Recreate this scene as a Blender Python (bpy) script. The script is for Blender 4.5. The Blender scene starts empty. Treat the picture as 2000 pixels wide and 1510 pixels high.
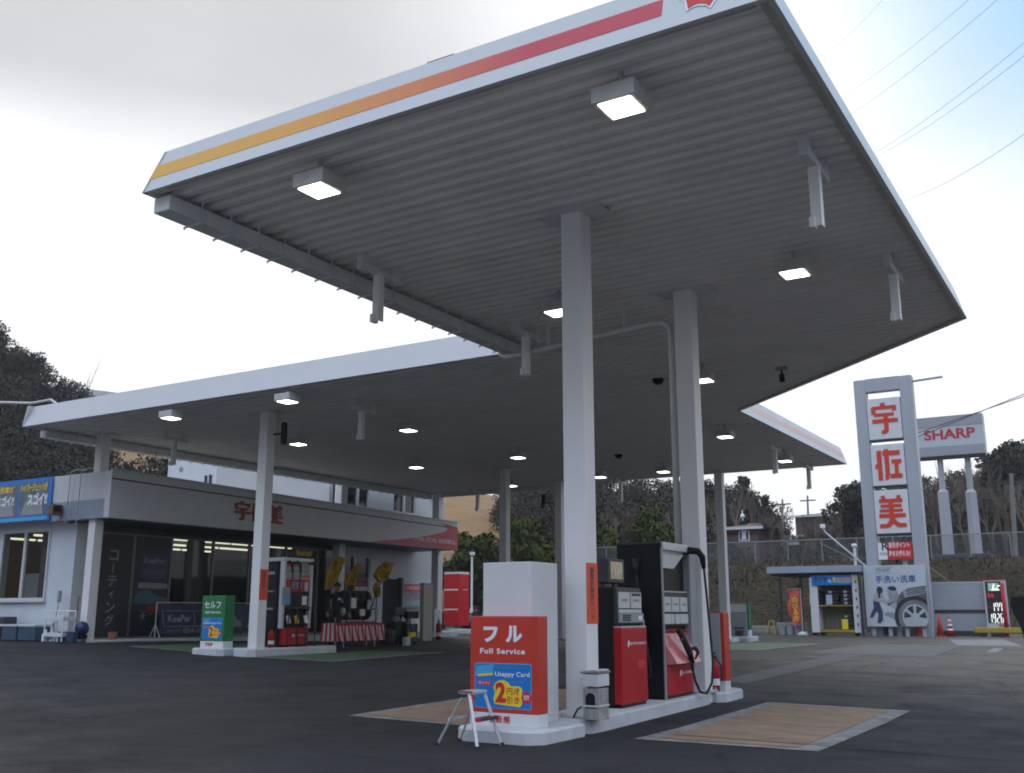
import bpy, bmesh, math, random
from mathutils import Vector, Matrix
random.seed(7)
R = math.radians
scene = bpy.context.scene
col = scene.collection

# ------------------------------------------------------------------ camera
CAM = Vector((0.0, 0.0, 1.25))
YAW, PITCH, FPX = R(31.31), R(12.586), 1984.1          # focal length in pixels of a 2000 px wide picture
FWD = Vector((-math.sin(YAW) * math.cos(PITCH), math.cos(YAW) * math.cos(PITCH), math.sin(PITCH)))
RGT = Vector((math.cos(YAW), math.sin(YAW), 0.0))
UPV = RGT.cross(FWD)
cam = bpy.data.cameras.new('camera')
cam.sensor_fit = 'HORIZONTAL'
cam.sensor_width = 36.0
cam.lens = FPX / 2000.0 * 36.0
cam.clip_end = 3000.0
cam_o = bpy.data.objects.new('camera', cam)
cam_o.matrix_world = Matrix(((RGT.x, UPV.x, -FWD.x, CAM.x), (RGT.y, UPV.y, -FWD.y, CAM.y),
                             (RGT.z, UPV.z, -FWD.z, CAM.z), (0, 0, 0, 1)))
col.objects.link(cam_o)
scene.camera = cam_o
scene.cycles.filter_width = 1.9                          # a soft compact-camera picture

# ------------------------------------------------------------------ sky and sun
SUN_AZ, SUN_EL = R(47.0), R(20.0)                       # azimuth counted from +Y towards -X
SUN_DIR = Vector((-math.sin(SUN_AZ) * math.cos(SUN_EL), math.cos(SUN_AZ) * math.cos(SUN_EL), math.sin(SUN_EL)))
world = bpy.data.worlds.new('World')
scene.world = world
world.use_nodes = True
nt = world.node_tree
nt.nodes.clear()
def N(t, **k):
    n = nt.nodes.new(t)
    for a, b in k.items(): setattr(n, a, b)
    return n
L = nt.links.new
out = N('ShaderNodeOutputWorld'); bg = N('ShaderNodeBackground')
bg.inputs['Strength'].default_value = 0.1
sky = N('ShaderNodeTexSky', sky_type='NISHITA')
sky.sun_disc = False
sky.sun_elevation = SUN_EL
sky.sun_rotation = -SUN_AZ
sky.air_density = 1.0; sky.dust_density = 1.5; sky.ozone_density = 1.5
tc = N('ShaderNodeTexCoord')
nrm = N('ShaderNodeVectorMath', operation='NORMALIZE'); L(tc.outputs['Generated'], nrm.inputs[0])
def dotn(v):
    n = N('ShaderNodeVectorMath', operation='DOT_PRODUCT'); n.inputs[1].default_value = v
    L(nrm.outputs[0], n.inputs[0]); return n.outputs['Value']
def maprange(src, a, b, c, d, smooth=True):
    n = N('ShaderNodeMapRange'); n.interpolation_type = 'SMOOTHSTEP' if smooth else 'LINEAR'
    n.inputs[1].default_value = a; n.inputs[2].default_value = b; n.inputs[3].default_value = c; n.inputs[4].default_value = d
    L(src, n.inputs[0]); return n.outputs[0]
def mth(op, a, b):
    n = N('ShaderNodeMath', operation=op)
    for i, q in enumerate((a, b)):
        if isinstance(q, (int, float)): n.inputs[i].default_value = q
        else: L(q, n.inputs[i])
    return n.outputs[0]
def mixc(f, a, b):
    n = N('ShaderNodeMix', data_type='RGBA')
    if isinstance(f, (int, float)): n.inputs[0].default_value = f
    else: L(f, n.inputs[0])
    for i, q in ((6, a), (7, b)):
        if isinstance(q, tuple): n.inputs[i].default_value = (*q, 1)
        else: L(q, n.inputs[i])
    return n.outputs[2]
mp = N('ShaderNodeMapping'); mp.inputs['Scale'].default_value = (1.0, 1.0, 2.2); L(nrm.outputs[0], mp.inputs[0])
nz = N('ShaderNodeTexNoise'); nz.inputs['Scale'].default_value = 2.6; nz.inputs['Detail'].default_value = 7; nz.inputs['Roughness'].default_value = 0.52
L(mp.outputs[0], nz.inputs['Vector'])
cloud_n = nz.outputs['Fac']
sep = N('ShaderNodeSeparateXYZ'); L(nrm.outputs[0], sep.inputs[0])
elev = sep.outputs['Z']
# cloud sheet: bright and white towards the hidden sun and the horizon, grey higher up
side = dotn(Vector((0.34, 0.76, 0.58)).normalized())
glow = maprange(dotn(SUN_DIR), 0.45, 0.985, 0.0, 1.0)
low = maprange(elev, 0.50, 0.33, 0.0, 1.0)
bright = mth('MAXIMUM', mth('MULTIPLY', glow, 0.12), low)
bright = mth('ADD', bright, mth('MULTIPLY', mth('SUBTRACT', cloud_n, 0.5), 0.5))
bright = mth('ADD', bright, maprange(side, 0.55, 0.85, 0.0, 0.75))
bright = maprange(bright, 0.0, 0.8, 0.0, 1.0)
cloud = mixc(bright, (6.5, 6.5, 6.6), (12.5, 12.5, 12.7))
# open blue towards the right and behind the viewer
open_sky = maprange(side, 0.80, 0.97, 0.0, 1.0)
open_sky = mth('ADD', open_sky, mth('MULTIPLY', mth('SUBTRACT', 0.5, cloud_n), 0.45))
open_sky = mth('MULTIPLY', maprange(open_sky, 0.05, 0.95, 0.0, 1.0), maprange(elev, 0.22, 0.47, 0.0, 1.0))
nish = N('ShaderNodeVectorMath', operation='MULTIPLY_ADD')
L(sky.outputs[0], nish.inputs[0]); nish.inputs[1].default_value = (0.3, 0.3, 0.3); nish.inputs[2].default_value = (4.0, 6.7, 9.4)
front = mixc(open_sky, cloud, nish.outputs[0])
# behind the viewer: clear and bright high up, dull haze over the hills low down
rear = maprange(dotn(Vector((0.42, -0.91, 0.0)).normalized()), -0.25, 0.45, 0.0, 1.0)
rear_sky = mixc(maprange(elev, 0.28, 0.66, 0.0, 1.0), (3.0, 3.4, 4.2), (18.0, 21.0, 26.5))
L(mixc(rear, front, rear_sky), bg.inputs['Color'])
L(bg.outputs[0], out.inputs['Surface'])
sun = bpy.data.lights.new('sun', 'SUN')
sun.energy = 0.8; sun.angle = R(14); sun.color = (1.0, 0.95, 0.88)
sun_o = bpy.data.objects.new('sun', sun)
sun_o.rotation_euler = (-SUN_DIR).to_track_quat('-Z', 'Y').to_euler()
sun_o.location = (0, 0, 40)
col.objects.link(sun_o)
vs = scene.view_settings
vs.view_transform = 'Standard'; vs.look = 'None'; vs.exposure = 0.0; vs.gamma = 1.0; vs.use_curve_mapping = False

# ------------------------------------------------------------------ helpers
def cl(x): return min(1.0, max(0.0, x))
def gz(X, Y):
    """height of the forecourt: it rises gently away from the road"""
    d = Y - X
    z = 0.30 * cl((d - 15.6) / 19.2) + 0.06 * cl((d - 35) / 20)
    return z + 0.20 * cl((-X - 17.5) / 6) * cl((27 - Y) / 8)
def ray(px, py): return RGT * ((px - 1000) / FPX) - UPV * ((py - 755) / FPX) + FWD
def aty(px, py, Y):
    d = ray(px, py); return CAM + d * (Y / d.y)
def atx(px, py, X):
    d = ray(px, py); return CAM + d * (X / d.x)
def atz(px, py, z):
    d = ray(px, py); return CAM + d * ((z - CAM.z) / d.z)

BASE = {}
class MB:
    def __init__(s): s.v = []; s.f = []
    def add(s, vs_, fs_):
        n = len(s.v); s.v += [Vector(v) for v in vs_]; s.f += [[i + n for i in f] for f in fs_]; return s
    def obox(s, o, ax, ay, az, bv=0.0):
        o, ax, ay, az = Vector(o), Vector(ax), Vector(ay), Vector(az)
        if ax.cross(ay).dot(az) < 0:
            o, ax = o + ax, -ax
        if bv <= 0:
            vs_ = [o, o + ax, o + ax + ay, o + ay, o + az, o + ax + az, o + ax + ay + az, o + ay + az]
            return s.add(vs_, [(3, 2, 1, 0), (4, 5, 6, 7), (0, 1, 5, 4), (1, 2, 6, 5), (2, 3, 7, 6), (3, 0, 4, 7)])
        lx, ly, lz = ax.length, ay.length, az.length
        bm = bmesh.new(); bmesh.ops.create_cube(bm, size=1)
        for v in bm.verts: v.co = Vector(((v.co.x + .5) * lx, (v.co.y + .5) * ly, (v.co.z + .5) * lz))
        bmesh.ops.bevel(bm, geom=bm.edges[:], offset=min(bv, lx * .45, ly * .45, lz * .45), segments=2, affect='EDGES', profile=.6)
        ux, uy, uz = ax / lx, ay / ly, az / lz
        bm.verts.index_update()
        s.add([o + ux * v.co.x + uy * v.co.y + uz * v.co.z for v in bm.verts], [[v.index for v in f.verts] for f in bm.faces])
        bm.free(); return s
    def box(s, x0, x1, y0, y1, z0, z1, bv=0.0):
        return s.obox((x0, y0, z0), (x1 - x0, 0, 0), (0, y1 - y0, 0), (0, 0, z1 - z0), bv)
    def prism(s, pts, o, ux, uy, n):
        """2-D outline (counter-clockwise seen from the tip of n) on the plane o,ux,uy, thickened along n"""
        o, ux, uy, n = Vector(o), Vector(ux), Vector(uy), Vector(n)
        k = len(pts); a = [o + ux * p[0] + uy * p[1] for p in pts]; b = [p + n for p in a]
        fs_ = [list(range(k, 2 * k)), list(range(k - 1, -1, -1))] + [(i, (i + 1) % k, k + (i + 1) % k, k + i) for i in range(k)]
        return s.add(a + b, fs_)
    def tube(s, pts, r, seg=8, cap=True):
        pts = [Vector(p) for p in pts]; n = len(pts)
        rs = r if isinstance(r, (list, tuple)) else [r] * n
        ref = None; rings = []
        for i, p in enumerate(pts):
            t = (pts[min(i + 1, n - 1)] - pts[max(i - 1, 0)])
            if t.length < 1e-9: t = Vector((0, 0, 1))
            t.normalize()
            if ref is None: ref = Vector((0, 0, 1)) if abs(t.z) < .9 else Vector((1, 0, 0))
            a = (ref - t * ref.dot(t))
            if a.length < 1e-6: a = t.orthogonal()
            a.normalize(); b = t.cross(a); ref = a
            rings.append([p + (a * math.cos(2 * math.pi * k / seg) + b * math.sin(2 * math.pi * k / seg)) * rs[i] for k in range(seg)])
        vs_ = [v for rg in rings for v in rg]
        fs_ = [(i * seg + k, i * seg + (k + 1) % seg, (i + 1) * seg + (k + 1) % seg, (i + 1) * seg + k) for i in range(n - 1) for k in range(seg)]
        if cap: fs_ += [list(range(seg - 1, -1, -1)), list(range((n - 1) * seg, n * seg))]
        return s.add(vs_, fs_)
    def lathe(s, o, prof, seg=20, axis=(0, 0, 1)):
        o = Vector(o); ax = Vector(axis).normalized(); a = ax.orthogonal().normalized(); b = ax.cross(a)
        vs_ = [o + ax * z + (a * math.cos(2 * math.pi * k / seg) + b * math.sin(2 * math.pi * k / seg)) * r for r, z in prof for k in range(seg)]
        n = len(prof)
        fs_ = [(i * seg + k, i * seg + (k + 1) % seg, (i + 1) * seg + (k + 1) % seg, (i + 1) * seg + k) for i in range(n - 1) for k in range(seg)]
        fs_ += [list(range(seg - 1, -1, -1)), list(range((n - 1) * seg, n * seg))]
        return s.add(vs_, fs_)
    def quad(s, a, b, c, d): return s.add([a, b, c, d], [(0, 1, 2, 3)])
    def ball(s, c, r, sx=1, sy=1, sz=1, seg=12, rings=8):
        prof = [(max(1e-4, math.sin(math.pi * i / rings)) * r, -math.cos(math.pi * i / rings) * r) for i in range(rings + 1)]
        t = MB(); t.lathe((0, 0, 0), prof, seg)
        return s.add([Vector(c) + Vector((v.x * sx, v.y * sy, v.z * sz)) for v in t.v], t.f)
    def build(s, name, m, parent=None, label=None, smooth=False, base=None):
        if parent is not None: base = BASE[parent.name]
        elif base is None:
            xs = [v.x for v in s.v]; ys = [v.y for v in s.v]; zs = [v.z for v in s.v]
            base = Vector(((min(xs) + max(xs)) / 2, (min(ys) + max(ys)) / 2, min(zs)))
        base = Vector(base)
        me = bpy.data.meshes.new(name)
        me.from_pydata([v - base for v in s.v], [], s.f)
        me.materials.append(m)
        if smooth:
            for p in me.polygons: p.use_smooth = True
        me.update()
        o = bpy.data.objects.new(name, me); col.objects.link(o)
        if parent is not None: o.parent = parent
        else: o.location = base
        BASE[o.name] = base
        if label: o['label'] = label
        return o
def tag(o, label=None, cat=None, group=None, kind=None):
    if label: o['label'] = label
    if cat: o['category'] = cat
    if group: o['group'] = group
    if kind: o['kind'] = kind
    return o
def thing(name, label, cat, loc, group=None):
    o = bpy.data.objects.new(name, None); col.objects.link(o)
    o.empty_display_size = 0.2
    o.location = loc; BASE[o.name] = Vector(loc)
    return tag(o, label, cat, group)
KIDS = {}
def dup(root, loc, label, group=None, rz=0.0):
    """a copy of a thing together with its parts and sub-parts"""
    r = root.copy(); col.objects.link(r); r.location = loc; r.rotation_euler = (0, 0, rz)
    r['label'] = label
    if group: r['group'] = group
    BASE[r.name] = Vector(loc)
    for ch in list(root.children):
        c = ch.copy(); col.objects.link(c); c.parent = r
        for g in list(ch.children):
            d = g.copy(); col.objects.link(d); d.parent = c
    return r
X, Y_, Z = Vector((1, 0, 0)), Vector((0, 1, 0)), Vector((0, 0, 1))

# ------------------------------------------------------------------ materials
def mat(name, rgb, rough=0.6, metal=0.0, var=0.10, scale=3.0, bump=0.0, bscale=60.0, spec=0.5, emit=None, estr=0.0, streak=0.0):
    m = bpy.data.materials.new(name); m.use_nodes = True
    t = m.node_tree; b = t.nodes['Principled BSDF']
    b.inputs['Roughness'].default_value = rough; b.inputs['Metallic'].default_value = metal
    b.inputs['Specular IOR Level'].default_value = spec
    b.inputs['Base Color'].default_value = (*rgb, 1)
    c = t.nodes.new('ShaderNodeTexCoord')
    if var > 0:
        n = t.nodes.new('ShaderNodeTexNoise'); n.inputs['Scale'].default_value = scale; n.inputs['Detail'].default_value = 6; n.inputs['Roughness'].default_value = .6
        mp_ = t.nodes.new('ShaderNodeMapping'); mp_.inputs['Scale'].default_value = (1, 1, 0.25 if streak else 1)
        t.links.new(c.outputs['Object'], mp_.inputs[0]); t.links.new(mp_.outputs[0], n.inputs['Vector'])
        r = t.nodes.new('ShaderNodeMapRange'); r.inputs[1].default_value = .3; r.inputs[2].default_value = .7
        r.inputs[3].default_value = 1 - var; r.inputs[4].default_value = 1 + var * .6
        t.links.new(n.outputs['Fac'], r.inputs[0])
        v = t.nodes.new('ShaderNodeVectorMath'); v.operation = 'SCALE'; v.inputs[0].default_value = rgb
        t.links.new(r.outputs[0], v.inputs['Scale']); t.links.new(v.outputs[0], b.inputs['Base Color'])
        r2 = t.nodes.new('ShaderNodeMapRange'); r2.inputs[1].default_value = .3; r2.inputs[2].default_value = .7
        r2.inputs[3].default_value = max(.05, rough - .1); r2.inputs[4].default_value = min(1, rough + .1)
        t.links.new(n.outputs['Fac'], r2.inputs[0]); t.links.new(r2.outputs[0], b.inputs['Roughness'])
    if bump > 0:
        n2 = t.nodes.new('ShaderNodeTexNoise'); n2.inputs['Scale'].default_value = bscale; n2.inputs['Detail'].default_value = 4
        t.links.new(c.outputs['Object'], n2.inputs['Vector'])
        bp = t.nodes.new('ShaderNodeBump'); bp.inputs['Strength'].default_value = bump; bp.inputs['Distance'].default_value = .02
        t.links.new(n2.outputs['Fac'], bp.inputs['Height']); t.links.new(bp.outputs[0], b.inputs['Normal'])
    if emit:
        b.inputs['Emission Color'].default_value = (*emit, 1); b.inputs['Emission Strength'].default_value = estr
    return m
M = {}
M['white'] = mat('white_paint', (.76, .75, .75), .45, var=.08, scale=1.6, streak=1)
M['white2'] = mat('white_panel', (.62, .63, .64), .5, var=.07, scale=2.5)
M['fascia'] = mat('fascia_panel', (.56, .57, .58), .4, var=.05, scale=.8)
M['soffit'] = mat('soffit_sheet', (.74, .715, .695), .55, var=.09, scale=1.3)
M['trim'] = mat('edge_angle', (.46, .43, .40), .6, var=.2, scale=2)
M['concrete'] = mat('island_concrete', (.52, .54, .56), .75, var=.16, scale=3.5, bump=.2)
M['dirty'] = mat('worn_concrete', (.26, .25, .22), .85, var=.3, scale=6, bump=.3)
M['red'] = mat('red_paint', (.42, .010, .018), .35, var=.03, scale=2, spec=.3)
M['redorange'] = mat('sign_red', (.52, .035, .018), .4, var=.05, scale=3)
M['orange'] = mat('orange_sticker', (.70, .07, .02), .5, var=.05)
M['green'] = mat('sign_green', (.012, .16, .045), .4, var=.06, scale=3)
M['black'] = mat('black_plastic', (.012, .012, .014), .5, var=.2, scale=6, spec=.25)
M['black2'] = mat('black_enamel', (.010, .010, .012), .5, var=.12, scale=3, spec=.2)
M['rubber'] = mat('rubber', (.012, .012, .013), .6, var=.2)
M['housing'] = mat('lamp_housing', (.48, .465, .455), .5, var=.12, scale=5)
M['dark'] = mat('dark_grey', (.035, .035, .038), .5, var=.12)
M['grey'] = mat('grey_panel', (.30, .32, .34), .45, var=.1)
M['lgrey'] = mat('light_grey_panel', (.54, .55, .55), .4, var=.07, scale=6)
M['metal'] = mat('galvanised_metal', (.45, .46, .47), .38, metal=.7, var=.12, scale=9)
M['alu'] = mat('aluminium', (.55, .55, .56), .4, metal=.35, var=.12, scale=20)
M['cream'] = mat('cream_paint', (.46, .45, .38), .55, var=.08)
M['printwhite'] = mat('print_white', (.78, .78, .80), .5, var=0)
M['printred'] = mat('print_red', (.56, .02, .02), .5, var=0)
M['printblue'] = mat('print_blue', (.01, .17, .52), .4, var=.03)
M['printcyan'] = mat('print_cyan', (.06, .35, .62), .4, var=.05)
M['printnavy'] = mat('print_navy', (.012, .02, .09), .4, var=.05)
M['printyellow'] = mat('print_yellow', (.78, .58, .02), .5, var=0)
M['printgrey'] = mat('print_grey', (.28, .29, .30), .5, var=.1)
M['printdark'] = mat('print_dark', (.03, .03, .035), .5, var=.1)
M['printskin'] = mat('print_skin', (.45, .28, .20), .5, var=0)
M['printpink'] = mat('print_pink', (.62, .10, .18), .6, var=.1)
M['printblack'] = mat('print_black', (.02, .02, .022), .5, var=0)
M['flagyellow'] = mat('yellow_cloth', (.38, .22, .012), .8, var=.2, scale=5)
M['tyre'] = mat('tyre_rubber', (.018, .018, .02), .7, var=.2, scale=8)
M['rim'] = mat('wheel_rim', (.5, .5, .52), .3, metal=.7)
M['navycloth'] = mat('dark_uniform', (.012, .013, .018), .8, var=.15)
M['skin'] = mat('skin', (.35, .2, .14), .55, var=.05)
M['yellowpaint'] = mat('yellow_paint', (.36, .27, .03), .5, var=.15)
M['conered'] = mat('cone_red', (.45, .04, .02), .5, var=.08)
M['bluebin'] = mat('blue_plastic', (.03, .075, .12), .5, var=.12)
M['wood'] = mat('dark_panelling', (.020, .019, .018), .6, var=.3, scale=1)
M['lamp'] = mat('lamp_lens', (.9, .9, .88), .4, var=0, emit=(1, 1, .90), estr=7.0)
M['tubelight'] = mat('fluorescent_tube', (.9, .9, .8), .4, var=0, emit=(1, .95, .66), estr=1.6)
M['leddigit'] = mat('led_white', (.9, .9, .9), .4, var=0, emit=(1, 1, .97), estr=1.0)
M['ledred'] = mat('led_red', (.5, .02, .02), .4, var=0, emit=(1, .05, .04), estr=.35)
M['ledgreen'] = mat('led_green', (.3, .5, .35), .4, var=0, emit=(.45, .62, .45), estr=.22)
M['lens'] = mat('amber_reflector', (.55, .48, .30), .25, metal=.3, var=.25, scale=9)
def glass_mat(name, tint, fac):
    m = bpy.data.materials.new(name); m.use_nodes = True; t = m.node_tree; t.nodes.clear()
    o = t.nodes.new('ShaderNodeOutputMaterial'); a = t.nodes.new('ShaderNodeBsdfTransparent'); a.inputs[0].default_value = (*tint, 1)
    g = t.nodes.new('ShaderNodeBsdfGlossy'); g.inputs['Roughness'].default_value = .03; g.inputs['Color'].default_value = (.9, .95, 1, 1)
    f = t.nodes.new('ShaderNodeFresnel'); f.inputs[0].default_value = 1.45
    sc_ = t.nodes.new('ShaderNodeMath'); sc_.operation = 'MULTIPLY'; sc_.inputs[1].default_value = fac
    mx = t.nodes.new('ShaderNodeMixShader'); ge = t.nodes.new('ShaderNodeNewGeometry')
    inv = t.nodes.new('ShaderNodeMath'); inv.operation = 'SUBTRACT'; inv.inputs[0].default_value = 1.0; t.links.new(ge.outputs['Backfacing'], inv.inputs[1])
    ml = t.nodes.new('ShaderNodeMath'); ml.operation = 'MULTIPLY'; t.links.new(inv.outputs[0], ml.inputs[1])       # only the outer face of a pane mirrors
    t.links.new(f.outputs[0], sc_.inputs[0]); t.links.new(sc_.outputs[0], ml.inputs[0]); t.links.new(ml.outputs[0], mx.inputs[0])
    t.links.new(a.outputs[0], mx.inputs[1]); t.links.new(g.outputs[0], mx.inputs[2]); t.links.new(mx.outputs[0], o.inputs[0])
    return m
M['glass'] = glass_mat('shop_glass', (.70, .73, .73), .8)
M['darkglass'] = mat('window_glass', (.012, .014, .017), .08, var=.1)
M['blueglass'] = mat('window_glass_sky', (.02, .024, .03), .06, var=.1)

def letters(parent, name, text, m, o, ux, uz, w=None, h=None, off=0.0, lift=.004, depth=.004, shear=0.0, spacing=1.0, center=False):
    """one line of lettering on the plane o + ux,uz; w and h are the size of its bounding box"""
    ux, uz, o = Vector(ux).normalized(), Vector(uz).normalized(), Vector(o)
    cu = bpy.data.curves.new('t', 'FONT'); cu.body = text; cu.size = 1.0; cu.offset = off; cu.shear = shear; cu.space_character = spacing
    cu.resolution_u = 3
    ob = bpy.data.objects.new('t', cu); col.objects.link(ob)
    dg = bpy.context.evaluated_depsgraph_get()
    me = bpy.data.meshes.new_from_object(ob.evaluated_get(dg))
    vs_ = [v.co.copy() for v in me.vertices]; fs_ = [list(p.vertices) for p in me.polygons]
    bpy.data.objects.remove(ob); bpy.data.meshes.remove(me); bpy.data.curves.remove(cu)
    if not vs_: return None
    x0 = min(v.x for v in vs_); x1 = max(v.x for v in vs_); y0 = min(v.y for v in vs_); y1 = max(v.y for v in vs_)
    sy = (h / (y1 - y0)) if h else None; sx = (w / (x1 - x0)) if w else None
    if sx is None: sx = sy
    if sy is None: sy = sx
    if center: o = o - ux * ((x1 - x0) * sx / 2) - uz * ((y1 - y0) * sy / 2)
    n = ux.cross(uz)
    b = MB(); b.add([o + ux * ((v.x - x0) * sx) + uz * ((v.y - y0) * sy) + n * lift for v in vs_], fs_)
    return b.build(name, m, parent)
# the three characters of the company name as heavy strokes on a 100 x 100 grid
GLYPH = {
 'u': [[(36, 88), (54, 88), (54, 100), (36, 100)], [(0, 79), (97, 79), (97, 90), (6, 90), (0, 86)], [(0, 64), (17, 64), (17, 79), (0, 79)], [(81, 72), (97, 72), (97, 79), (81, 79)],
       [(10, 56), (86, 56), (86, 67), (10, 67)], [(2, 35), (100, 35), (100, 48), (2, 48)], [(46, 48), (63, 48), (63, 56), (46, 56)], [(46, 12), (35, 12), (35, 0), (54, 0), (63, 9), (63, 35), (46, 35)]],
 'sa': [[(9, 0), (26, 0), (26, 96), (9, 96), (7, 70), (9, 56)], [(0, 36), (9, 40), (9, 56), (0, 50)], [(31, 79), (96, 79), (96, 94), (31, 94)], [(37, 94), (54, 94), (54, 100), (37, 100)],
        [(35, 0), (48, 2), (54, 20), (54, 79), (37, 79), (37, 20)], [(63, 52), (100, 52), (100, 65), (63, 65)], [(73, 19), (88, 19), (88, 52), (73, 52)], [(55, 5), (100, 5), (100, 19), (55, 19)]],
 'mi': [[(14, 89), (29, 89), (25, 100), (10, 97)], [(68, 89), (82, 89), (88, 97), (74, 100)], [(3, 77), (92, 77), (92, 89), (3, 89)], [(39, 72), (56, 72), (56, 77), (39, 77)], [(8, 62), (87, 62), (87, 72), (8, 72)],
        [(39, 57), (56, 57), (56, 62), (39, 62)], [(3, 48), (91, 48), (91, 57), (3, 57)], [(39, 43), (56, 43), (56, 48), (39, 48)], [(0, 31), (100, 31), (100, 43), (0, 43)],
        [(0, 0), (28, 0), (42, 4), (51, 13), (57, 22), (60, 31), (39, 31), (35, 20), (26, 12), (0, 12)], [(57, 22), (51, 13), (62, 4), (74, 0), (100, 1), (100, 13), (78, 13), (66, 19), (62, 27)]],
}
def glyph(parent, name, keys, m, o, ux, uz, w, h, gap, depth=.012, lift=.002):
    ux, uz, o = Vector(ux).normalized(), Vector(uz).normalized(), Vector(o)
    n = ux.cross(uz); b = MB()
    for i, k in enumerate(keys):
        oo = o + ux * (i * (w + gap)) + n * lift
        for j, st in enumerate(GLYPH[k]):
            b.prism(st, oo, ux * (w / 100), uz * (h / 100), n * (depth + .0004 * (j % 3)))
    return b.build(name, m, parent)
# ------------------------------------------------------------------ ground
def axis(a, b, fine0, fine1, step, coarse):
    r = []; x = a
    while x < b:
        r.append(x)
        nx_ = x + (step if fine0 <= x < fine1 else coarse)
        x = fine0 if x < fine0 < nx_ else nx_
    r.append(b); return r
def asphalt():
    m = bpy.data.materials.new('asphalt'); m.use_nodes = True; t = m.node_tree; b = t.nodes['Principled BSDF']
    c = t.nodes.new('ShaderNodeTexCoord')
    def noise(s, d, r=.6):
        n = t.nodes.new('ShaderNodeTexNoise'); n.inputs['Scale'].default_value = s; n.inputs['Detail'].default_value = d; n.inputs['Roughness'].default_value = r
        t.links.new(c.outputs['Object'], n.inputs['Vector']); return n.outputs['Fac']
    def ramp(src, a, b_, lo, hi):
        r = t.nodes.new('ShaderNodeMapRange'); r.inputs[1].default_value = a; r.inputs[2].default_value = b_; r.inputs[3].default_value = lo; r.inputs[4].default_value = hi
        t.links.new(src, r.inputs[0]); return r.outputs[0]
    def mul(a, b_):
        n = t.nodes.new('ShaderNodeMath'); n.operation = 'MULTIPLY'; t.links.new(a, n.inputs[0]); t.links.new(b_, n.inputs[1]); return n.outputs[0]
    big = ramp(noise(.16, 5), .35, .65, .9, 1.1)
    mid = ramp(noise(1.7, 6), .3, .7, .9, 1.1)
    fine = ramp(noise(38, 4, .85), .28, .72, .45, 1.6)
    stain = ramp(noise(.55, 7, .7), .52, .66, 1.0, .68)
    v = mul(mul(big, mid), mul(fine, stain))
    # paler surface on the far side of the island
    sp = t.nodes.new('ShaderNodeSeparateXYZ'); t.links.new(c.outputs['Object'], sp.inputs[0])
    ad = t.nodes.new('ShaderNodeMath'); ad.operation = 'MULTIPLY_ADD'; ad.inputs[1].default_value = 6.0; ad.inputs[2].default_value = -3.0
    t.links.new(noise(.25, 5), ad.inputs[0])
    yy = t.nodes.new('ShaderNodeMath'); yy.operation = 'ADD'; t.links.new(sp.outputs['Y'], yy.inputs[0]); t.links.new(ad.outputs[0], yy.inputs[1])
    far = ramp(yy.outputs[0], 13, 22, 0, 1)
    xx = ramp(sp.outputs['X'], -12, -6, 0, 1)
    pale = mul(far, xx)
    # hairline cracks and dark oil drips
    vd = t.nodes.new('ShaderNodeTexVoronoi'); vd.feature = 'DISTANCE_TO_EDGE'; vd.inputs['Scale'].default_value = .22
    wn = t.nodes.new('ShaderNodeTexNoise'); wn.inputs['Scale'].default_value = 1.3; wn.inputs['Detail'].default_value = 5; t.links.new(c.outputs['Object'], wn.inputs['Vector'])
    wa = t.nodes.new('ShaderNodeVectorMath'); wa.operation = 'MULTIPLY_ADD'; wa.inputs[1].default_value = (.9, .9, 0); t.links.new(wn.outputs['Color'], wa.inputs[0]); t.links.new(c.outputs['Object'], wa.inputs[2])
    t.links.new(wa.outputs[0], vd.inputs['Vector'])
    v = mul(v, ramp(vd.outputs['Distance'], .002, .008, .62, 1.0))
    vo = t.nodes.new('ShaderNodeTexVoronoi'); vo.inputs['Scale'].default_value = .8; t.links.new(wa.outputs[0], vo.inputs['Vector'])
    v = mul(v, ramp(vo.outputs['Distance'], .05, .16, .72, 1.0))
    s = t.nodes.new('ShaderNodeVectorMath'); s.operation = 'SCALE'
    pm = t.nodes.new('ShaderNodeMix'); pm.data_type = 'RGBA'; pm.inputs[6].default_value = (.030, .0303, .031, 1); pm.inputs[7].default_value = (.128, .114, .098, 1)
    t.links.new(pale, pm.inputs[0]); t.links.new(pm.outputs[2], s.inputs[0])
    t.links.new(v, s.inputs['Scale']); t.links.new(s.outputs[0], b.inputs['Base Color'])
    t.links.new(ramp(noise(1.1, 5), .3, .7, .62, .9), b.inputs['Roughness'])
    b.inputs['Specular IOR Level'].default_value = .16
    bp = t.nodes.new('ShaderNodeBump'); bp.inputs['Strength'].default_value = .5; bp.inputs['Distance'].default_value = .01
    t.links.new(noise(110, 3, .7), bp.inputs['Height']); t.links.new(bp.outputs[0], b.inputs['Normal'])
    return m
M['asphalt'] = asphalt()
g = MB()
xs = axis(-600, 600, -40, 12, .4, 20.0); ys = axis(-400, 700, 4, 52, .4, 20.0)
vs_ = [(x, y, gz(x, y)) for y in ys for x in xs]; w_ = len(xs)
g.add(vs_, [(j * w_ + i, j * w_ + i + 1, (j + 1) * w_ + i + 1, (j + 1) * w_ + i) for j in range(len(ys) - 1) for i in range(w_ - 1)])
tag(g.build('ground', M['asphalt'], base=(0, 0, 0), smooth=True), kind='structure')

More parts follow.
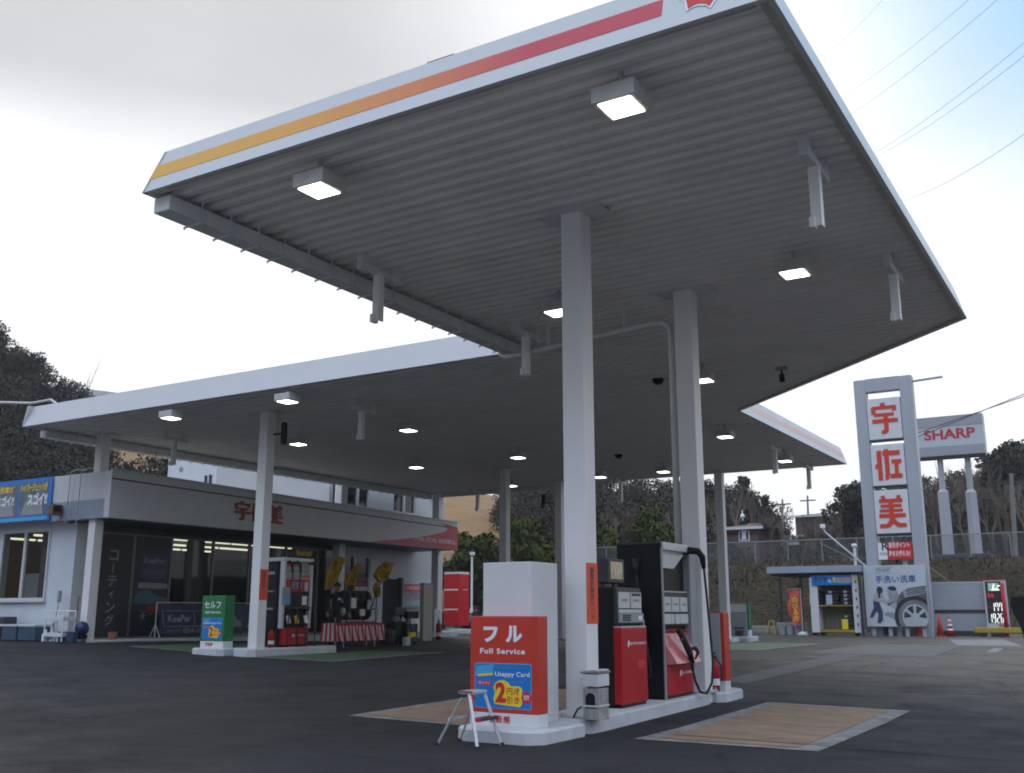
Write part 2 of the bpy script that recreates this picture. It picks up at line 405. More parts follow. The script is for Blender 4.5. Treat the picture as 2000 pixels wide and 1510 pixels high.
def patch(name, x0, x1, y0, y1, m, lift=.004, step=.2, corners=None):
    b = MB(); nx = max(1, int(abs(x1 - x0) / step)); ny = max(1, int(abs(y1 - y0) / step)); vs_ = []
    for j in range(ny + 1):
        for i in range(nx + 1):
            u, v = i / nx, j / ny
            if corners:
                p = (Vector(corners[0]) * (1 - u) + Vector(corners[1]) * u) * (1 - v) + (Vector(corners[3]) * (1 - u) + Vector(corners[2]) * u) * v
                x, y = p.x, p.y
            else: x, y = x0 + (x1 - x0) * u, y0 + (y1 - y0) * v
            vs_.append((x, y, gz(x, y) + lift + .002))
    b.add(vs_, [(j * (nx + 1) + i, j * (nx + 1) + i + 1, (j + 1) * (nx + 1) + i + 1, (j + 1) * (nx + 1) + i) for j in range(ny) for i in range(nx)])
    return tag(b.build(name, m, base=((x0 + x1) / 2, (y0 + y1) / 2, 0)), kind='structure')
def worn(name, rgb, under, amount, rough=.75, scale=2.2, dirs=(1, 1, 1)):
    """road paint that has worn through to the asphalt in places"""
    m = bpy.data.materials.new(name); m.use_nodes = True; t = m.node_tree; b = t.nodes['Principled BSDF']; b.inputs['Roughness'].default_value = rough
    b.inputs['Specular IOR Level'].default_value = .3
    c = t.nodes.new('ShaderNodeTexCoord'); mp_ = t.nodes.new('ShaderNodeMapping'); mp_.inputs['Scale'].default_value = dirs
    t.links.new(c.outputs['Object'], mp_.inputs[0])
    n = t.nodes.new('ShaderNodeTexNoise'); n.inputs['Scale'].default_value = scale; n.inputs['Detail'].default_value = 8; n.inputs['Roughness'].default_value = .72
    t.links.new(mp_.outputs[0], n.inputs['Vector'])
    r = t.nodes.new('ShaderNodeMapRange'); r.inputs[1].default_value = .42; r.inputs[2].default_value = .72; r.inputs[3].default_value = 0; r.inputs[4].default_value = amount
    t.links.new(n.outputs['Fac'], r.inputs[0])
    x = t.nodes.new('ShaderNodeMix'); x.data_type = 'RGBA'; x.inputs[6].default_value = (*rgb, 1); x.inputs[7].default_value = (*under, 1)
    t.links.new(r.outputs[0], x.inputs[0]); t.links.new(x.outputs[2], b.inputs['Base Color'])
    return m
M['padbrown'] = worn('brown_pad_paint', (.30, .20, .13), (.10, .08, .065), .85, dirs=(.8, 1.6, 1), scale=1.6)
M['padborder'] = worn('white_pad_border', (.28, .27, .26), (.07, .07, .07), .95, scale=4)
M['padgreen'] = worn('green_pad_paint', (.075, .13, .06), (.05, .055, .05), .7)
M['padgreen2'] = worn('pale_green_pad_paint', (.12, .19, .11), (.06, .07, .06), .6)
M['whiteline'] = worn('white_road_paint', (.27, .27, .27), (.08, .08, .08), 1.0, scale=3)
M['palepatch'] = worn('pale_repair', (.13, .125, .12), (.07, .07, .07), .6, scale=.8)
M['roadconc'] = worn('concrete_road', (.30, .295, .28), (.18, .175, .17), .7, scale=.6)
patch('road', -70, 70, -18, 3.2, M['roadconc'], .004, step=2.0)  # unseen pale apron, added so light bounces up under the canopy
# painted refuelling bays: pale border sheet, colour sheet 4 mm above it
patch('bay_border', -4.58, -2.72, 9.92, 14.32, M['padborder'], .004, corners=None)
patch('bay_paint', -4.40, -2.96, 10.09, 14.18, M['padbrown'], .008)
patch('bay_border', -8.35, -6.28, 9.92, 14.32, M['padborder'], .004)
patch('bay_paint', -8.20, -6.43, 10.07, 14.18, M['padbrown'], .008)
patch('bay_border', -17.0, -14.75, 17.0, 21.2, M['padborder'], .004)
patch('bay_paint', -16.9, -14.87, 17.12, 21.08, M['padgreen'], .008)
patch('bay_border', -21.6, -18.95, 17.2, 21.4, M['padborder'], .004)
patch('bay_paint', -21.5, -19.07, 17.3, 21.3, M['padgreen'], .008)
patch('bay_border', -11.2, -8.75, 26.6, 33.0, M['padborder'], .004)
patch('bay_paint', -11.1, -8.95, 26.85, 32.8, M['padgreen2'], .008)
patch('road_marking', -6.0, -3.4, 33.5, 40.0, M['whiteline'], .004, corners=[(-4.9, 33.7), (-3.2, 34.1), (-4.4, 41.0), (-6.1, 40.0)])
patch('road_marking', -3.6, -3.4, 29, 34, M['whiteline'], .004, corners=[(-3.60, 29.4), (-3.35, 29.4), (-3.45, 31.9), (-3.70, 31.9)])
patch('road_marking', -6.7, -6.5, 24, 26, M['whiteline'], .004, corners=[(-7.0, 24.7), (-6.15, 24.7), (-6.15, 24.9), (-7.0, 24.9)])
patch('road_marking', -18, -16.2, 24.5, 26, M['whiteline'], .004, corners=[(-16.6, 24.6), (-15.1, 24.6), (-15.3, 25.3), (-16.6, 25.3)])
patch('asphalt_patch', -7.4, -4.9, 16.0, 27.0, M['palepatch'], .004, corners=[(-6.35, 17.2), (-5.75, 16.9), (-5.9, 25.9), (-6.6, 26.1)])
patch('asphalt_patch', -7.2, -4.0, 26.0, 33.0, M['palepatch'], .004, corners=[(-7.3, 26.3), (-4.4, 26.3), (-4.7, 33.2), (-7.4, 33.2)])
M['tar'] = mat('tar_joint', (.016, .016, .017), .8, var=.2)
patch('asphalt_joint', -6, 0, 8, 9.6, M['tar'], .012, corners=[(-4.9, 10.475), (-0.6, 10.19), (-0.6, 10.165), (-4.9, 10.45)])

# ------------------------------------------------------------------ bank and hills
def grass_mat(name, a, b_, c_):
    m = bpy.data.materials.new(name); m.use_nodes = True; t = m.node_tree; bs = t.nodes['Principled BSDF']; bs.inputs['Roughness'].default_value = .95
    bs.inputs['Specular IOR Level'].default_value = .1
    c = t.nodes.new('ShaderNodeTexCoord')
    n = t.nodes.new('ShaderNodeTexNoise'); n.inputs['Scale'].default_value = .35; n.inputs['Detail'].default_value = 9; n.inputs['Roughness'].default_value = .75
    t.links.new(c.outputs['Object'], n.inputs['Vector'])
    r = t.nodes.new('ShaderNodeValToRGB'); e = r.color_ramp.elements
    e[0].position = .32; e[0].color = (*a, 1); e[1].position = .68; e[1].color = (*b_, 1)
    k = e.new(.5); k.color = (*c_, 1)
    t.links.new(n.outputs['Fac'], r.inputs[0]); t.links.new(r.outputs[0], bs.inputs['Base Color'])
    n2 = t.nodes.new('ShaderNodeTexNoise'); n2.inputs['Scale'].default_value = 3.5; n2.inputs['Detail'].default_value = 5
    t.links.new(c.outputs['Object'], n2.inputs['Vector'])
    bp = t.nodes.new('ShaderNodeBump'); bp.inputs['Strength'].default_value = .9; bp.inputs['Distance'].default_value = .3
    t.links.new(n2.outputs['Fac'], bp.inputs['Height']); t.links.new(bp.outputs[0], bs.inputs['Normal'])
    return m
M['bank'] = grass_mat('dry_bank', (.030, .026, .018), (.10, .074, .045), (.055, .045, .030))
M['drygrass'] = grass_mat('dry_grass', (.22, .13, .065), (.34, .21, .11), (.28, .17, .085))
M['farhill'] = mat('far_hill', (.16, .15, .16), 1.0, var=.1, scale=.02)
def bank_profile(x, y):
    n = math.sin(x * .9) * .12 + math.sin(x * .37 + 1.3) * .2
    t = cl((y - 50.6 + n) / 5.2)
    z = .2 + 3.7 * (t * t * (3 - 2 * t)) + .12 * math.sin(x * 1.7 + y * 2.3) * t * (1 - t) * 4
    return z + max(0, y - 57) * .045
b = MB(); xs = axis(-60, 70, -40, 15, 1.0, 4.0); ys = axis(49.6, 75, 49, 58, .7, 3.0); w_ = len(xs)
b.add([(x, y, bank_profile(x, y) - (.6 if y < 50.2 else 0)) for y in ys for x in xs],
      [(j * w_ + i, j * w_ + i + 1, (j + 1) * w_ + i + 1, (j + 1) * w_ + i) for j in range(len(ys) - 1) for i in range(w_ - 1)])
tag(b.build('bank', M['bank'], base=(0, 50, 0), smooth=True), kind='structure')
def interp(t, xy):
    if t <= xy[0][0]: return xy[0][1]
    for (a, p), (c, q) in zip(xy, xy[1:]):
        if t <= c: return p + (q - p) * (t - a) / (c - a)
    return xy[-1][1]
RIDGE = [(-40, 6), (-12, 7), (0, 8), (10, 9), (22, 11), (31, 17), (40, 22), (50, 27), (60, 26), (80, 20), (110, 12)]   # height of the hill at 150 m by heading (left of +Y)
def hill_z(hd, r):
    t = cl((r - 62) / 88.0); top = interp(hd, RIDGE)
    base = 3.9 if hd < 38 else 3.9 * cl((50 - hd) / 12)
    return base + (top - base) * (t ** 1.15) + .5 * math.sin(hd * .8 + r * .05) + .35 * math.sin(hd * 2.1) * t - (2.5 if r < 63 else 0)
b = MB(); hs = [(-45 + i * 2.0) for i in range(79)]; rs_ = [62, 66, 72, 80, 90, 100, 112, 126, 140, 150, 165, 185]; w_ = len(hs)
vs_ = []
for r_ in rs_:
    for hd in hs:
        z = hill_z(hd, min(r_, 150)) - max(0, r_ - 150) * .12
        vs_.append((-math.sin(R(hd)) * r_, math.cos(R(hd)) * r_, z))
b.add(vs_, [(j * w_ + i + 1, j * w_ + i, (j + 1) * w_ + i, (j + 1) * w_ + i + 1) for j in range(len(rs_) - 1) for i in range(w_ - 1)])
tag(b.build('hill', M['drygrass'], base=(0, 100, 0), smooth=True), kind='structure')
b = MB(); vs_ = []
for r_, hh in ((300, 0), (380, .8), (430, 1.0), (600, .4)):
    for i in range(60):
        hd = -50 + i * 3
        h0 = interp(hd, [(-50, 2), (20, 4), (34, 14), (44, 70), (48, 86.5), (70, 90), (110, 70)])
        vs_.append((-math.sin(R(hd)) * r_, math.cos(R(hd)) * r_, hh * (h0 + 1.2 * math.sin(i * 1.3))))
b.add(vs_, [(j * 60 + i + 1, j * 60 + i, (j + 1) * 60 + i, (j + 1) * 60 + i + 1) for j in range(3) for i in range(59)])
tag(b.build('far_hill', M['farhill'], base=(0, 300, 0), smooth=True), kind='structure')

# ------------------------------------------------------------------ canopy of the forecourt
HC = 5.93; HT = 6.46
cp = thing('forecourt_canopy', 'large white canopy with corrugated underside and orange striped edge on slim square columns', 'canopy', (-10, 15, 0))
XL, XR, YF = -9.24, -1.93, 7.06
XLL, YB, YE = -24.12, 33.35, 15.42
def right_x(y):
    if y <= 17.42: return XR
    if y <= 23.0: return XR + (y - 17.42) / (23.0 - 17.42) * (-7.65 - XR)
    return -7.65
b = MB(); P_ = .2285
prof = [(0, 0), (.085, 0), (.112, .115), (.202, .115)]
y = YF + .10; rows = []
while y < YB - .1:
    for dy, dz in prof: rows.append((y + dy, 5.965 + dz))
    y += P_
for (y0, z0), (y1, z1) in zip(rows, rows[1:]):
    xl = XL + .10 if (y0 + y1) / 2 < YE + .1 else XLL + .10
    b.quad((xl, y0, z0), (xl, y1, z1), (right_x(y1) - .10, y1, z1), (right_x(y0) - .10, y0, z0))
b.build('soffit', M['soffit'], cp)
b = MB()
outl = [(XL + .17, YF + .17), (XR - .17, YF + .17), (XR - .17, 17.3), (-7.83, 22.8), (-7.83, YB - .17), (XLL + .17, YB - .17), (XLL + .17, YE + .17), (XL + .17, YE + .17)]
b.prism(outl, (0, 0, 6.30), X, Y_, Z * .02)
b.build('roof_deck', M['lgrey'], cp)
def lean_fascia(b, p, q, inward, z0=HC, z1=HT, lean=.15, th=.05, t0=0.0, t1=1.0, out=0.0, mitre=(0, 0)):
    """band t0..t1 of a fascia that leans back towards the roof"""
    p, q, inw = Vector((*p, 0)), Vector((*q, 0)), Vector((*inward, 0)).normalized()
    d = (q - p).normalized()
    def pt(base, t, k, e): return base + inw * (lean * t + k) + Z * (z0 + (z1 - z0) * t) + d * e * t * lean
    a = [pt(p, t0, -out, mitre[0]), pt(q, t0, -out, mitre[1]), pt(q, t1, -out, mitre[1]), pt(p, t1, -out, mitre[0]),
         pt(p, t0, th, mitre[0]), pt(q, t0, th, mitre[1]), pt(q, t1, th, mitre[1]), pt(p, t1, th, mitre[0])]
    b.add(a, [(0, 1, 2, 3), (7, 6, 5, 4), (1, 0, 4, 5), (2, 1, 5, 6), (3, 2, 6, 7), (0, 3, 7, 4)])
b = MB(); lean_fascia(b, (XL, YF), (XR, YF), (0, 1), mitre=(1, -1))
b.build('fascia', M['fascia'], cp, 'front edge board with orange to red stripe')
b = MB(); lean_fascia(b, (XR, YF), (XR, 17.42), (-1, 0), mitre=(1, -.4)); b.build('fascia', M['fascia'], cp)
b = MB(); lean_fascia(b, (XR, 17.42), (-7.65, 23.0), (-1, -1), mitre=(.4, 0)); b.build('fascia', M['fascia'], cp)
b = MB(); lean_fascia(b, (-7.65, 23.0), (-7.65, YB), (-1, 0), mitre=(0, -1)); b.build('fascia', M['fascia'], cp, 'right edge board with pale orange stripe')
b = MB(); lean_fascia(b, (XLL, YE), (XL, YE), (0, 1), mitre=(0, 0)); b.build('fascia', M['fascia'], cp, 'plain white rear front board')
b = MB(); lean_fascia(b, (-7.65, YB), (XLL, YB), (0, -1), mitre=(1, 0)); b.build('fascia', M['fascia'], cp)
b = MB(); lean_fascia(b, (XLL, YB), (XLL, YE), (1, 0)); b.build('fascia', M['fascia'], cp)
b = MB(); lean_fascia(b, (XL, YE), (XL, YF), (1, 0), mitre=(0, -1)); b.build('fascia', M['fascia'], cp)
# dark end angle that closes the sheet ends, stepped against the corrugation
b = MB()
b.box(XR - .125, XR - .05, YF + .06, 17.4, 5.94, 5.96)
b.obox((XR - .02, 17.44, 5.935), (-5.70, 5.56, 0), (-.08, -.08, 0), (0, 0, .025))
b.box(XL + .04, XR - .16, YF + .05, YF + .11, 5.94, 5.962)
b.build('edge_trim', M['trim'], cp)
def stripe_mat(name, axis_, a, b_, c0, c1):
    m = bpy.data.materials.new(name); m.use_nodes = True; t = m.node_tree; bs = t.nodes['Principled BSDF']; bs.inputs['Roughness'].default_value = .4
    c = t.nodes.new('ShaderNodeTexCoord'); s = t.nodes.new('ShaderNodeSeparateXYZ'); t.links.new(c.outputs['Object'], s.inputs[0])
    r = t.nodes.new('ShaderNodeMapRange'); r.inputs[1].default_value = a; r.inputs[2].default_value = b_; t.links.new(s.outputs[axis_], r.inputs[0])
    k = t.nodes.new('ShaderNodeValToRGB'); e = k.color_ramp.elements
    e[0].position = 0; e[0].color = (*c0, 1); e[1].position = 1; e[1].color = (*c1, 1)
    q = e.new(.34); q.color = (c0[0], c0[1] * .86, c0[2], 1)
    q = e.new(.62); q.color = ((c0[0] + c1[0]) / 2, (c0[1] + c1[1]) * .42, (c0[2] + c1[2]) / 2, 1)
    q = e.new(.80); q.color = (*c1, 1)
    t.links.new(r.outputs[0], k.inputs[0]); t.links.new(k.outputs[0], bs.inputs['Base Color']); return m
st = stripe_mat('stripe_front', 'X', 0.76, 7.1, (.68, .38, .04), (.50, .035, .06))
b = MB(); lean_fascia(b, (XL, YF), (-2.87, YF), (0, 1), t0=.31, t1=.65, out=.004, mitre=(1, 0)); b.build('stripe', st, cp)
st2 = stripe_mat('stripe_right', 'Y', 8.0, 18.0, (.66, .50, .40), (.62, .40, .38))  # orange paled here: veiling glare is put into the stripe colour
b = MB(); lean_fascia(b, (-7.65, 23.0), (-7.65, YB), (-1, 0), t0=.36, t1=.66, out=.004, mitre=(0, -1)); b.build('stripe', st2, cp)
# emblem at the right end of the front edge: red flame-edged shape with a white outline
def emblem(b, grow, lift):
    n = Vector((0, -.52, .15)).normalized() * -1
    up = Vector((0, .15, .53)).normalized()
    pts = [(-.32, .29), (-.275, .24), (-.25, .12), (-.20, .145), (-.146, .145), (-.08, .115), (-.04, .07), (.006, .15), (.05, .22), (.10, .30), (.06, .44), (0, .50), (-.2, .50), (-.34, .42)]
    c = Vector((-2.395, YF, HC)); ctr = Vector((-.12, .33))
    b.prism([(ctr.x + (p[0] - ctr.x) * grow, ctr.y + (p[1] - ctr.y) * grow) for p in pts], c - Vector((0, .52, -.15)).normalized() * 0 + Vector((0, -1, 0)) * lift, X, up, Vector((0, -.004, 0)))
b = MB(); emblem(b, 1.0, .004); b.build('emblem_outline', M['printwhite'], cp)
b = MB(); emblem(b, .88, .010); b.build('emblem', M['printred'], cp)
# gutters
def gutter(p, q, side, name='gutter'):
    p, q = Vector(p), Vector(q); d = (q - p); L_ = d.length; u = d / L_; s = Vector(side)
    b = MB(); b.obox(p + Z * 5.73, d, s * .27, Z * .185, .02); b.build(name, M['white2'], cp)
    k = .45
    while k < L_ - .1:
        o = p + u * k
        b = MB(); b.obox(o + s * .272 + Z * 5.72, u * .02, s * .014, Z * .27); b.obox(o - s * .01 + Z * 5.705, u * .02, s * .296, Z * .018); b.obox(o - s * .01 + Z * 5.69, u * .02, s * .014, Z * .016)
        b.build('gutter_bracket', M['white2'], cp)
        k += .457
gutter((XL + .02, 7.22, 0), (XL + .02, YE + .05, 0), (1, 0, 0))
gutter((XLL - .08, 16.0, 0), (XLL - .08, 33.2, 0), (1, 0, 0))
b = MB(); b.box(-23.8, -17.9, YB - .02, YB + .16, 5.80, 5.93, .015); b.build('gutter', M['white2'], cp)
# columns
COLS = [(-5.355, 10.29, 0), (-5.355, 13.79, 0), (-17.45, 17.43, 0), (-23.64, 17.52, 0), (-17.77, 28.75, 0), (-17.77, 32.55, 0), (-11.9, 33.16, 0), (-23.74, 33.32, 0), (-24.40, 28.2, 0)]
for i, (cx, cy, _) in enumerate(COLS):
    h = .135 if i < 7 else .16
    b = MB(); b.box(cx - h, cx + h, cy - h, cy + h, -.05, 5.96, .012)
    c = b.build('column', M['white'], cp)
    if i in (0, 1, 2, 4, 5, 6):
        zb = gz(cx, cy) + (.155 if i < 2 else .165 if i == 2 else .02)
        b = MB(); b.box(cx - h - .05, cx + h + .05, cy - h - .05, cy + h + .05, zb - .02, zb + .012, .004)
        for sx_ in (-1, 1):
            for sy_ in (-1, 1): b.lathe((cx + sx_ * (h + .028), cy + sy_ * (h + .028), zb + .01), [(.014, 0), (.014, .02), (.006, .03)], 6)
        b.build('base_plate', M['housing'], c)
    b = MB(); b.box(cx - .42, cx + .42, cy - .2, cy + .2, 5.945, 5.962); b.build('cap_plate', M['white2'], c)
    if i in (0, 2):
        z0 = {0: 1.14, 2: 1.55}[i]; z1 = {0: 1.80, 2: 2.25}[i]
        b = MB(); b.box(cx + h - .185, cx + h + .004, cy - h - .004, cy + h * .45, z0, z1) if False else b.box(cx + h, cx + h + .006, cy - h + .0, cy + h, z0, z1)
        s = b.build('sticker', M['orange'], c)
        letters(c, 'lettering', '\n'.join('静電気除去シート'), M['printdark'], (cx + h + .006, cy - .055, z0 + .05), Y_, Z, w=.10, h=z1 - z0 - .1, off=.01)
# rainwater pipe from the front gutter to the second column
b = MB()
b.tube([(-9.12, 14.62, 5.78), (-9.10, 14.6, 5.66), (-8.95, 14.5, 5.58), (-8.7, 14.45, 5.56), (-5.95, 13.85, 5.56), (-5.72, 13.8, 5.53), (-5.62, 13.79, 5.45), (-5.60, 13.79, 5.3), (-5.60, 13.79, .1)], .048, 10)
b.build('downpipe', M['white2'], cp, smooth=True)
for hx_, hy_ in ((-8.0, 14.27), (-6.45, 13.93)):
    b = MB(); b.obox((hx_, hy_, 5.6), (.03, 0, 0), (0, .03, 0), Z * .4); b.build('pipe_hanger', M['white2'], cp)
b = MB(); b.box(-6.2, -5.9, 7.28, 7.5, 6.46, 6.57, .01); b.build('roof_vent', M['dark'], cp) if False else None
b = MB(); b.obox((-5.42, 7.3, 6.50), (.32, 0, 0), (0, .12, 0), (0, 0, .035)); b.build('roof_fitting', M['dark'], cp)

# ------------------------------------------------------------------ lamps under the canopy
def make_light(loc, label):
    t = thing('canopy_light', label, 'ceiling light', loc, 'square lamps under the canopy')
    x, y, z = loc
    b = MB(); b.box(x - .21, x + .21, y - .19, y + .19, z + .012, z + .17, .012); b.build('housing', M['housing'], t)
    b = MB(); b.box(x - .155, x + .155, y - .155, y + .155, z + .002, z + .03); b.build('lens', M['lamp'], t)
    b = MB(); b.box(x - .02, x + .02, y - .02, y + .02, z + .17, z + .36); b.build('stem', M['housing'], t)
    return t
LZ = 5.63
LIGHTS = [(-3.47, 7.58, 'nearest lamp, large under the front edge right of the front column'),
 (-7.0, 7.56, 'front left lamp beside the left gutter of the front canopy'),
 (-3.46, 12.9, 'lamp near the right edge between two hanging hooks, lit white'),
 (-7.0, 12.85, 'lamp half hidden by the left side of the nearest column'),
 (-6.8, 18.3, 'lamp seen just right of the second column with the rain pipe'),
 (-8.65, 24.7, 'lamp below the striped right edge, near the inner corner'),
 (-8.6, 29.7, 'lamp next to the hanging hook at the far right corner'),
 (-12.6, 30.0, 'lamp seen between the two front columns, nearer the second one'),
 (-14.9, 30.1, 'lamp seen just right of the nearest column, above the hillside'),
 (-15.0, 25.0, 'lamp above the thin column behind the white cabinet'),
 (-18.73, 25.1, 'lamp above the middle of the shop front upper windows'),
 (-15.0, 19.75, 'lamp in the middle of the rear canopy right of a hanging hook'),
 (-18.77, 19.9, 'lamp behind the rear column with the black speaker'),
 (-15.08, 15.6, 'lamp directly above the rear column with the orange sticker'),
 (-18.7, 15.6, 'leftmost lamp, near the white front board of the rear canopy'),
 (-18.65, 30.6, 'tiny far lamp at the right edge of the thin rear column')]
lt0 = None
for x, y, lb in LIGHTS:
    if lt0 is None: lt0 = make_light((x, y, LZ), lb)
    else: dup(lt0, (x, y, LZ), lb)

# hanging hooks (a channel on two blocks with an angle post hanging down)
def make_hook(loc, label):
    t = thing('hanging_bracket', label, 'bracket', loc, 'white brackets hanging under the canopy')
    x, y, z = loc
    b = MB(); b.box(x - .05, x + .05, y - .42, y - .26, z - .17, z + .06, .008); b.build('mount_block', M['white2'], t)
    b = MB(); b.box(x - .05, x + .05, y + .26, y + .42, z - .17, z + .06, .008); b.build('mount_block', M['white2'], t)
    b = MB(); b.box(x - .045, x + .045, y - .27, y + .27, z - .15, z - .06, .006); b.build('channel', M['white2'], t)
    b = MB(); b.prism([(-.06, -.05), (.05, -.05), (.05, .06), (.035, .06), (.035, -.035), (-.06, -.035)], (x, y, z - .80), X, Y_, Z * .68)
    p = b.build('post', M['white'], t)
    b = MB(); b.box(x - .08, x - .02, y - .075, y + .04, z - .815, z - .70, .006); b.build('post_foot', M['white'], p)
    return t
hk = None
for x, y, lb in [(-2.42, 10.05, 'nearest hanging bracket under the right edge of the front canopy'), (-2.42, 14.05, 'hanging bracket further back on the right edge of the front canopy'),
                 (-8.48, 10.42, 'hanging bracket beside the left gutter against the white sky'), (-8.36, 14.2, 'hanging bracket left of the nearest column beside the rain pipe'),
                 (-14.83, 17.75, 'hanging bracket in the middle of the rear canopy, between two lamps'), (-21.78, 18.34, 'hanging bracket at the left, over the white building behind'),
                 (-8.5, 28.4, 'hanging bracket under the striped right edge, left of the last lamp'), (-8.7, 32.6, 'hanging bracket outermost right, dark against the sky'),
                 (-15.5, 32.95, 'hanging bracket seen between the front columns against the dark trees'), (-21.6, 32.95, 'hanging bracket over the brown hill beside the shop end')]:
    if hk is None: hk = make_hook((x, y, HC), lb)
    else: dup(hk, (x, y, HC), lb)
# dome cameras
def make_dome(loc, label):
    t = thing('dome_camera', label, 'camera', loc, 'dome cameras under the canopy')
    b = MB(); b.lathe(Vector(loc) - Z * .02, [(.15, .06), (.15, 0), (.13, -.02)][::-1], 20); b.build('collar', M['white2'], t)
    b = MB(); b.lathe(Vector(loc) - Z * .04, [(.002, -.12), (.05, -.115), (.09, -.09), (.118, -.04), (.125, 0)], 20); b.build('dome', M['black2'], t, smooth=True)
    return t
d0 = make_dome((-7.97, 18.85, 5.97), 'black dome camera left of the second column'); dup(d0, (-13.05, 27.65, 5.97), 'small far dome camera right of the nearest column')
t = thing('spot_camera', 'small black camera on a bracket near the right diagonal canopy edge', 'camera', (-5.55, 19.3, 5.97))
b = MB(); b.box(-5.66, -5.44, 19.26, 19.34, 5.9, 5.97); b.build('mount', M['grey'], t)
b = MB(); b.tube([(-5.55, 19.3, 5.92), (-5.55, 19.3, 5.82)], .02); b.lathe((-5.55, 19.3, 5.66), [(.02, 0), (.055, .02), (.055, .15), (.03, .18)], 12); b.build('body', M['black'], t)
# column speakers
def speaker(p, arm, label, tilt):
    t = thing('column_speaker', label, 'speaker', p, 'black speakers on canopy columns')
    p = Vector(p); a = Vector(arm); q = p + a
    b = MB(); b.tube([q, p + a * .3, p], .025, 8); b.build('bracket', M['black'], t)
    b = MB(); d = Vector(tilt); b.obox(p - d * .26 - X * .06 - Y_ * .05, X * .12, Y_ * .1, d * .52, .015); b.build('cabinet', M['black'], t)
speaker((-16.98, 17.5, 5.42), (-.33, 0, 0), 'black speaker on the rear column with the orange sticker', (0, 0, 1))
speaker((-18.25, 32.2, 5.22), (.36, .25, -.1), 'black tilted speaker left of the thin rear column beside the nearest column', (.12, 0, .98))
speaker((-12.35, 32.9, 5.35), (.33, .2, -.1), 'black tilted speaker on the far right column, with a curved arm', (-.1, 0, .98))
# ------------------------------------------------------------------ front island
def island(name, label, x0, x1, y0, y1, h, ch=.16, group=None, zs=None):
    """kerb-high concrete block with cut corners; its top follows the slope"""
    pts = [(x0 + ch, y0), (x1 - ch, y0), (x1, y0 + ch), (x1, y1 - ch), (x1 - ch, y1), (x0 + ch, y1), (x0, y1 - ch), (x0, y0 + ch)]
    zt = lambda p: (zs if zs is not None else gz(*p) + h)
    b = MB(); k = 8; e = .02
    cx, cy = (x0 + x1) / 2, (y0 + y1) / 2
    ins = [(p[0] + (e if p[0] < cx else -e), p[1] + (e if p[1] < cy else -e)) for p in pts]
    low = [(p[0], p[1], gz(*p) - .08) for p in pts]; up = [(p[0], p[1], zt(p) - e) for p in pts]; top = [(p[0], p[1], zt(q)) for p, q in zip(ins, pts)]
    fs_ = [(i, (i + 1) % k, k + (i + 1) % k, k + i) for i in range(k)] + [(k + i, k + (i + 1) % k, 2 * k + (i + 1) % k, 2 * k + i) for i in range(k)] + [list(range(2 * k, 3 * k)), list(range(k - 1, -1, -1))]
    b.add(low + up + top, fs_)
    return tag(b.build(name, M['concrete']), label, 'concrete island' if 'island' in name else 'concrete base', group)
island('pump_island', 'long white concrete pump island under the two red and black pumps', -5.86, -5.16, 9.98, 13.80, .15)
island('sign_plinth', 'white concrete block with cut corners under the red Full Service sign', -6.14, -5.12, 8.90, 10.02, .13, .14)
island('sign_plinth', 'white concrete block at the far end of the front island under the grey cabinet', -5.85, -5.06, 13.90, 14.80, .13, .10)

ZP = .13
# white cabinet behind the sign
t = thing('storage_cabinet', 'tall plain white cabinet standing behind the red Full Service sign', 'cabinet', (-5.77, 9.68, ZP))
b = MB(); b.box(-6.075, -5.465, 9.385, 9.945, ZP, 1.785, .012); b.build('body', M['white2'], t)
b = MB(); b.box(-5.468, -5.458, 9.70, 9.93, .2, .78, .002); b.build('access_panel', M['white2'], t)
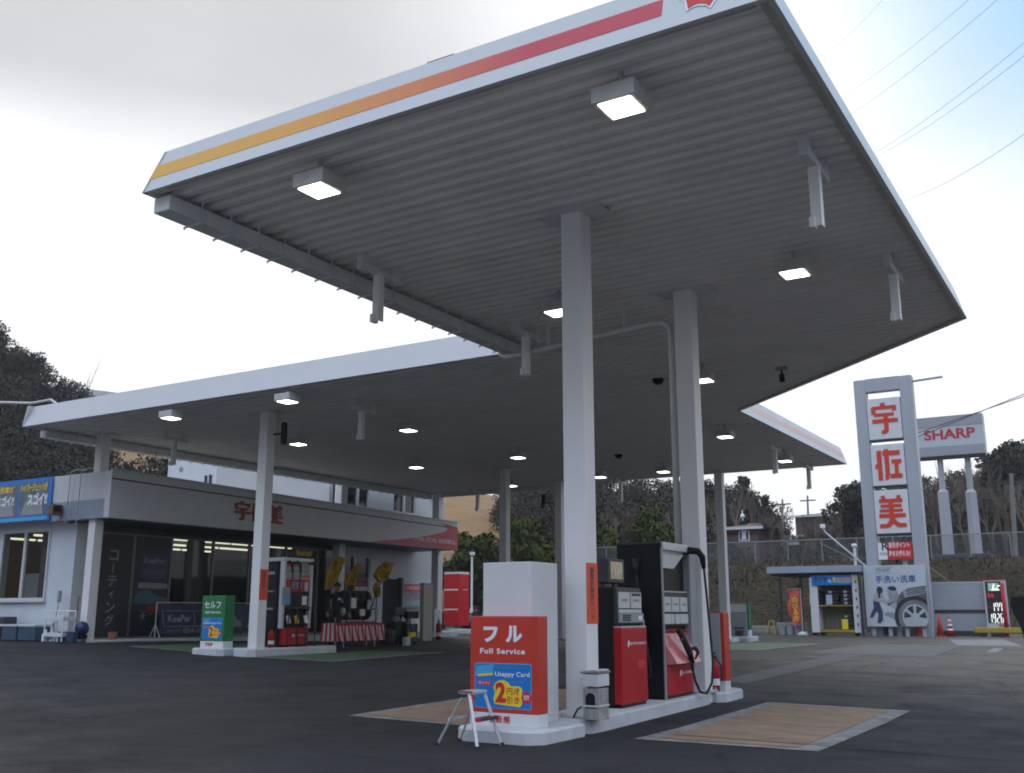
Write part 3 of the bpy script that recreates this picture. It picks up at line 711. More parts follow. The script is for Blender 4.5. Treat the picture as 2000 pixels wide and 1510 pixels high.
# sign
XS0, XS1, YS = -6.09, -5.275, 9.17
t = thing('full_service_sign', 'red box sign reading Full Service with a blue card poster', 'sign', (-5.68, 9.28, ZP), 'box signs on the islands')
def sign_faces(t, x0, x1, y0, y1, z0, zb, z1, m, words, eng, big=True):
    b = MB(); b.box(x0, x1, y0, y1, zb, z1, .012); b.build('panel', m, t)
    b = MB(); b.box(x0 + .004, x1 - .004, y0 + .004, y1, z0, zb, .004); b.build('base', M['white2'], t)
    W, H = x1 - x0, z1 - zb
    n = len(words)
    def fx(u): return x0 + W * u
    def fz(v): return zb + H * v
    if n == 2:
        letters(t, 'lettering', words[0], M['printwhite'], (fx(.205), y0, fz(.725)), X, Z, w=W * .215, h=H * .165, off=.05)
        letters(t, 'lettering', words[1], M['printwhite'], (fx(.535), y0, fz(.725)), X, Z, w=W * .245, h=H * .175, off=.05)
    else:
        letters(t, 'lettering', words, M['printwhite'], (fx(.10), y0, fz(.72)), X, Z, w=W * .72, h=H * .15, off=.02)
    letters(t, 'lettering', eng, M['printwhite'], (fx(.155), y0, fz(.605)), X, Z, w=W * .665, h=H * .058, off=.03, spacing=1.15)
    # poster with rounded corners
    px0, px1, pz0, pz1 = fx(.075), fx(.915), fz(.045), fz(.51); r_ = W * .03
    def rr(x0, x1, z0, z1, r_):
        pts = []
        for cx, cz, a0 in ((x1 - r_, z0 + r_, -90), (x1 - r_, z1 - r_, 0), (x0 + r_, z1 - r_, 90), (x0 + r_, z0 + r_, 180)):
            for k in range(5): pts.append((cx + r_ * math.cos(R(a0 + k * 22.5)), cz + r_ * math.sin(R(a0 + k * 22.5))))
        return pts
    b = MB(); b.prism(rr(px0, px1, pz0, pz1, r_), (0, y0 - .001, 0), X, Z, Vector((0, -.003, 0))); po = b.build('poster', M['printcyan'], t)
    b = MB(); b.prism(rr(px0 + .01, px1 - .01, pz0 + .01, pz1 - .01, r_), (0, y0 - .004, 0), X, Z, Vector((0, -.002, 0))); b.build('poster_field', M['printblue'], po)
    pw, ph = px1 - px0, pz1 - pz0; yy = y0 - .006
    def gx(u): return px0 + pw * u
    def gzz(v): return pz0 + ph * v
    b = MB(); b.prism([(0, .02), (.30, .07), (.325, .28), (.02, .24)], (gx(.02), yy, gzz(.69)), X * pw, Z * ph, Vector((0, -.002, 0))); b.build('card', M['printcyan'], po)
    b = MB(); b.prism([(.02, .03), (.30, .07), (.305, .12), (.03, .08)], (gx(.03), yy - .002, gzz(.66)), X * pw, Z * ph, Vector((0, -.001, 0))); b.build('card_band', M['printyellow'], po)
    letters(po, 'lettering', '現金でも 割引で さらにおトク', M['printcyan'], (gx(.37), yy, gzz(.88)), X, Z, w=pw * .58, h=ph * .05)
    letters(po, 'lettering', 'Usappy Card', M['printwhite'], (gx(.37), yy, gzz(.68)), X, Z, w=pw * .6, h=ph * .135, off=.012)
    letters(po, 'lettering', '提示で 会員', M['printcyan'], (gx(.64), yy, gzz(.575)), X, Z, w=pw * .24, h=ph * .045)
    b = MB(); b.prism(rr(gx(.06), gx(.31), gzz(.51), gzz(.595), .008), (0, yy, 0), X, Z, Vector((0, -.002, 0))); b.build('banner', M['printred'], po)
    letters(po, 'lettering', 'ガソリン', M['printwhite'], (gx(.08), yy - .002, gzz(.525)), X, Z, w=pw * .21, h=ph * .06, off=.015, lift=.002)
    b = MB(); pts = [(.36, .10), (.80, .05), (.84, .12), (.84, .46), (.80, .50), (.64, .50), (.60, .58), (.52, .63), (.44, .62), (.37, .56), (.34, .46), (.37, .36), (.34, .2)]
    b.prism(pts, (px0, yy, pz0), X * pw, Z * ph, Vector((0, -.002, 0))); b.build('price_shape', M['printyellow'], po)
    letters(po, 'lettering', '2', M['printred'], (gx(.375), yy - .002, gzz(.13)), X, Z, w=pw * .185, h=ph * .45, off=.045, lift=.002)
    letters(po, 'lettering', '円', M['printred'], (gx(.575), yy - .002, gzz(.31)), X, Z, w=pw * .10, h=ph * .15, off=.02, lift=.002)
    letters(po, 'lettering', '/ℓ', M['printred'], (gx(.69), yy - .002, gzz(.31)), X, Z, w=pw * .10, h=ph * .15, off=.02, lift=.002)
    letters(po, 'lettering', '引き', M['printred'], (gx(.575), yy - .002, gzz(.12)), X, Z, w=pw * .22, h=ph * .16, off=.02, lift=.002)
    b = MB(); b.prism([(math.cos(k * math.pi / 10) * .085 * pw, math.sin(k * math.pi / 10) * .085 * pw) for k in range(20)], (gx(.915), yy, gzz(.26)), X, Z, Vector((0, -.002, 0))); b.build('round_badge', M['printred'], po)
    letters(po, 'lettering', '新規\n発行', M['printwhite'], (gx(.868), yy - .002, gzz(.21)), X, Z, w=pw * .095, h=ph * .11, off=.015, lift=.002)
    gw = W * .09 if n == 2 else W * .085
    x = fx(.27) if n == 2 else fx(.24)
    glyph(t, 'company_name', ('u', 'sa', 'mi'), M['printred'], (x, y0 + .003, z0 + (zb - z0) * .28), X, Z, gw * 1.05, (zb - z0) * .52, gw * .25, depth=.003)
sign_faces(t, XS0, XS1, YS, YS + .21, ZP, .26, 1.222, M['redorange'], ('フ', 'ル'), 'Full Service')

# aluminium step stool in front of the sign
t = thing('step_ladder', 'small folding aluminium step ladder standing open in front of the red sign', 'ladder', (-5.75, 8.62, 0))
TOP = .50
def rail(a, b_, w=.022): 
    b = MB(); b.tube([a, b_], w * .62, 4); return b
fr = [((-5.50, 8.42, 0), (-5.655, 8.50, TOP)), ((-5.47, 8.80, 0), (-5.64, 8.74, TOP))]
bk = [((-6.02, 8.50, 0), (-5.74, 8.50, TOP - .05)), ((-6.0, 8.86, 0), (-5.74, 8.75, TOP - .05))]
for p, q in fr: rail(p, q, .032).build('front_rail', M['alu'], t)
for p, q in bk: rail(p, q, .022).build('rear_rail', M['alu'], t)
for (p, q) in fr + bk:
    b = MB(); b.obox(Vector(p) - X * .018 - Y_ * .018, X * .036, Y_ * .036, Z * .03, .006); b.build('foot', M['rubber'], t)
b = MB(); b.box(-5.77, -5.61, 8.485, 8.755, TOP - .012, TOP + .018, .006); b.build('top_platform', M['alu'], t)
b = MB(); b.box(-5.60, -5.50, 8.475, 8.775, .245, .275, .005); b.build('step', M['dark'], t)
b = MB(); b.box(-5.603, -5.497, 8.465, 8.478, .24, .28, .003); b.box(-5.603, -5.497, 8.772, 8.785, .24, .28, .003); b.build('step_end', M['printred'], t)
b = MB(); b.box(-5.895, -5.875, 8.50, 8.80, .24, .262); b.build('rear_brace', M['alu'], t)
b = MB(); b.box(-5.775, -5.605, 8.478, 8.486, TOP + .004, TOP + .019); b.build('platform_trim', mat('faded_red', (.30, .07, .05), .5), t)

# squeegee bin beside the nearest column
zI = gz(-5.2, 10.2) + .15
t = thing('squeegee_bin', 'dirty grey metal bin with white tray on top beside the nearest column', 'bin', (-5.14, 10.16, zI))
x0, x1, y0, y1 = -5.215, -5.03, 10.03, 10.27
b = MB(); b.box(x0, x1, y0, y1, zI, zI + .32, .006); b.build('body', mat('grimy_metal', (.33, .33, .32), .5, var=.35, scale=12), t)
b = MB(); b.prism([(-.055, .0), (.055, .0)] + [(.055 * math.cos(R(a)), .10 + .055 * math.sin(R(a))) for a in range(0, 181, 30)], ((x0 + x1) / 2 - .005, y0 - .001, zI + .12), X, Z, Vector((0, -.006, 0))); b.build('opening', M['black'], t)
b = MB(); b.obox((x0 - .008, y0 - .008, zI + .34), X * (x1 - x0 + .016), Y_ * (y1 - y0 + .016), Z * .13, .008); b.build('tray', M['white2'], t)
b = MB(); b.box(x0 - .006, x1 + .006, y0 - .012, y1 + .01, zI + .13, zI + .15, .004); b.build('band', M['lgrey'], t)
b = MB(); b.box(x0 - .02, x1 + .02, y0 - .02, y1 + .02, zI + .475, zI + .495, .006); b.build('rim', M['dirty'], t)
b = MB(); b.box(x1 - .06, x1 + .03, y0 + .04, y0 + .2, zI + .495, zI + .515, .008); b.build('cloth', M['white2'], t)
b = MB(); b.tube([(-5.36, 10.08, zI + .01), (-5.34, 10.06, zI + .03), (-5.28, 10.02, zI + .10), (-5.225, 10.0, zI + .13)], .011, 8)
tag(b.build('hose', M['rubber']), 'short black hose running from the column foot to the grey bin', 'hose')

# ------------------------------------------------------------------ pumps
def logo(parent, o, ux, uz, h, w, m):
    """small flame-headed emblem with the lettering beside it"""
    ux, uz, o = Vector(ux).normalized(), Vector(uz).normalized(), Vector(o)
    b = MB(); b.prism([(0, 0), (.45, 0), (.62, .35), (.95, .40), (.72, .58), (1, .78), (.62, .80), (.70, 1.0), (.30, .95), (.05, .7)], o + ux.cross(uz) * .002, ux * h * .8, uz * h, ux.cross(uz) * .003)
    b.build('emblem', m, parent)
    letters(parent, 'lettering', 'apollostation', m, o + ux * h * .85 + uz * h * .18, ux, uz, w=w, h=h * .62, off=.01, lift=.002)
def screens(parent, xf, cells, m):
    """display windows on a +X face with their figures"""
    for (y0, y1, z0, z1, txt) in cells:
        b = MB(); b.box(xf, xf + .012, y0, y1, z0, z1, .003); s = b.build('display', m, parent)
        if txt: letters(s, 'figures', txt, M['printdark'], (xf + .012, (y0 + y1) / 2, (z0 + z1) / 2), Y_, Z, w=(y1 - y0) * .5, h=(z1 - z0) * .14, off=.01, center=True, lift=.002)
z0 = gz(-5.4, 11.5) + .15
t = thing('fuel_pump', 'smaller black fuel pump with tall red door and an amber lamp box on top', 'fuel pump', (-5.65, 11.55, z0), 'fuel pumps')
b = MB(); b.box(-5.86, -5.40, 11.18, 11.93, z0, 1.56, .015); b.build('body', M['black2'], t)
b = MB(); b.box(-5.41, -5.355, 11.20, 11.90, 1.12, 1.55, .01); b.build('display_frame', M['dark'], t)
screens(t, -5.355, [(11.235, 11.545, 1.31, 1.50, '000'), (11.575, 11.885, 1.31, 1.50, '0000'), (11.235, 11.885, 1.255, 1.295, '')], M['lgrey'])
b = MB(); b.obox((-5.355, 11.22, 1.14), (0, .68, 0), (.03, 0, 0), (0, 0, .11), .006); b.build('key_panel', M['grey'], t)
b = MB(); b.box(-5.326, -5.318, 11.74, 11.84, 1.17, 1.22); b.build('notice', M['printwhite'], t)
b = MB(); b.box(-5.42, -5.30, 11.19, 11.92, z0 + .04, 1.085, .012); d = b.build('door', M['red'], t)
b = MB(); b.box(-5.41, -5.30, 11.20, 11.91, 1.084, 1.10, .004); b.build('door_top_edge', M['alu'], d)
logo(d, (-5.30, 11.36, .86), Y_, Z, .075, .46, M['printwhite'])
b = MB(); b.box(-5.43, -5.32, 11.22, 11.90, z0, z0 + .04); b.build('toe_kick', M['black'], t)
b = MB(); b.box(-5.74, -5.48, 11.24, 11.70, 1.61, 1.905, .012); lb = b.build('lamp_box', M['dark'], t)
b = MB(); b.box(-5.482, -5.472, 11.30, 11.64, 1.655, 1.865, .004); b.build('lens', M['lens'], lb)
b = MB(); b.tube([(-5.6, 11.32, 1.55), (-5.6, 11.32, 1.63)], .02); b.tube([(-5.6, 11.62, 1.55), (-5.6, 11.62, 1.63)], .02); b.build('lamp_leg', M['dark'], t)
b = MB(); b.tube([(-5.62, 11.98, 1.3), (-5.5, 12.05, 1.0), (-5.42, 12.08, .7), (-5.45, 12.06, .45), (-5.5, 12.0, .6), (-5.55, 11.95, .9)], .018, 8); b.build('hose', M['rubber'], t, smooth=True)
b = MB(); b.obox((-5.40, 11.94, 1.07), (.05, 0, 0), (0, .04, 0), (0, 0, .10), .005); b.build('switch_box', M['grey'], t)
b = MB(); b.box(-5.30, -5.297, 11.62, 11.84, .60, .70); b.build('notice', M['printred'], d)
b = MB(); b.box(-5.355, -5.350, 11.30, 11.50, 1.335, 1.36); b.box(-5.345, -5.340, 11.60, 11.86, 1.455, 1.49); b.build('print_strip', M['printdark'], t)
b = MB()
for r_ in range(3):
    for c_ in range(4): b.box(-5.335 + .012, -5.33 + .012, 11.30 + c_ * .06, 11.34 + c_ * .06, 1.16 + r_ * .028, 1.18 + r_ * .028)
b.build('keypad', M['printdark'], t)
# large pump with canopy header
z0 = gz(-5.3, 12.9) + .15
t = thing('fuel_pump', 'tall black fuel pump with grey header, three displays and a hanging black nozzle', 'fuel pump', (-5.55, 12.9, z0), 'fuel pumps')
xa, xf, ya, yb, zt = -5.90, -5.26, 12.38, 13.55, 2.16
b = MB(); b.box(xa + .03, xf - .14, ya + .01, yb - .2, z0, zt - .02, .012); b.build('body', M['black2'], t)
b = MB(); b.box(xa, xf - .02, ya - .005, ya + .05, z0, zt - .01, .008); b.build('side_panel', M['black2'], t)
b = MB(); b.box(xa - .005, xf - .03, ya - .01, yb - .15, zt - .03, zt, .01); b.build('top_cover', M['dark'], t)
b = MB(); b.box(xf - .04, xf, ya, ya + .035, z0, zt - .08, .006); b.build('edge_strip', M['grey'], t)
b = MB(); b.box(xf - .14, xf - .005, yb - .21, yb, z0 + .02, 2.06, .012); b.build('side_pillar', M['grey'], t)
b = MB(); b.obox((xf - .14, ya + .03, 2.06), (.15, 0, 0), (0, .90, 0), (0, 0, .10), .008); hd = b.build('header', M['lgrey'], t)
logo(hd, (xf + .01, ya + .40, 2.085), Y_, Z, .05, .32, M['printwhite'])
b = MB(); b.prism([(.07, 1.83), (.50, 1.83), (.92, 2.06), (.05, 2.06)], (xf - .06, ya, 0), Y_, Z, Vector((.012, 0, 0))); b.build('header_underside', M['lgrey'], t)
b = MB(); b.box(xf - .145, xf - .10, ya + .06, yb - .215, 1.03, 2.04, .004); b.build('front_panel', M['black'], t)
b = MB(); b.box(xf - .10, xf - .05, ya + .07, ya + .93, 1.09, 1.52, .008); b.build('display_frame', M['dark'], t)
screens(t, xf - .05, [(ya + .09, ya + .345, 1.27, 1.46, '00'), (ya + .375, ya + .63, 1.27, 1.46, '00'), (ya + .66, ya + .915, 1.27, 1.46, '00')], M['lgrey'])
screens(t, xf - .05, [(ya + .09, ya + .345, 1.115, 1.24, ''), (ya + .36, ya + .45, 1.115, 1.24, ''), (ya + .485, ya + .63, 1.115, 1.24, ''), (ya + .645, ya + .93, 1.115, 1.24, '')], M['lgrey'])
b = MB(); b.box(xf - .1, xf - .04, ya + .07, ya + .92, 1.52, 1.535, .003); b.build('display_trim', M['alu'], t)
b = MB(); b.box(xf - .10, xf - .095, ya + .10, ya + .25, 1.63, 1.70); b.box(xf - .10, xf - .095, ya + .10, ya + .21, 1.58, 1.62); b.build('notice', M['printgrey'], t)
b = MB(); b.add([(xf - .11, ya + .06, 1.02), (xf - .11, ya + .97, 1.02), (xf + .10, ya + 1.0, .62), (xf + .10, ya + .16, .62), (xf - .11, ya + .06, .60), (xf - .11, ya + .97, .60)],
               [(0, 3, 2, 1), (0, 4, 3), (1, 2, 5), (3, 4, 5, 2), (0, 1, 5, 4)]); npn = b.build('nozzle_panel', mat('pink_red_panel', (.58, .15, .15), .22, var=.05, spec=.8), t)  # sky sheen on the red panel is put into its pinker colour
b = MB(); b.obox((xf - .10, ya + .05, 1.018), (.03, 0, 0), (0, .93, 0), (0, 0, .02), .004); b.build('panel_lip', M['red'], t)
b = MB(); b.box(xf - .12, xf - .01, ya + .04, yb - .215, z0 + .04, .61, .01); d = b.build('door', M['red'], t)
logo(d, (xf - .01, ya + .50, .45), Y_, Z, .085, .45, M['printwhite'])
b = MB(); b.box(xf - .13, xf - .02, ya + .06, yb - .22, z0, z0 + .04); b.build('toe_kick', M['black'], t)
# nozzle in its holster, hose boom and hose
nx = xf + .06
b = MB(); b.tube([(nx - .09, ya + .50, 1.04), (nx - .04, ya + .52, .98), (nx + .03, ya + .58, .78), (nx + .06, ya + .63, .62)], [.03, .042, .045, .03], 10)
b.tube([(nx + .03, ya + .59, .80), (nx + .08, ya + .70, .80), (nx + .09, ya + .75, .74), (nx + .07, ya + .70, .66)], [.018, .03, .02, .012], 8)
b.tube([(nx + .05, ya + .62, .66), (nx + .055, ya + .63, .52)], [.028, .02], 8); nz_ = b.build('nozzle', M['black'], t, smooth=True)
b = MB(); b.obox((nx - .02, ya + .40, .90), (.02, 0, 0), (0, .10, .015), (0, 0, .02)); b.build('holster_hook', M['dark'], t)
b = MB(); b.tube([(xf - .10, ya + .86, 2.07), (xf + .02, ya + .90, 2.09), (xf + .14, ya + .93, 2.075), (xf + .19, ya + .95, 2.0), (xf + .20, ya + .96, 1.84)], [.045, .05, .048, .045, .028], 10); b.build('hose_boom', M['black'], t, smooth=True)
b = MB(); b.tube([(xf + .20, ya + .96, 1.86), (xf + .21, ya + 1.0, 1.5), (xf + .22, ya + 1.05, 1.0), (xf + .23, ya + 1.08, .6), (xf + .22, ya + 1.04, .35), (xf + .19, ya + .92, .215), (xf + .15, ya + .78, .24), (xf + .12, ya + .70, .38), (xf + .11, ya + .65, .54)], .017, 8); b.build('hose', M['rubber'], t, smooth=True)
b = MB(); b.tube([(xa + .05, ya + .4, 2.09), (xa - .06, ya + .36, 2.08), (xa - .09, ya + .35, 1.98), (xa - .10, ya + .35, 1.84)], [.04, .045, .042, .03], 10); b.build('hose_boom', M['black'], t, smooth=True)
b = MB(); b.tube([(-5.62, ya - .015, 1.95), (-5.61, ya - .03, 1.75)], [.05, .035], 10); b.tube([(-5.61, ya - .03, 1.76), (-5.56, ya - .04, 1.2), (-5.46, ya - .05, .7), (-5.43, ya - .05, .5), (-5.47, ya - .045, .45)], .02, 8); b.build('side_hose', M['rubber'], t, smooth=True)

# grey cabinet with orange edge at the far end of the island, and its extinguisher
t = thing('full_service_sign', 'back of a box sign, grey rear and orange red side, beyond the second column', 'sign', (-5.4, 14.35, .185), 'box signs on the islands')
b = MB(); b.box(-5.62, -5.20, 14.24, 14.27, .32, 1.25, .004); b.build('rear_panel', M['grey'], t)
b = MB(); b.box(-5.64, -5.15, 14.275, 14.50, .32, 1.262, .01); b.build('panel', M['redorange'], t)
b = MB(); b.box(-5.63, -5.16, 14.27, 14.49, .185, .318, .004); b.build('base', M['white2'], t)
def extinguisher(p, label, h=.42, r_=.07):
    t = thing('fire_extinguisher', label, 'fire extinguisher', p, 'red fire extinguishers')
    p = Vector(p)
    b = MB(); b.lathe(p, [(r_, 0), (r_, h * .75), (r_ * .8, h * .85), (r_ * .3, h * .92), (r_ * .3, h)], 14); b.build('cylinder', M['red'], t, smooth=True)
    b = MB(); b.box(p.x - .02, p.x + .02, p.y - .03, p.y + .06, p.z + h, p.z + h + .035, .005); b.obox(p + Vector((-.012, -.03, h + .045)), X * .024, Vector((0, .11, .03)), Z * .012); b.build('valve', M['black'], t)
    b = MB(); b.tube([p + Vector((.02, 0, h + .02)), p + Vector((r_ + .02, .02, h * .8)), p + Vector((r_ + .02, .03, h * .3))], .012, 6); b.build('hose', M['rubber'], t)
    b = MB(); b.lathe(p + Z * .18 * h, [(r_ + .002, 0), (r_ + .002, h * .2)], 14); b.build('label_band', M['printwhite'], t)
    return t
extinguisher((-5.265, 14.12, .19), 'red fire extinguisher leaning on the grey back of the sign beside the tall pump', .44, .075)

# far right green sign beside the far column
t = thing('self_service_sign', 'back of a box sign with a thin green edge beside the far right column', 'sign', (-12.0, 34.3, .44), 'box signs on the islands')
P0, P1 = aty(1421, 1240, 34.0), aty(1460, 1240, 34.0); zt = aty(1440, 1179, 34.0).z; zb = aty(1440, 1243, 34.0).z
b = MB(); b.box(P0.x - .1, P1.x, 34.0, 34.06, zb, zt, .01); b.build('rear_panel', M['grey'], t)
b = MB(); b.box(P0.x - .1, P1.x - .02, 33.985, 34.0, zt - .28, zt - .03, .004); b.build('rear_board', M['lgrey'], t)
b = MB(); b.box(P0.x - .14, P1.x + .05, 34.065, 34.35, zb + .22, zt + .03, .01); b.build('panel', M['green'], t)
b = MB(); b.box(P0.x - .13, P1.x + .04, 34.065, 34.34, zb, zb + .215, .01); b.build('base', M['white2'], t)
b = MB(); b.box(P1.x - .36, P1.x - .1, 33.8, 33.97, zb + .02, zb + .2, .01); b.tube([(P1.x - .42, 33.86, zb + .28), (P1.x - .06, 33.86, zb + .28)], .03); 
tag(b.build('tap_unit', M['dark']), 'small dark tap unit in front of the green edged sign back', 'tap')
island('sign_plinth', 'low white block under the far right green edged sign', P0.x - .25, P1.x + .2, 33.6, 34.6, .1, .08, zs=zb)
island('column_plinth', 'low white block at the foot of the far right column', -12.25, -11.55, 32.75, 33.5, .12, .08)
# ------------------------------------------------------------------ rear island on the left
zI = .47
island('pump_island', 'white concrete island under the rear self-service pump', -17.85, -17.16, 17.0, 20.0, .15, .14, zs=zI)
t = thing('self_service_sign', 'green box sign reading Self Service with a blue card poster', 'sign', (-18.4, 17.1, .475), 'box signs on the islands')
sx1 = aty(435, 1264, 16.95).x; sx0 = aty(390, 1262, 16.95).x
island('sign_plinth', 'white concrete block under the green self-service sign', sx0 - .10, sx1 + .16, 16.72, 17.62, .13, .12, zs=.475)
sign_faces(t, sx0, sx1, 16.95, 17.25, .475, aty(436, 1253, 16.95).z, aty(438, 1163, 16.95).z, M['green'], 'セルフ', 'Self Service')
# pump with its hose side towards us
t = thing('fuel_pump', 'rear white and grey self-service pump with hoses looping over its red door', 'fuel pump', (-17.7, 18.7, zI), 'fuel pumps')
xa, xf, ya, yb, zt = -17.98, -17.42, 18.2, 19.2, 2.56
b = MB(); b.box(xa, xf - .12, ya + .01, yb - .01, zI, zt - .04, .012); b.build('body', M['black2'], t)
b = MB(); b.box(xa + .02, xf - .2, ya - .01, ya + .01, .9, 2.5, .004); b.build('side_panel', M['black'], t)
for k, (zz, hh) in enumerate(((2.16, .07), (1.75, .03), (1.33, .05))):
    b = MB(); b.box(xa + .05, xa + .26, ya - .018, ya - .009, zz, zz + hh); b.build('side_notice', M['printgrey'], t)
for yy in (ya, yb - .07):
    b = MB(); b.prism([(xf - .13, zt - .06), (xf - .13, 1.35), (xf - .13, .9), (xf - .02, .9), (xf - .02, 1.2), (xf, 1.5), (xf, zt - .06)][::-1], (0, yy + .07, 0), X, Z, Vector((0, -.07, 0))); b.build('frame_post', M['lgrey'], t)
b = MB(); b.box(xa - .01, xf + .01, ya - .015, yb + .015, zt - .09, zt, .015); b.build('header', M['lgrey'], t)
b = MB(); b.box(xf - .12, xf - .05, ya + .07, yb - .07, 2.05, 2.45, .006); u = b.build('upper_panel', M['cream'], t)
b = MB()
rng = random.Random(3)
for r_ in range(3):
    for c_ in range(4):
        y0 = ya + .10 + c_ * .2; b.box(xf - .05, xf - .046, y0, y0 + .17, 2.07 + r_ * .125, 2.07 + r_ * .125 + .10)
b.build('price_notice', M['printgrey'], u)
b = MB(); b.box(xf - .05, xf - .045, ya + .12, ya + .5, 2.36, 2.43); b.build('orange_notice', M['orange'], u)
b = MB(); b.box(xf - .05, xf - .045, ya + .68, ya + .92, 2.10, 2.16); b.build('orange_notice', M['orange'], u)
b = MB(); b.box(xf - .12, xf - .04, ya + .07, yb - .07, 1.76, 2.04, .006); u = b.build('display_panel', M['red'], t)
b = MB(); b.box(xf - .04, xf - .03, ya + .28, ya + .64, 1.84, 1.98, .004); b.build('display', M['grey'], u)
letters(u, 'figures', '21', M['black'], (xf - .03, ya + .36, 1.86), Y_, Z, w=.2, h=.10, off=.02)
b = MB(); b.box(xf - .04, xf - .03, ya + .76, ya + .88, 1.78, 2.0, .004); b.build('card_reader', M['lgrey'], u)
b = MB(); b.box(xf - .11, xf - .05, ya + .08, yb - .08, 1.42, 1.755, .006); b.build('nozzle_board', M['black'], t)
b = MB(); b.box(xf - .03, xf + .02, ya - .03, ya + .22, 1.44, 1.86, .008); pb = b.build('touch_terminal', M['printgrey'], t)
b = MB(); b.box(xf + .02, xf + .024, ya, ya + .19, 1.50, 1.62); b.build('notice', M['printcyan'], pb)
b = MB(); b.box(xf - .05, xf - .04, ya + .70, ya + .86, 1.45, 1.66); b.build('notice', M['printwhite'], t)
b = MB(); b.box(xf - .1, xf + .03, ya + .08, yb - .08, 1.36, 1.41, .01); b.build('ledge', M['dark'], t)
b = MB(); b.box(xf - .13, xf - .03, ya + .05, yb - .05, zI + .05, .91, .01); d = b.build('door', M['red'], t)
logo(d, (xf - .03, ya + .40, .70), Y_, Z, .07, .4, M['printwhite'])
def noz(y, m, mm):
    b = MB(); b.tube([(xf - .02, y, 1.33), (xf + .02, y + .02, 1.2), (xf + .05, y + .04, 1.05)], [.03, .035, .03], 8); n_ = b.build('nozzle', M['black'], t, smooth=True)
    b = MB(); b.tube([(xf + .02, y + .02, 1.2), (xf + .05, y + .04, 1.02)], [.045, .05], 8); b.build('grip_cover', m, n_)
noz(ya + .14, M['lgrey'], 0); noz(ya + .42, M['printyellow'], 0); noz(ya + .74, M['printwhite'], 0)
def hose(y, y2, yt):
    b = MB(); b.tube([(xf - .08, yt - .05, 2.44), (xf + .02, yt, 2.46), (xf + .09, yt + .02, 2.40), (xf + .10, yt + .03, 2.2)], [.035, .04, .035, .025], 8); b.build('hose_boom', M['black'], t, smooth=True)
    b = MB(); b.tube([(xf + .10, yt + .03, 2.22), (xf + .10, yt + .02, 1.6), (xf + .12, y, .8), (xf + .13, y + .02, .45), (xf + .14, (y + y2) / 2, .30), (xf + .13, y2 - .02, .45), (xf + .08, y2, .85), (xf + .05, y2, 1.04)], .016, 7); b.build('hose', M['rubber'], t, smooth=True)
hose(ya + .06, ya + .44, ya + .14); hose(ya + .36, ya + .70, ya + .42); hose(ya + 1.0, ya + .76, ya + .95)
extinguisher((-17.55, 18.0, zI), 'red fire extinguisher at the foot of the rear column beside the self-service pump', .42, .07)

# ------------------------------------------------------------------ shop
xw = -24.85                                                    # line of the shop front
sh = thing('shop_building', 'low white shop with long pale fascia, glass front and lit interior', 'building', (-27, 25, .4))
YL = 17.62
# fascia band over the front
XF, YF0, YF1 = -22.81, 17.25, 33.36
FT0, FT1, FB0, FB1 = 4.93, 4.726, 3.697, 3.663                # top and bottom of the band at its two ends
def fz_top(y): return FT0 + (FT1 - FT0) * (y - YF0) / (YF1 - YF0)
def fz_bot(y): return FB0 + (FB1 - FB0) * (y - YF0) / (YF1 - YF0)
f = [(XF, YF0, FB0), (XF, YF1, FB1), (XF, YF1, FT1), (XF, YF0, FT0)]
b = MB(); b.add([Vector(p) for p in f] + [Vector(p) - X * .2 for p in f], [(0, 1, 2, 3), (7, 6, 5, 4), (0, 4, 5, 1), (1, 5, 6, 2), (2, 6, 7, 3), (3, 7, 4, 0)]); fa = b.build('fascia', M['white2'], sh, 'long pale fascia with red company name and red swoosh')
b = MB(); b.obox((XF + .001, YF0, FT0 - .23), (0, YF1 - YF0, FT1 - FT0), (.012, 0, 0), (0, 0, .035)); b.build('fascia_line', mat('fascia_line', (.10, .02, .02), .5, var=0), fa)
b = MB(); b.obox((XF - .03, YF0 - .03, FT0 + .002), (0, YF1 - YF0 + .06, FT1 - FT0), (.06, 0, 0), (0, 0, .05)); b.build('coping', M['lgrey'], fa)
pts = [(27.9, fz_bot(27.9) + .02), (33.36, 3.67), (33.36, 4.55), (32.8, 4.61), (32.05, 4.65), (32.45, 4.59), (32.65, 4.50), (32.65, 4.40), (32.3, 4.29), (31.3, 4.10), (30.0, 3.91)]
b = MB(); b.prism(pts, (XF + .002, 0, 0), Y_, Z, Vector((.008, 0, 0))); b.build('swoosh', mat('swoosh_red', (.50, .045, .06), .4, var=.1), fa)
letters(fa, 'lettering', 'いつでも、どこでも、あなたの近くに。', M['printwhite'], (XF + .010, 30.5, 3.87), Y_, Vector((0, 0, 1)), w=2.75, h=.18, off=.035)
glyph(fa, 'company_name', ('u', 'sa', 'mi'), mat('name_red', (.33, .012, .02), .4, var=0), (XF + .002, 21.6, 3.965), Y_, Z, .61, .57, .085, depth=.05)
b = MB(); b.box(-33.8, XF - .21, YL + .35, YF1 - .01, 4.45, 4.55); b.build('roof', M['dirty'], sh)
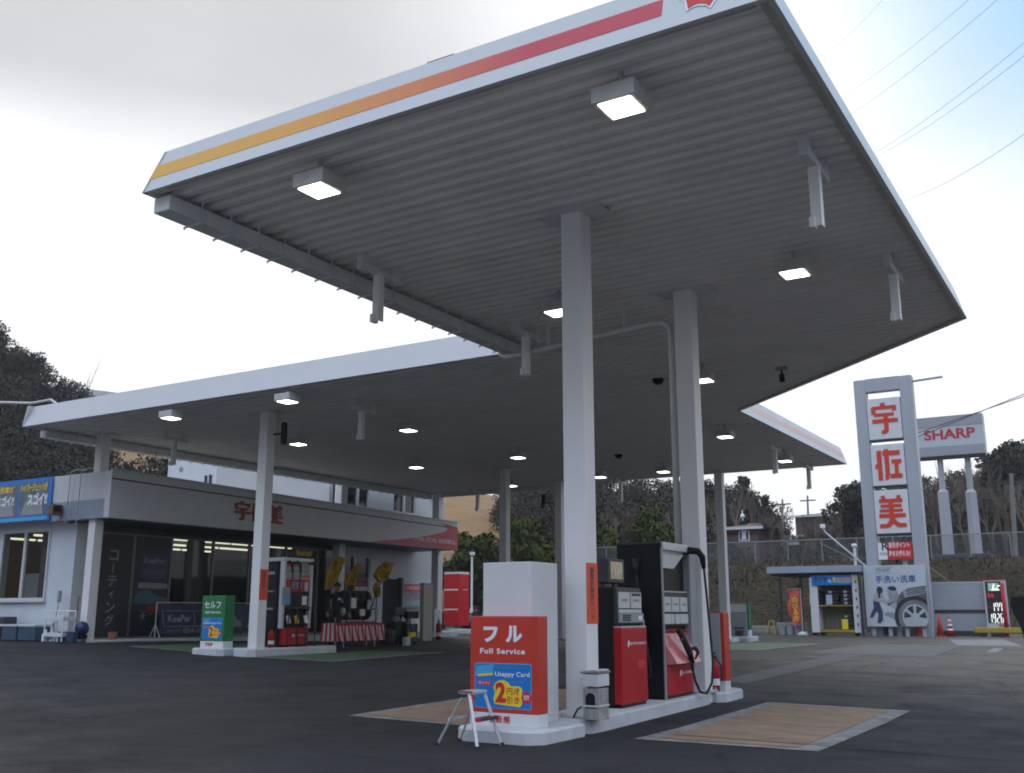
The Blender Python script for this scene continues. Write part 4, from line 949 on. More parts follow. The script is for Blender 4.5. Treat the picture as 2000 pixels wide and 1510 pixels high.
# left flank: white block with blue-grey band above, wall below
def hole_wall(bm, x0, x1, z0, z1, holes, y, th=.2):
    xs_ = sorted({x0, x1, *[h[0] for h in holes], *[h[1] for h in holes]}); zs_ = sorted({z0, z1, *[h[2] for h in holes], *[h[3] for h in holes]})
    for a, c in zip(xs_, xs_[1:]):
        for e, g_ in zip(zs_, zs_[1:]):
            mx, mz = (a + c) / 2, (e + g_) / 2
            if not any(h[0] < mx < h[1] and h[2] < mz < h[3] for h in holes): bm.box(a, c, y, y + th, e, g_)
wx = [aty(q, 1100, YL).x for q in (-70, 5, 55, 62, 103)]
W1 = (aty(8, 1040, YL).x, aty(56, 1040, YL).x, aty(60, 1172, YL).z, aty(60, 1036, YL).z)
W2 = (aty(62, 1040, YL).x, aty(100, 1040, YL).x, W1[2], W1[3])
W1 = (W1[0], W2[1], W1[2], W1[3])
M['bluewhite'] = mat('side_wall_siding', (.56, .60, .65), .6, var=.06, scale=2)
b = MB(); hole_wall(b, -34, -24.62, .2, 3.82, [W1], YL + .02); b.build('side_wall', M['bluewhite'], sh)
zlo, zmid, zhi = 3.70, 4.20, FT0
YS_ = YF0 + .02
b = MB(); b.box(-34, XF - .21, YS_, YS_ + .3, zmid, zhi)
for k in range(24): b.box(XF - .22 - k * .11 - .012, XF - .22 - k * .11, YS_ - .008, YS_, zmid, zhi)
b.build('side_fascia', M['white2'], sh)
b = MB(); b.box(-34, XF - .21, YS_ + .004, YS_ + .3, zlo, zmid - .002)
for k in range(24): b.box(XF - .22 - k * .11 - .012, XF - .22 - k * .11, YS_ - .004, YS_ + .004, zlo, zmid - .002)
b.build('side_band', mat('band_bluegrey', (.30, .35, .42), .5, var=.05), sh)
def window_y(x0, x1, z0, z1, y, split=True, gm=None):
    b = MB(); fw = .06
    b.box(x0, x1, y - .03, y + .06, z1 - fw, z1); b.box(x0, x1, y - .03, y + .06, z0, z0 + fw); b.box(x0, x0 + fw, y - .03, y + .06, z0 + fw, z1 - fw); b.box(x1 - fw, x1, y - .03, y + .06, z0 + fw, z1 - fw)
    if split: b.box((x0 + x1) / 2 - .05, (x0 + x1) / 2 + .05, y - .035, y + .055, z0 + fw, z1 - fw)
    w_ = b.build('window', M['lgrey'], sh)
    b = MB(); b.box(x0 + fw, x1 - fw, y + .01, y + .02, z0 + fw, z1 - fw); b.build('pane', gm or M['glass'], w_)
    b = MB(); b.box(x0 - .05, x1 + .05, y - .08, y - .031, z0 - .06, z0); b.build('sill', M['lgrey'], w_)
window_y(W1[0], W1[1], W1[2], W1[3], YL)
# recess beside the corner column, base step
b = MB(); b.box(-24.62, -24.60, YL + .02, 18.3, .2, 3.75); b.build('recess_wall', M['lgrey'], sh)
b = MB(); b.box(-25.2, -23.35, 17.35, 34.3, .1, .56, .02); b.build('front_step', M['concrete'], sh)
b = MB(); b.box(-24.9, XF - .21, YS_ + .31, 33.3, 3.66, 3.70); b.build('canopy_soffit', M['dark'], sh)
# shop front: dark transom, frames, glass
zs0, zs1 = .62, 3.50
b = MB(); b.box(xw - .1, xw, 18.2, 34.45, zs1, 3.74); b.build('transom', M['dark'], sh)
b = MB()
mull = [18.55, 19.75, 21.1, 22.75, 24.3, 26.0, 27.6, 28.7]
for y in mull: b.box(xw - .05, xw + .03, y - .04, y + .04, zs0, zs1, .005)
b.box(xw - .05, xw + .03, 18.3, 28.7, zs0 - .06, zs0); b.box(xw - .05, xw + .03, 18.3, 28.7, zs1 - .05, zs1 - .001)
b.build('window_frame', mat('frame_bronze', (.16, .15, .13), .4, metal=.3, var=.05), sh)
for k, (y0, y1) in enumerate(zip(mull, mull[1:])):
    b = MB(); b.box(xw - .015, xw - .005, y0 + .04, y1 - .04, zs0, zs1 - .05); b.build('pane', M['glass'], sh)
b = MB(); b.box(xw - .35, xw - .06, 22.0, 22.45, zs0 - .2, 3.74); b.build('inner_pillar', mat('pillar_green_grey', (.16, .19, .16), .6, var=.05), sh)
# interior
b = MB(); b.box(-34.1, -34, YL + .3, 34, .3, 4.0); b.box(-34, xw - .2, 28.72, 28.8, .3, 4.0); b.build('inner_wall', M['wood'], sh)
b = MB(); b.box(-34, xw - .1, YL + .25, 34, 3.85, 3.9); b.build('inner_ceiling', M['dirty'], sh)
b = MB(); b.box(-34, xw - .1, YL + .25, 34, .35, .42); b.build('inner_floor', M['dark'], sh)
for k, xx in enumerate((-26.6, -28.8, -30.8)):
    b = MB()
    for y0 in (19.2, 20.7, 22.2, 23.7, 25.2, 26.7): b.box(xx - .05, xx + .05, y0, y0 + 1.36, 3.56, 3.62)
    b.build('tube_light', M['tubelight'], sh)
b = MB(); b.box(-29.5, -28.9, 19.2, 22.5, .42, 1.35, .02); b.box(-27.2, -26.7, 23.0, 27.5, .42, 1.3, .02); b.build('counter', M['dirty'], sh)
b = MB(); b.box(-27.0, -26.6, 18.6, 19.0, .42, 2.3); b.build('inner_cabinet', M['lgrey'], sh)
b = MB(); b.box(W2[0] + .08, W2[1] - .08, YL + .30, YL + .32, W2[2] + .05, W2[3] - .05); b.build('blind', mat('blind_grey', (.14, .15, .14), .7, var=.15), sh)
b = MB(); b.box(W1[0] + .4, W2[0] - .02, YL + .5, YL + .54, W1[2], W1[2] + .75); b.build('window_counter', M['lgrey'], sh)
# solid right part with siding, door, window
ZU = 7.6
b = MB()
def hole_wall_x(bm, y0, y1, z0, z1, holes, x, th=.2):
    ys_ = sorted({y0, y1, *[h[0] for h in holes], *[h[1] for h in holes]}); zs_ = sorted({z0, z1, *[h[2] for h in holes], *[h[3] for h in holes]})
    for a, c in zip(ys_, ys_[1:]):
        for e, g_ in zip(zs_, zs_[1:]):
            my, mz = (a + c) / 2, (e + g_) / 2
            if not any(h[0] < my < h[1] and h[2] < mz < h[3] for h in holes): bm.box(x - th, x, a, c, e, g_)
DOOR = (31.32, 32.62, .45, 2.62); WL = (28.78, 30.55, 1.55, 3.36)
UW = [(29.05, 30.38, 5.15, 5.92), (31.85, 33.33, 5.15, 5.95)]
hole_wall_x(b, 28.71, 34.5, .2, ZU, [DOOR, WL] + UW, xw)
b.box(-31, xw - .2, 34.3, 34.5, .2, ZU); b.box(-31, xw - .2, 28.3, 28.5, 4.66, ZU)
for k in range(26): b.box(xw, xw + .006, 30.6, 31.25, .7 + k * .1, .712 + k * .1) if k < 26 else None
for k in range(10): b.box(xw, xw + .006, 32.7, 34.5, 2.75 + k * .1, 2.762 + k * .1)
b.build('wall', mat('siding_white', (.50, .51, .52), .6, var=.06, scale=1.5), sh)
b = MB(); b.box(xw - .16, xw - .12, *DOOR[:2], *DOOR[2:]); dr = b.build('door', M['black2'], sh)
b = MB(); b.box(xw - .1, xw + .01, DOOR[0] + .4, DOOR[0] + .9, DOOR[3] - .06, DOOR[3] - .02); b.build('door_closer', M['printwhite'], dr)
def window_x(h, gm, par=sh, th=.12, split=True, lower=None):
    y0, y1, z0, z1 = h; b = MB(); fw = .05; x0, x1 = xw - th, xw - .02
    b.box(x0, x1, y0, y1, z1 - fw, z1); b.box(x0, x1, y0, y1, z0, z0 + fw); b.box(x0, x1, y0, y0 + fw, z0 + fw, z1 - fw); b.box(x0, x1, y1 - fw, y1, z0 + fw, z1 - fw)
    b.box(x0, x1 + .005, (y0 + y1) / 2 - .05, (y0 + y1) / 2 + .05, z0 + fw, z1 - fw)
    w_ = b.build('window', M['lgrey'], par)
    b = MB(); b.box(x0 - .03, x0 + .02, y0 + fw, y1 - fw, z0 + fw, z1 - fw); b.build('pane', gm, w_)
    if lower:
        b = MB(); b.box(x0 + .02, x0 + .05, (y0 + y1) / 2 + .05, y1 - fw, z0 + fw, z0 + .75); b.build('lower_panel', M['cream'], w_)
window_x(WL, M['darkglass'], lower=1)
for u in UW: window_x(u, M['darkglass'])
b = MB(); b.tube([(xw + .06, 34.35, 6.5), (xw + .06, 34.35, 5.95), (xw + .12, 34.6, 5.75), (xw + .12, 34.62, 3.0), (xw + .1, 34.5, 2.7)], .05, 8); b.build('downpipe', M['lgrey'], sh)
b = MB(); b.box(-31.2, xw + .1, 28.2, 34.7, ZU, ZU + .15); b.build('upper_roof', M['dirty'], sh)
# white upper house block behind
hb = thing('house', 'plain white two-storey house block behind the shop roof, with dark sliding windows', 'house', (-31, 33, .4))
YH = 30.0
hx0, hx1 = aty(328, 920, YH).x, aty(630, 950, YH).x
WH = [(aty(398, 937, YH).x, aty(416, 937, YH).x, 6.35, 7.02), (aty(460, 940, YH).x, aty(503, 940, YH).x, 5.6, 6.75), (aty(548, 940, YH).x, aty(608, 940, YH).x, 5.4, 6.62)]
b = MB(); hole_wall(b, hx0, hx1, .3, 8.6, WH, YH); b.box(hx1 - .2, hx1, YH + .2, 33.5, .3, 8.6); b.box(hx0, hx0 + .2, YH + .2, 33.5, .3, 8.6); b.box(hx0, hx1, 33.3, 33.5, .3, 8.6)
b.build('wall', mat('render_white', (.68, .70, .74), .7, var=.05, scale=1.2), hb)
for k, (x0, x1, z0, z1) in enumerate(WH):
    b = MB(); fw = .05; y = YH
    b.box(x0, x1, y - .02, y + .05, z1 - fw, z1); b.box(x0, x1, y - .02, y + .05, z0, z0 + fw); b.box(x0, x0 + fw, y - .02, y + .05, z0 + fw, z1 - fw); b.box(x1 - fw, x1, y - .02, y + .05, z0 + fw, z1 - fw)
    b.box((x0 + x1) / 2 - .04, (x0 + x1) / 2 + .04, y - .025, y + .045, z0 + fw, z1 - fw); w_ = b.build('window', M['lgrey'], hb)
    b = MB(); b.box(x0 + fw, x1 - fw, y + .03, y + .06, z0 + fw, z1 - fw); b.build('pane', M['blueglass'], w_)
b = MB(); b.tube([(hx1 - .75, YH - .06, 8.4), (hx1 - .75, YH - .06, 6.65), (hx1 - .6, YH - .06, 6.5), (hx1 - .6, YH - .06, 3)], .05, 8); b.build('downpipe', M['grey'], hb)
b = MB(); q = aty(354, 917, YH); b.lathe(q, [(.12, -.12), (.12, .02)], 10, axis=(0, -1, 0)); b.build('vent', M['grey'], hb)
b = MB(); b.box(hx0 - .2, hx1 + .2, YH - .2, 33.7, 8.6, 8.8); b.build('roof', M['dirty'], hb)
# roof mast and ladder hoops
p = Vector((-25.5, 19.3, 4.66)); 
t = thing('roof_mast', 'thin aerial mast on a white foot on the shop roof', 'mast', p)
q = aty(302, 925, 19.3); b = MB(); b.tube([(q.x, 19.3, 4.66), (q.x, 19.3, 5.75)], .012, 6); b.build('mast', M['dark'], t)
b = MB(); b.box(q.x - .06, q.x + .06, 19.24, 19.36, 4.65, 5.0, .01); b.build('foot', M['printwhite'], t)
t = thing('roof_ladder', 'thin grey ladder rails curling over the white shop parapet', 'ladder', (-24.9, YL - .08, 3.5))
for px in (126, 147):
    a = aty(px, 1030, YF0 - .09); b = MB(); b.tube([(a.x - .09, YF0 + .02, 3.6), (a.x - .04, YF0 - .09, 3.5), (a.x + .03, YF0 - .09, 3.62), (a.x + .05, YF0 - .09, 4.98), (a.x + .09, YF0 + .05, 5.06), (a.x + .32, YF0 + .2, 5.06)], .016, 6); b.build('rail', M['grey'], t)
# banner on the left wall
t = thing('wall_banner', 'blue and black poster banner with yellow Japanese lettering on the shop side wall', 'banner', (-27, YL - .05, 3.7))
YBN = YF0 - .045
bx1 = aty(101, 960, YBN).x; bx0 = bx1 - 4.2; bz0, bz1 = aty(60, 1018, YBN).z, aty(60, 938, YBN).z + .04
y = YBN
b = MB(); b.box(bx0, bx1, y, y + .03, bz0, bz1); b.build('board', M['printblue'], t)
b = MB(); b.box(bx0, bx1 - .1, y - .006, y - .001, bz0 + .02, bz0 + .12); b.build('lower_band', M['printcyan'], t)
for a, c in ((bx1 - 1.40, bx1 - .16), (bx1 - 2.75, bx1 - 1.50)):
    b = MB(); b.box(a, c, y - .006, y - .001, bz0 + .16, bz1 - .12); b.build('picture', mat('banner_picture', (.13, .16, .20), .5, var=.5, scale=2.5), t)
    b = MB(); b.prism([(.1, 0), (.9, 0), (.8, .35), (.62, .5), (.38, .5), (.2, .35)], (a, y - .006, bz0 + .17), X * (c - a), Z * 1.0, Vector((0, -.003, 0))); b.build('picture_shape', M['printgrey'], t)
letters(t, 'lettering', 'ハイパージェットが', M['printyellow'], (bx1 - 1.42, y - .009, bz1 - .37), X, Z, w=1.24, h=.24, off=.045, lift=.003)
letters(t, 'lettering', 'スゴイ!!', M['printwhite'], (bx1 - 1.05, y - .009, bz1 - .76), X, Z, w=.9, h=.36, off=.05, lift=.003)
letters(t, 'lettering', '泡洗車が', M['printyellow'], (bx1 - 2.6, y - .009, bz1 - .36), X, Z, w=.9, h=.20, off=.03, lift=.003)
letters(t, 'lettering', 'スゴイ!!', M['printwhite'], (bx1 - 2.5, y - .009, bz1 - .72), X, Z, w=.84, h=.30, off=.035, lift=.003)
t = thing('floodlight', 'brown box floodlight at the lower right corner of the blue wall banner', 'floodlight', (-25.8, YL - .2, 3.8))
q = aty(103, 995, YF0 - .25); b = MB(); b.box(q.x - .12, q.x + .10, YF0 - .32, YF0 - .02, q.z - .15, q.z + .13, .01); b.build('housing', mat('brown_housing', (.14, .085, .05), .5), t)
b = MB(); b.box(q.x + .10, q.x + .13, YF0 - .28, YF0 - .1, q.z - .04, q.z + .10); b.build('mount', M['black'], t)
# posters on the glass
def glass_poster(name, label, y0, y1, z0, z1, m):
    t = thing(name, label, 'poster', (xw + .02, (y0 + y1) / 2, z0))
    b = MB(); b.box(xw + .008, xw + .02, y0, y1, z0, z1); b.build('sheet', m, t); return t
t = glass_poster('coating_poster', 'tall black poster with vertical white Japanese lettering at the left end of the glass', 18.20, 19.70, .66, 3.49, M['printblack'])
for k, chv in enumerate('コーティング'):
    zc = 2.86 - k * .36
    if chv == 'ー': b_ = MB(); b_.box(xw + .022, xw + .026, 19.06, 19.10, zc - .12, zc + .12); b_.build('lettering', M['printgrey'], t)
    else: letters(t, 'lettering', chv, M['printgrey'], (xw + .022, 19.08, zc), Y_, Z, h=.30 if chv != 'ィ' else .20, off=.02, center=True)
b = MB(); b.box(xw + .022, xw + .025, 18.95, 19.3, .80, .90); b.build('footer', M['printnavy'], t)
t = glass_poster('coating_poster', 'dark poster with a blue and orange sports car on the shop glass', 19.80, 21.05, .66, 3.49, M['printblack'])
b = MB(); b.box(xw + .022, xw + .026, 20.05, 20.98, 2.18, 2.95); fr_ = b.build('heading_panel', M['printnavy'], t)
letters(fr_, 'lettering', 'KeePer', M['printgrey'], (xw + .026, 20.14, 2.68), Y_, Z, w=.74, h=.17, off=.02)
letters(fr_, 'lettering', 'PRO SHOP', mat('print_dim', (.10, .11, .2), .5, var=0), (xw + .026, 20.14, 2.36), Y_, Z, w=.74, h=.14, off=.02)
b = MB(); b.prism([(19.98, 1.96), (21.0, 1.96), (21.05, 2.03), (21.0, 2.12), (19.98, 2.12)], (xw + .022, 0, 0), Y_, Z, X * .004); b.build('arrow_panel', M['printgrey'], t)
b = MB(); b.prism([(19.84, 1.55), (20.1, 1.5), (20.6, 1.52), (21.04, 1.6), (21.04, 1.68), (20.7, 1.76), (20.3, 1.92), (20.1, 1.9), (19.9, 1.75)], (xw + .022, 0, 0), Y_, Z, X * .004); b.build('car_top', mat('print_teal', (.03, .12, .16), .4, var=.3), t)
b = MB(); b.prism([(20.3, 1.2), (21.04, 1.28), (21.04, 1.56), (20.6, 1.5), (20.35, 1.45)], (xw + .022, 0, 0), Y_, Z, X * .005); b.build('car_side', mat('print_orange', (.25, .05, .015), .4, var=.3), t)
b = MB(); b.prism([(20.22 + .22 * math.cos(k * .3142), 1.18 + .26 * math.sin(k * .3142)) for k in range(20)], (xw + .022, 0, 0), Y_, Z, X * .006); b.build('car_wheel', M['printdark'], t)
b = MB()
for k in range(6): a = k * math.pi / 3; b.prism([(20.22 + .02 * math.cos(a + 1.57), 1.18 + .02 * math.sin(a + 1.57)), (20.22 + .02 * math.cos(a - 1.57), 1.18 + .02 * math.sin(a - 1.57)), (20.22 + .17 * math.cos(a), 1.18 + .2 * math.sin(a))], (xw + .028, 0, 0), Y_, Z, X * .003)
b.build('wheel_spokes', M['printgrey'], t)
# banner stand in front of the glass
t = thing('banner_stand', 'dark navy banner with white framed lettering on a white pipe stand before the glass', 'banner', (-23.9, 22, .58))
xb = -23.85
ya_, yb_ = atx(305, 1200, xb).y, atx(487, 1200, xb).y
b = MB()
for y in (ya_, yb_):
    b.tube([(xb, y, .6), (xb, y, 1.55)], .016, 6); b.tube([(xb - .22, y, .58), (xb, y, .95), (xb + .22, y, .58)], .014, 6)
b.tube([(xb, ya_, 1.55), (xb, yb_, 1.55)], .016, 6); b.build('stand', M['lgrey'], t)
b = MB(); b.box(xb - .004, xb + .004, ya_ + .14, yb_ - .08, .66, 1.50); bn = b.build('cloth', M['printnavy'], t)
b = MB()
y0_, y1_ = ya_ + .3, ya_ + 1.75
for (a0, b0), (a1, b1) in zip([(y0_, .88), (y1_, .88), (y1_ + .0, 1.32), (y0_ - .1, 1.32)], [(y1_, .88), (y1_, 1.32), (y0_ - .1, 1.32), (y0_, .88)]):
    b.tube([(xb + .008, a0, b0), (xb + .008, a1, b1)], .012, 4)
b.tube([(xb + .008, ya_ + 1.35, 1.32), (xb + .008, ya_ + 1.42, .88)], .010, 4)
b.build('border', M['printgrey'], bn)
letters(bn, 'lettering', 'KeePer', M['printgrey'], (xb + .004, ya_ + .42, 1.0), Y_, Z, w=.85, h=.21, off=.035)
letters(bn, 'lettering', '電話予約', M['printgrey'], (xb + .004, ya_ + .42, .73), Y_, Z, w=.5, h=.07)
letters(bn, 'lettering', '054-0', M['printgrey'], (xb + .004, ya_ + 1.0, .70), Y_, Z, w=.62, h=.13, off=.01)
b = MB(); b.prism([(0, 0), (.62, 0), (.55, .18), (.38, .22), (.30, .34), (.18, .32), (.08, .5), (0, .42)], (xb + .005, yb_ - .9, .85), Y_, Z, X * .004); b.build('picture', M['printgrey'], bn)

# ------------------------------------------------------------------ things standing along the left wall
gl = .54
def bx(p0, p1, Y, z=gl): a, c = aty(p0, 1240, Y), aty(p1, 1240, Y); return a.x, c.x
t = thing('storage_box', 'blue grey plastic box with pale lid, left of the pair under the side window', 'box', (-27.3, 17.3, gl), 'lidded boxes by the side wall')
x0, x1 = bx(12, 44, 17.2)
b = MB(); b.box(x0, x1, 17.0, 17.45, gl, gl + .36, .02); b.build('tub', M['bluebin'], t)
b = MB(); b.box(x0 - .02, x1 + .01, 16.98, 17.47, gl + .36, gl + .42, .015); b.build('lid', M['lgrey'], t)
BASE[t.name] = BASE[t.name]
x2, x3 = bx(48, 80, 17.2)
dup(t, Vector(BASE[t.name]) + Vector((x2 - x0, 0, 0)), 'blue grey plastic box with pale lid, right of the pair beside the white trolley')
x0, x1 = bx(-20, 18, 17.2)
b = MB(); b.box(x0, x1, 17.0, 17.4, gl, gl + .62, .04); tag(b.build('cool_box', M['dark']), 'tall dark box cut by the left edge of the photo', 'box')
t = thing('trolley', 'small white two-shelf trolley with bottles against the side wall', 'trolley', (-26.3, 17.1, gl))
x0, x1 = bx(96, 131, 17.0)
b = MB()
for x in (x0, x1):
    for y in (16.85, 17.2): b.tube([(x, y, gl), (x, y, gl + .78)], .016, 6)
b.tube([(x0, 16.85, gl + .77), (x1, 16.85, gl + .77)], .016, 6); b.tube([(x0, 17.2, gl + .77), (x1, 17.2, gl + .77)], .016, 6)
b.build('frame', M['printwhite'], t)
for z in (gl + .12, gl + .52):
    b = MB(); b.box(x0 - .02, x1 + .02, 16.83, 17.22, z, z + .10, .01); b.build('shelf', M['white2'], t)
b = MB(); b.lathe((x0 + .12, 17.0, gl + .22), [(.05, 0), (.05, .16), (.02, .2), (.02, .26)], 10); b.build('bottle', M['printwhite'], t) if False else None
tag(b.build('spray_bottle', M['lgrey']), 'pale spray bottle on the lower shelf of the white trolley', 'bottle')
x0, x1 = bx(84, 94, 16.95); b = MB(); b.lathe(((x0 + x1) / 2, 16.95, gl), [(.09, 0), (.09, .17), (.03, .22), (.03, .3)], 12)
tag(b.build('spray_bottle', M['printwhite']), 'white bottle on the ground left of the white trolley', 'bottle')
for k, (p0, lb) in enumerate(((124, 'dark blue bucket right of the white trolley'), (141, 'blue bucket nearest the corner column'))):
    q = aty(p0, 1240, 17.0); b = MB(); b.lathe((q.x, 17.0, gl), [(.12, 0), (.15, .24), (.155, .25), (.13, .25)], 14); tag(b.build('bucket', M['bluebin']), lb, 'bucket', 'blue buckets')
q = aty(160, 1225, 17.25); t = thing('vacuum_cleaner', 'round dark blue tub vacuum beside the corner column', 'vacuum cleaner', (q.x, 17.25, gl + .1))
b = MB(); b.ball((q.x, 17.25, gl + .32), .19, 1, .9, 1); b.build('tank', M['printnavy'], t, smooth=True)
b = MB(); b.lathe((q.x, 17.25, gl + .06), [(.14, 0), (.16, .1)], 12); b.build('foot', M['black'], t)
q = aty(107, 1190, 17.3); b = MB(); b.tube([(q.x, 17.3, gl), (q.x, 17.4, gl + 1.1)], .014, 6); b.box(q.x - .05, q.x + .05, 17.36, 17.44, gl + 1.0, gl + 1.3, .02)
tag(b.build('mop', M['printgrey']), 'grey mop standing upright against the wall behind the trolley', 'mop')
q = aty(149, 1190, 17.5); b = MB(); b.tube([(q.x, 17.5, gl), (q.x - .02, 17.56, gl + 1.15)], .013, 6); b.box(q.x - .07, q.x + .07, 17.45, 17.55, gl, gl + .12, .01)
tag(b.build('broom', M['dark']), 'thin dark broom leaning in the recess beside the corner column', 'broom')
b = MB(); b.lathe((-23.6, 18.3, .56), [(.10, 0), (.13, .2), (.14, .21)], 12); tag(b.build('plant_pot', mat('terracotta', (.32, .12, .07), .8)), 'terracotta pot at the foot of the black lettered poster', 'pot')
# ------------------------------------------------------------------ display table, tyres, flags in front of the shop
TX, TY0, TY1, TZ = -18.75, 21.55, 23.75, gz(-18.7, 22.5)
ttop = aty(700, 1216, 22.6).z if False else atx(700, 1217, TX).z
t = thing('display_table', 'folding table in front of the shop hidden under a red and white striped cloth', 'table', (TX - .3, 22.6, TZ))
ya_, yb_ = atx(651, 1240, TX).y, atx(748, 1240, TX).y
b = MB(); b.box(TX - .42, TX - .02, ya_ + .03, yb_ - .03, ttop - .03, ttop - .006, .006); b.build('tabletop', M['lgrey'], t)
for y in (ya_ + .5, yb_ - .3):
    for x in (TX - .36, TX - .06):
        b = MB(); b.tube([(x, y, TZ), (x, y, ttop - .03)], .018, 6); b.build('leg', M['metal'], t)
n = 60; zb_ = TZ + .17
def wob(u, v): return .05 * math.sin(u * 46 + 2 * v) * v + .02 * math.sin(u * 21) * v + .07 * v
def strip(k0, k1):
    b = MB()
    for k in range(k0, k1):
        for j in range(6):
            def P(kk, jj):
                u, v = kk / n, jj / 6
                return Vector((TX + wob(u, v), ya_ + (yb_ - ya_) * u - (.10 * v if u < .03 else 0), ttop - (ttop - zb_) * v))
            b.quad(P(k, j + 1), P(k + 1, j + 1), P(k + 1, j), P(k, j))
    return b
red, wht = MB(), MB()
for k in range(n):
    (red if (k // 2) % 2 == 0 else wht).add(*(lambda q: (q.v, q.f))(strip(k, k + 1)))
top = MB(); top.box(TX - .42, TX + .004, ya_, yb_, ttop - .004, ttop + .004); red.add(top.v, top.f)
for k in range(6):
    sd = MB(); u0, u1 = k / 6, (k + 1) / 6; sd.quad((TX - .42 + .47 * u0, ya_ - .05, zb_), (TX - .42 + .47 * u1, ya_ - .05, zb_), (TX - .42 + .42 * u1, ya_, ttop), (TX - .42 + .42 * u0, ya_, ttop)); (red if k % 2 == 0 else wht).add(sd.v, sd.f)
band = MB(); band.box(TX + .002, TX + .012, ya_, yb_, ttop - .07, ttop + .003); red.add(band.v, band.f)
k0 = len(red.f); red.add(wht.v, wht.f)
ct = red.build('striped_cloth', mat('cloth_red', (.42, .02, .04), .9, var=.1)); ct.data.materials.append(mat('cloth_white', (.60, .50, .52), .9, var=.08))
for i, p in enumerate(ct.data.polygons): p.material_index = 0 if i < k0 else 1
tag(ct, 'red and white vertically striped cloth draped over the display table', 'tablecloth')

def tyre(p, axis, r_, w_, label, group=None, rim=True):
    """a tyre on its rim; p is the centre of the near face, axis points out of it"""
    p, a = Vector(p), Vector(axis).normalized()
    t = thing('tyre', label, 'tyre', p - a * w_ * .5, group)
    b = MB(); b.lathe(p - a * w_, [(r_ * .58, 0), (r_ * .9, 0), (r_, w_ * .15), (r_, w_ * .85), (r_ * .9, w_), (r_ * .58, w_), (r_ * .56, w_ * .5)], 20, a); b.build('tread', M['tyre'], t, smooth=True)
    if rim:
        b = MB(); b.lathe(p - a * w_ * .35, [(r_ * .56, 0), (r_ * .56, .02), (r_ * .2, .04)], 16, a); b.build('rim', M['rim'], t)
    return t
def rack(name, label, x, y0, y1, z0, h, shelves, m):
    t = thing(name, label, 'rack', (x, (y0 + y1) / 2, z0), 'wheel racks on the forecourt')
    b = MB()
    for y in (y0, y1):
        for xx in (x - .5, x): b.tube([(xx, y, z0), (xx, y, z0 + h)], .018, 6)
    for z in shelves:
        for xx in (x - .5, x): b.tube([(xx, y0, z), (xx, y1, z)], .016, 6)
    b.build('frame', m, t); return t
# tyre rack behind the table: two tiers
rx = -19.9; s = Vector((1, 0, 0))
q0, q1 = atx(678, 1180, rx), atx(735, 1180, rx)
zt_, zm_, zl_ = atx(700, 1162, rx).z, atx(700, 1188, rx).z, atx(700, 1213, rx).z
rk = rack('tyre_rack', 'black tyre rack behind the striped table, two tiers of tyres', rx, q0.y, q1.y, gz(rx, 23), zt_ - gz(rx, 23), [zm_ - .02, zl_ - .03], M['black'])
tw = (q1.y - q0.y) / 4.6; k = 0
names = ['at the left end', 'second from left', 'third from left', 'at the right end']
for tier, z, tn in ((0, zm_, 'upper tier'), (1, zl_, 'lower tier')):
    for i in range(4):
        y = q0.y + tw * (.7 + i * 1.05)
        tyre((rx - .25, q0.y + .04 + tw * (i + .1), z + .27), (0, -1, 0), .25, .22, 'black tyre %s, %s of the rack behind the striped cloth' % (names[i], tn), 'tyres on the rack')
for (px0, px1, py0, py1, lb, m) in ((686, 696, 1168, 1188, 'white price tag hanging on the upper tyres behind the striped table', M['printwhite']), (703, 713, 1190, 1203, 'round white label on the lower tyres behind the striped table', M['printwhite']),
                                   (717, 724, 1172, 1190, 'silver wheel cover standing on the tyre rack', M['rim']), (732, 738, 1186, 1200, 'pale folded sheet at the right end of the tyre rack', M['printgrey'])):
    a, c = atx(px0, py1, rx + .12), atx(px1, py0, rx + .12); b = MB(); b.box(rx + .10, rx + .13, a.y, c.y, a.z, c.z, .004); tag(b.build('price_tag', m), lb, 'tag', 'tags on the tyre rack')
# parts shelf with trays further back
sx = -23.2; a, c = atx(693, 1165, sx), atx(720, 1128, sx)
t = thing('tray_shelf', 'grey metal shelf with red edged trays against the shop window', 'shelf', (sx, (a.y + c.y) / 2, .56))
b = MB()
for y in (a.y, c.y): b.tube([(sx, y, .56), (sx, y, c.z)], .02, 6); b.tube([(sx - .4, y, .56), (sx - .4, y, c.z)], .02, 6)
b.build('frame', M['metal'], t)
for z in (a.z, (a.z + c.z) / 2 + .02, c.z - .15):
    b = MB(); b.box(sx - .4, sx, a.y, c.y, z, z + .12, .01); tr = b.build('tray', M['dark'], t); b = MB(); b.box(sx - .01, sx + .01, a.y, c.y, z + .10, z + .125); b.build('tray_edge', M['red'], tr)
b = MB(); b.box(sx + .01, sx + .03, a.y, c.y, a.z - .32, a.z - .06); b.build('notice', M['flagyellow'], t)

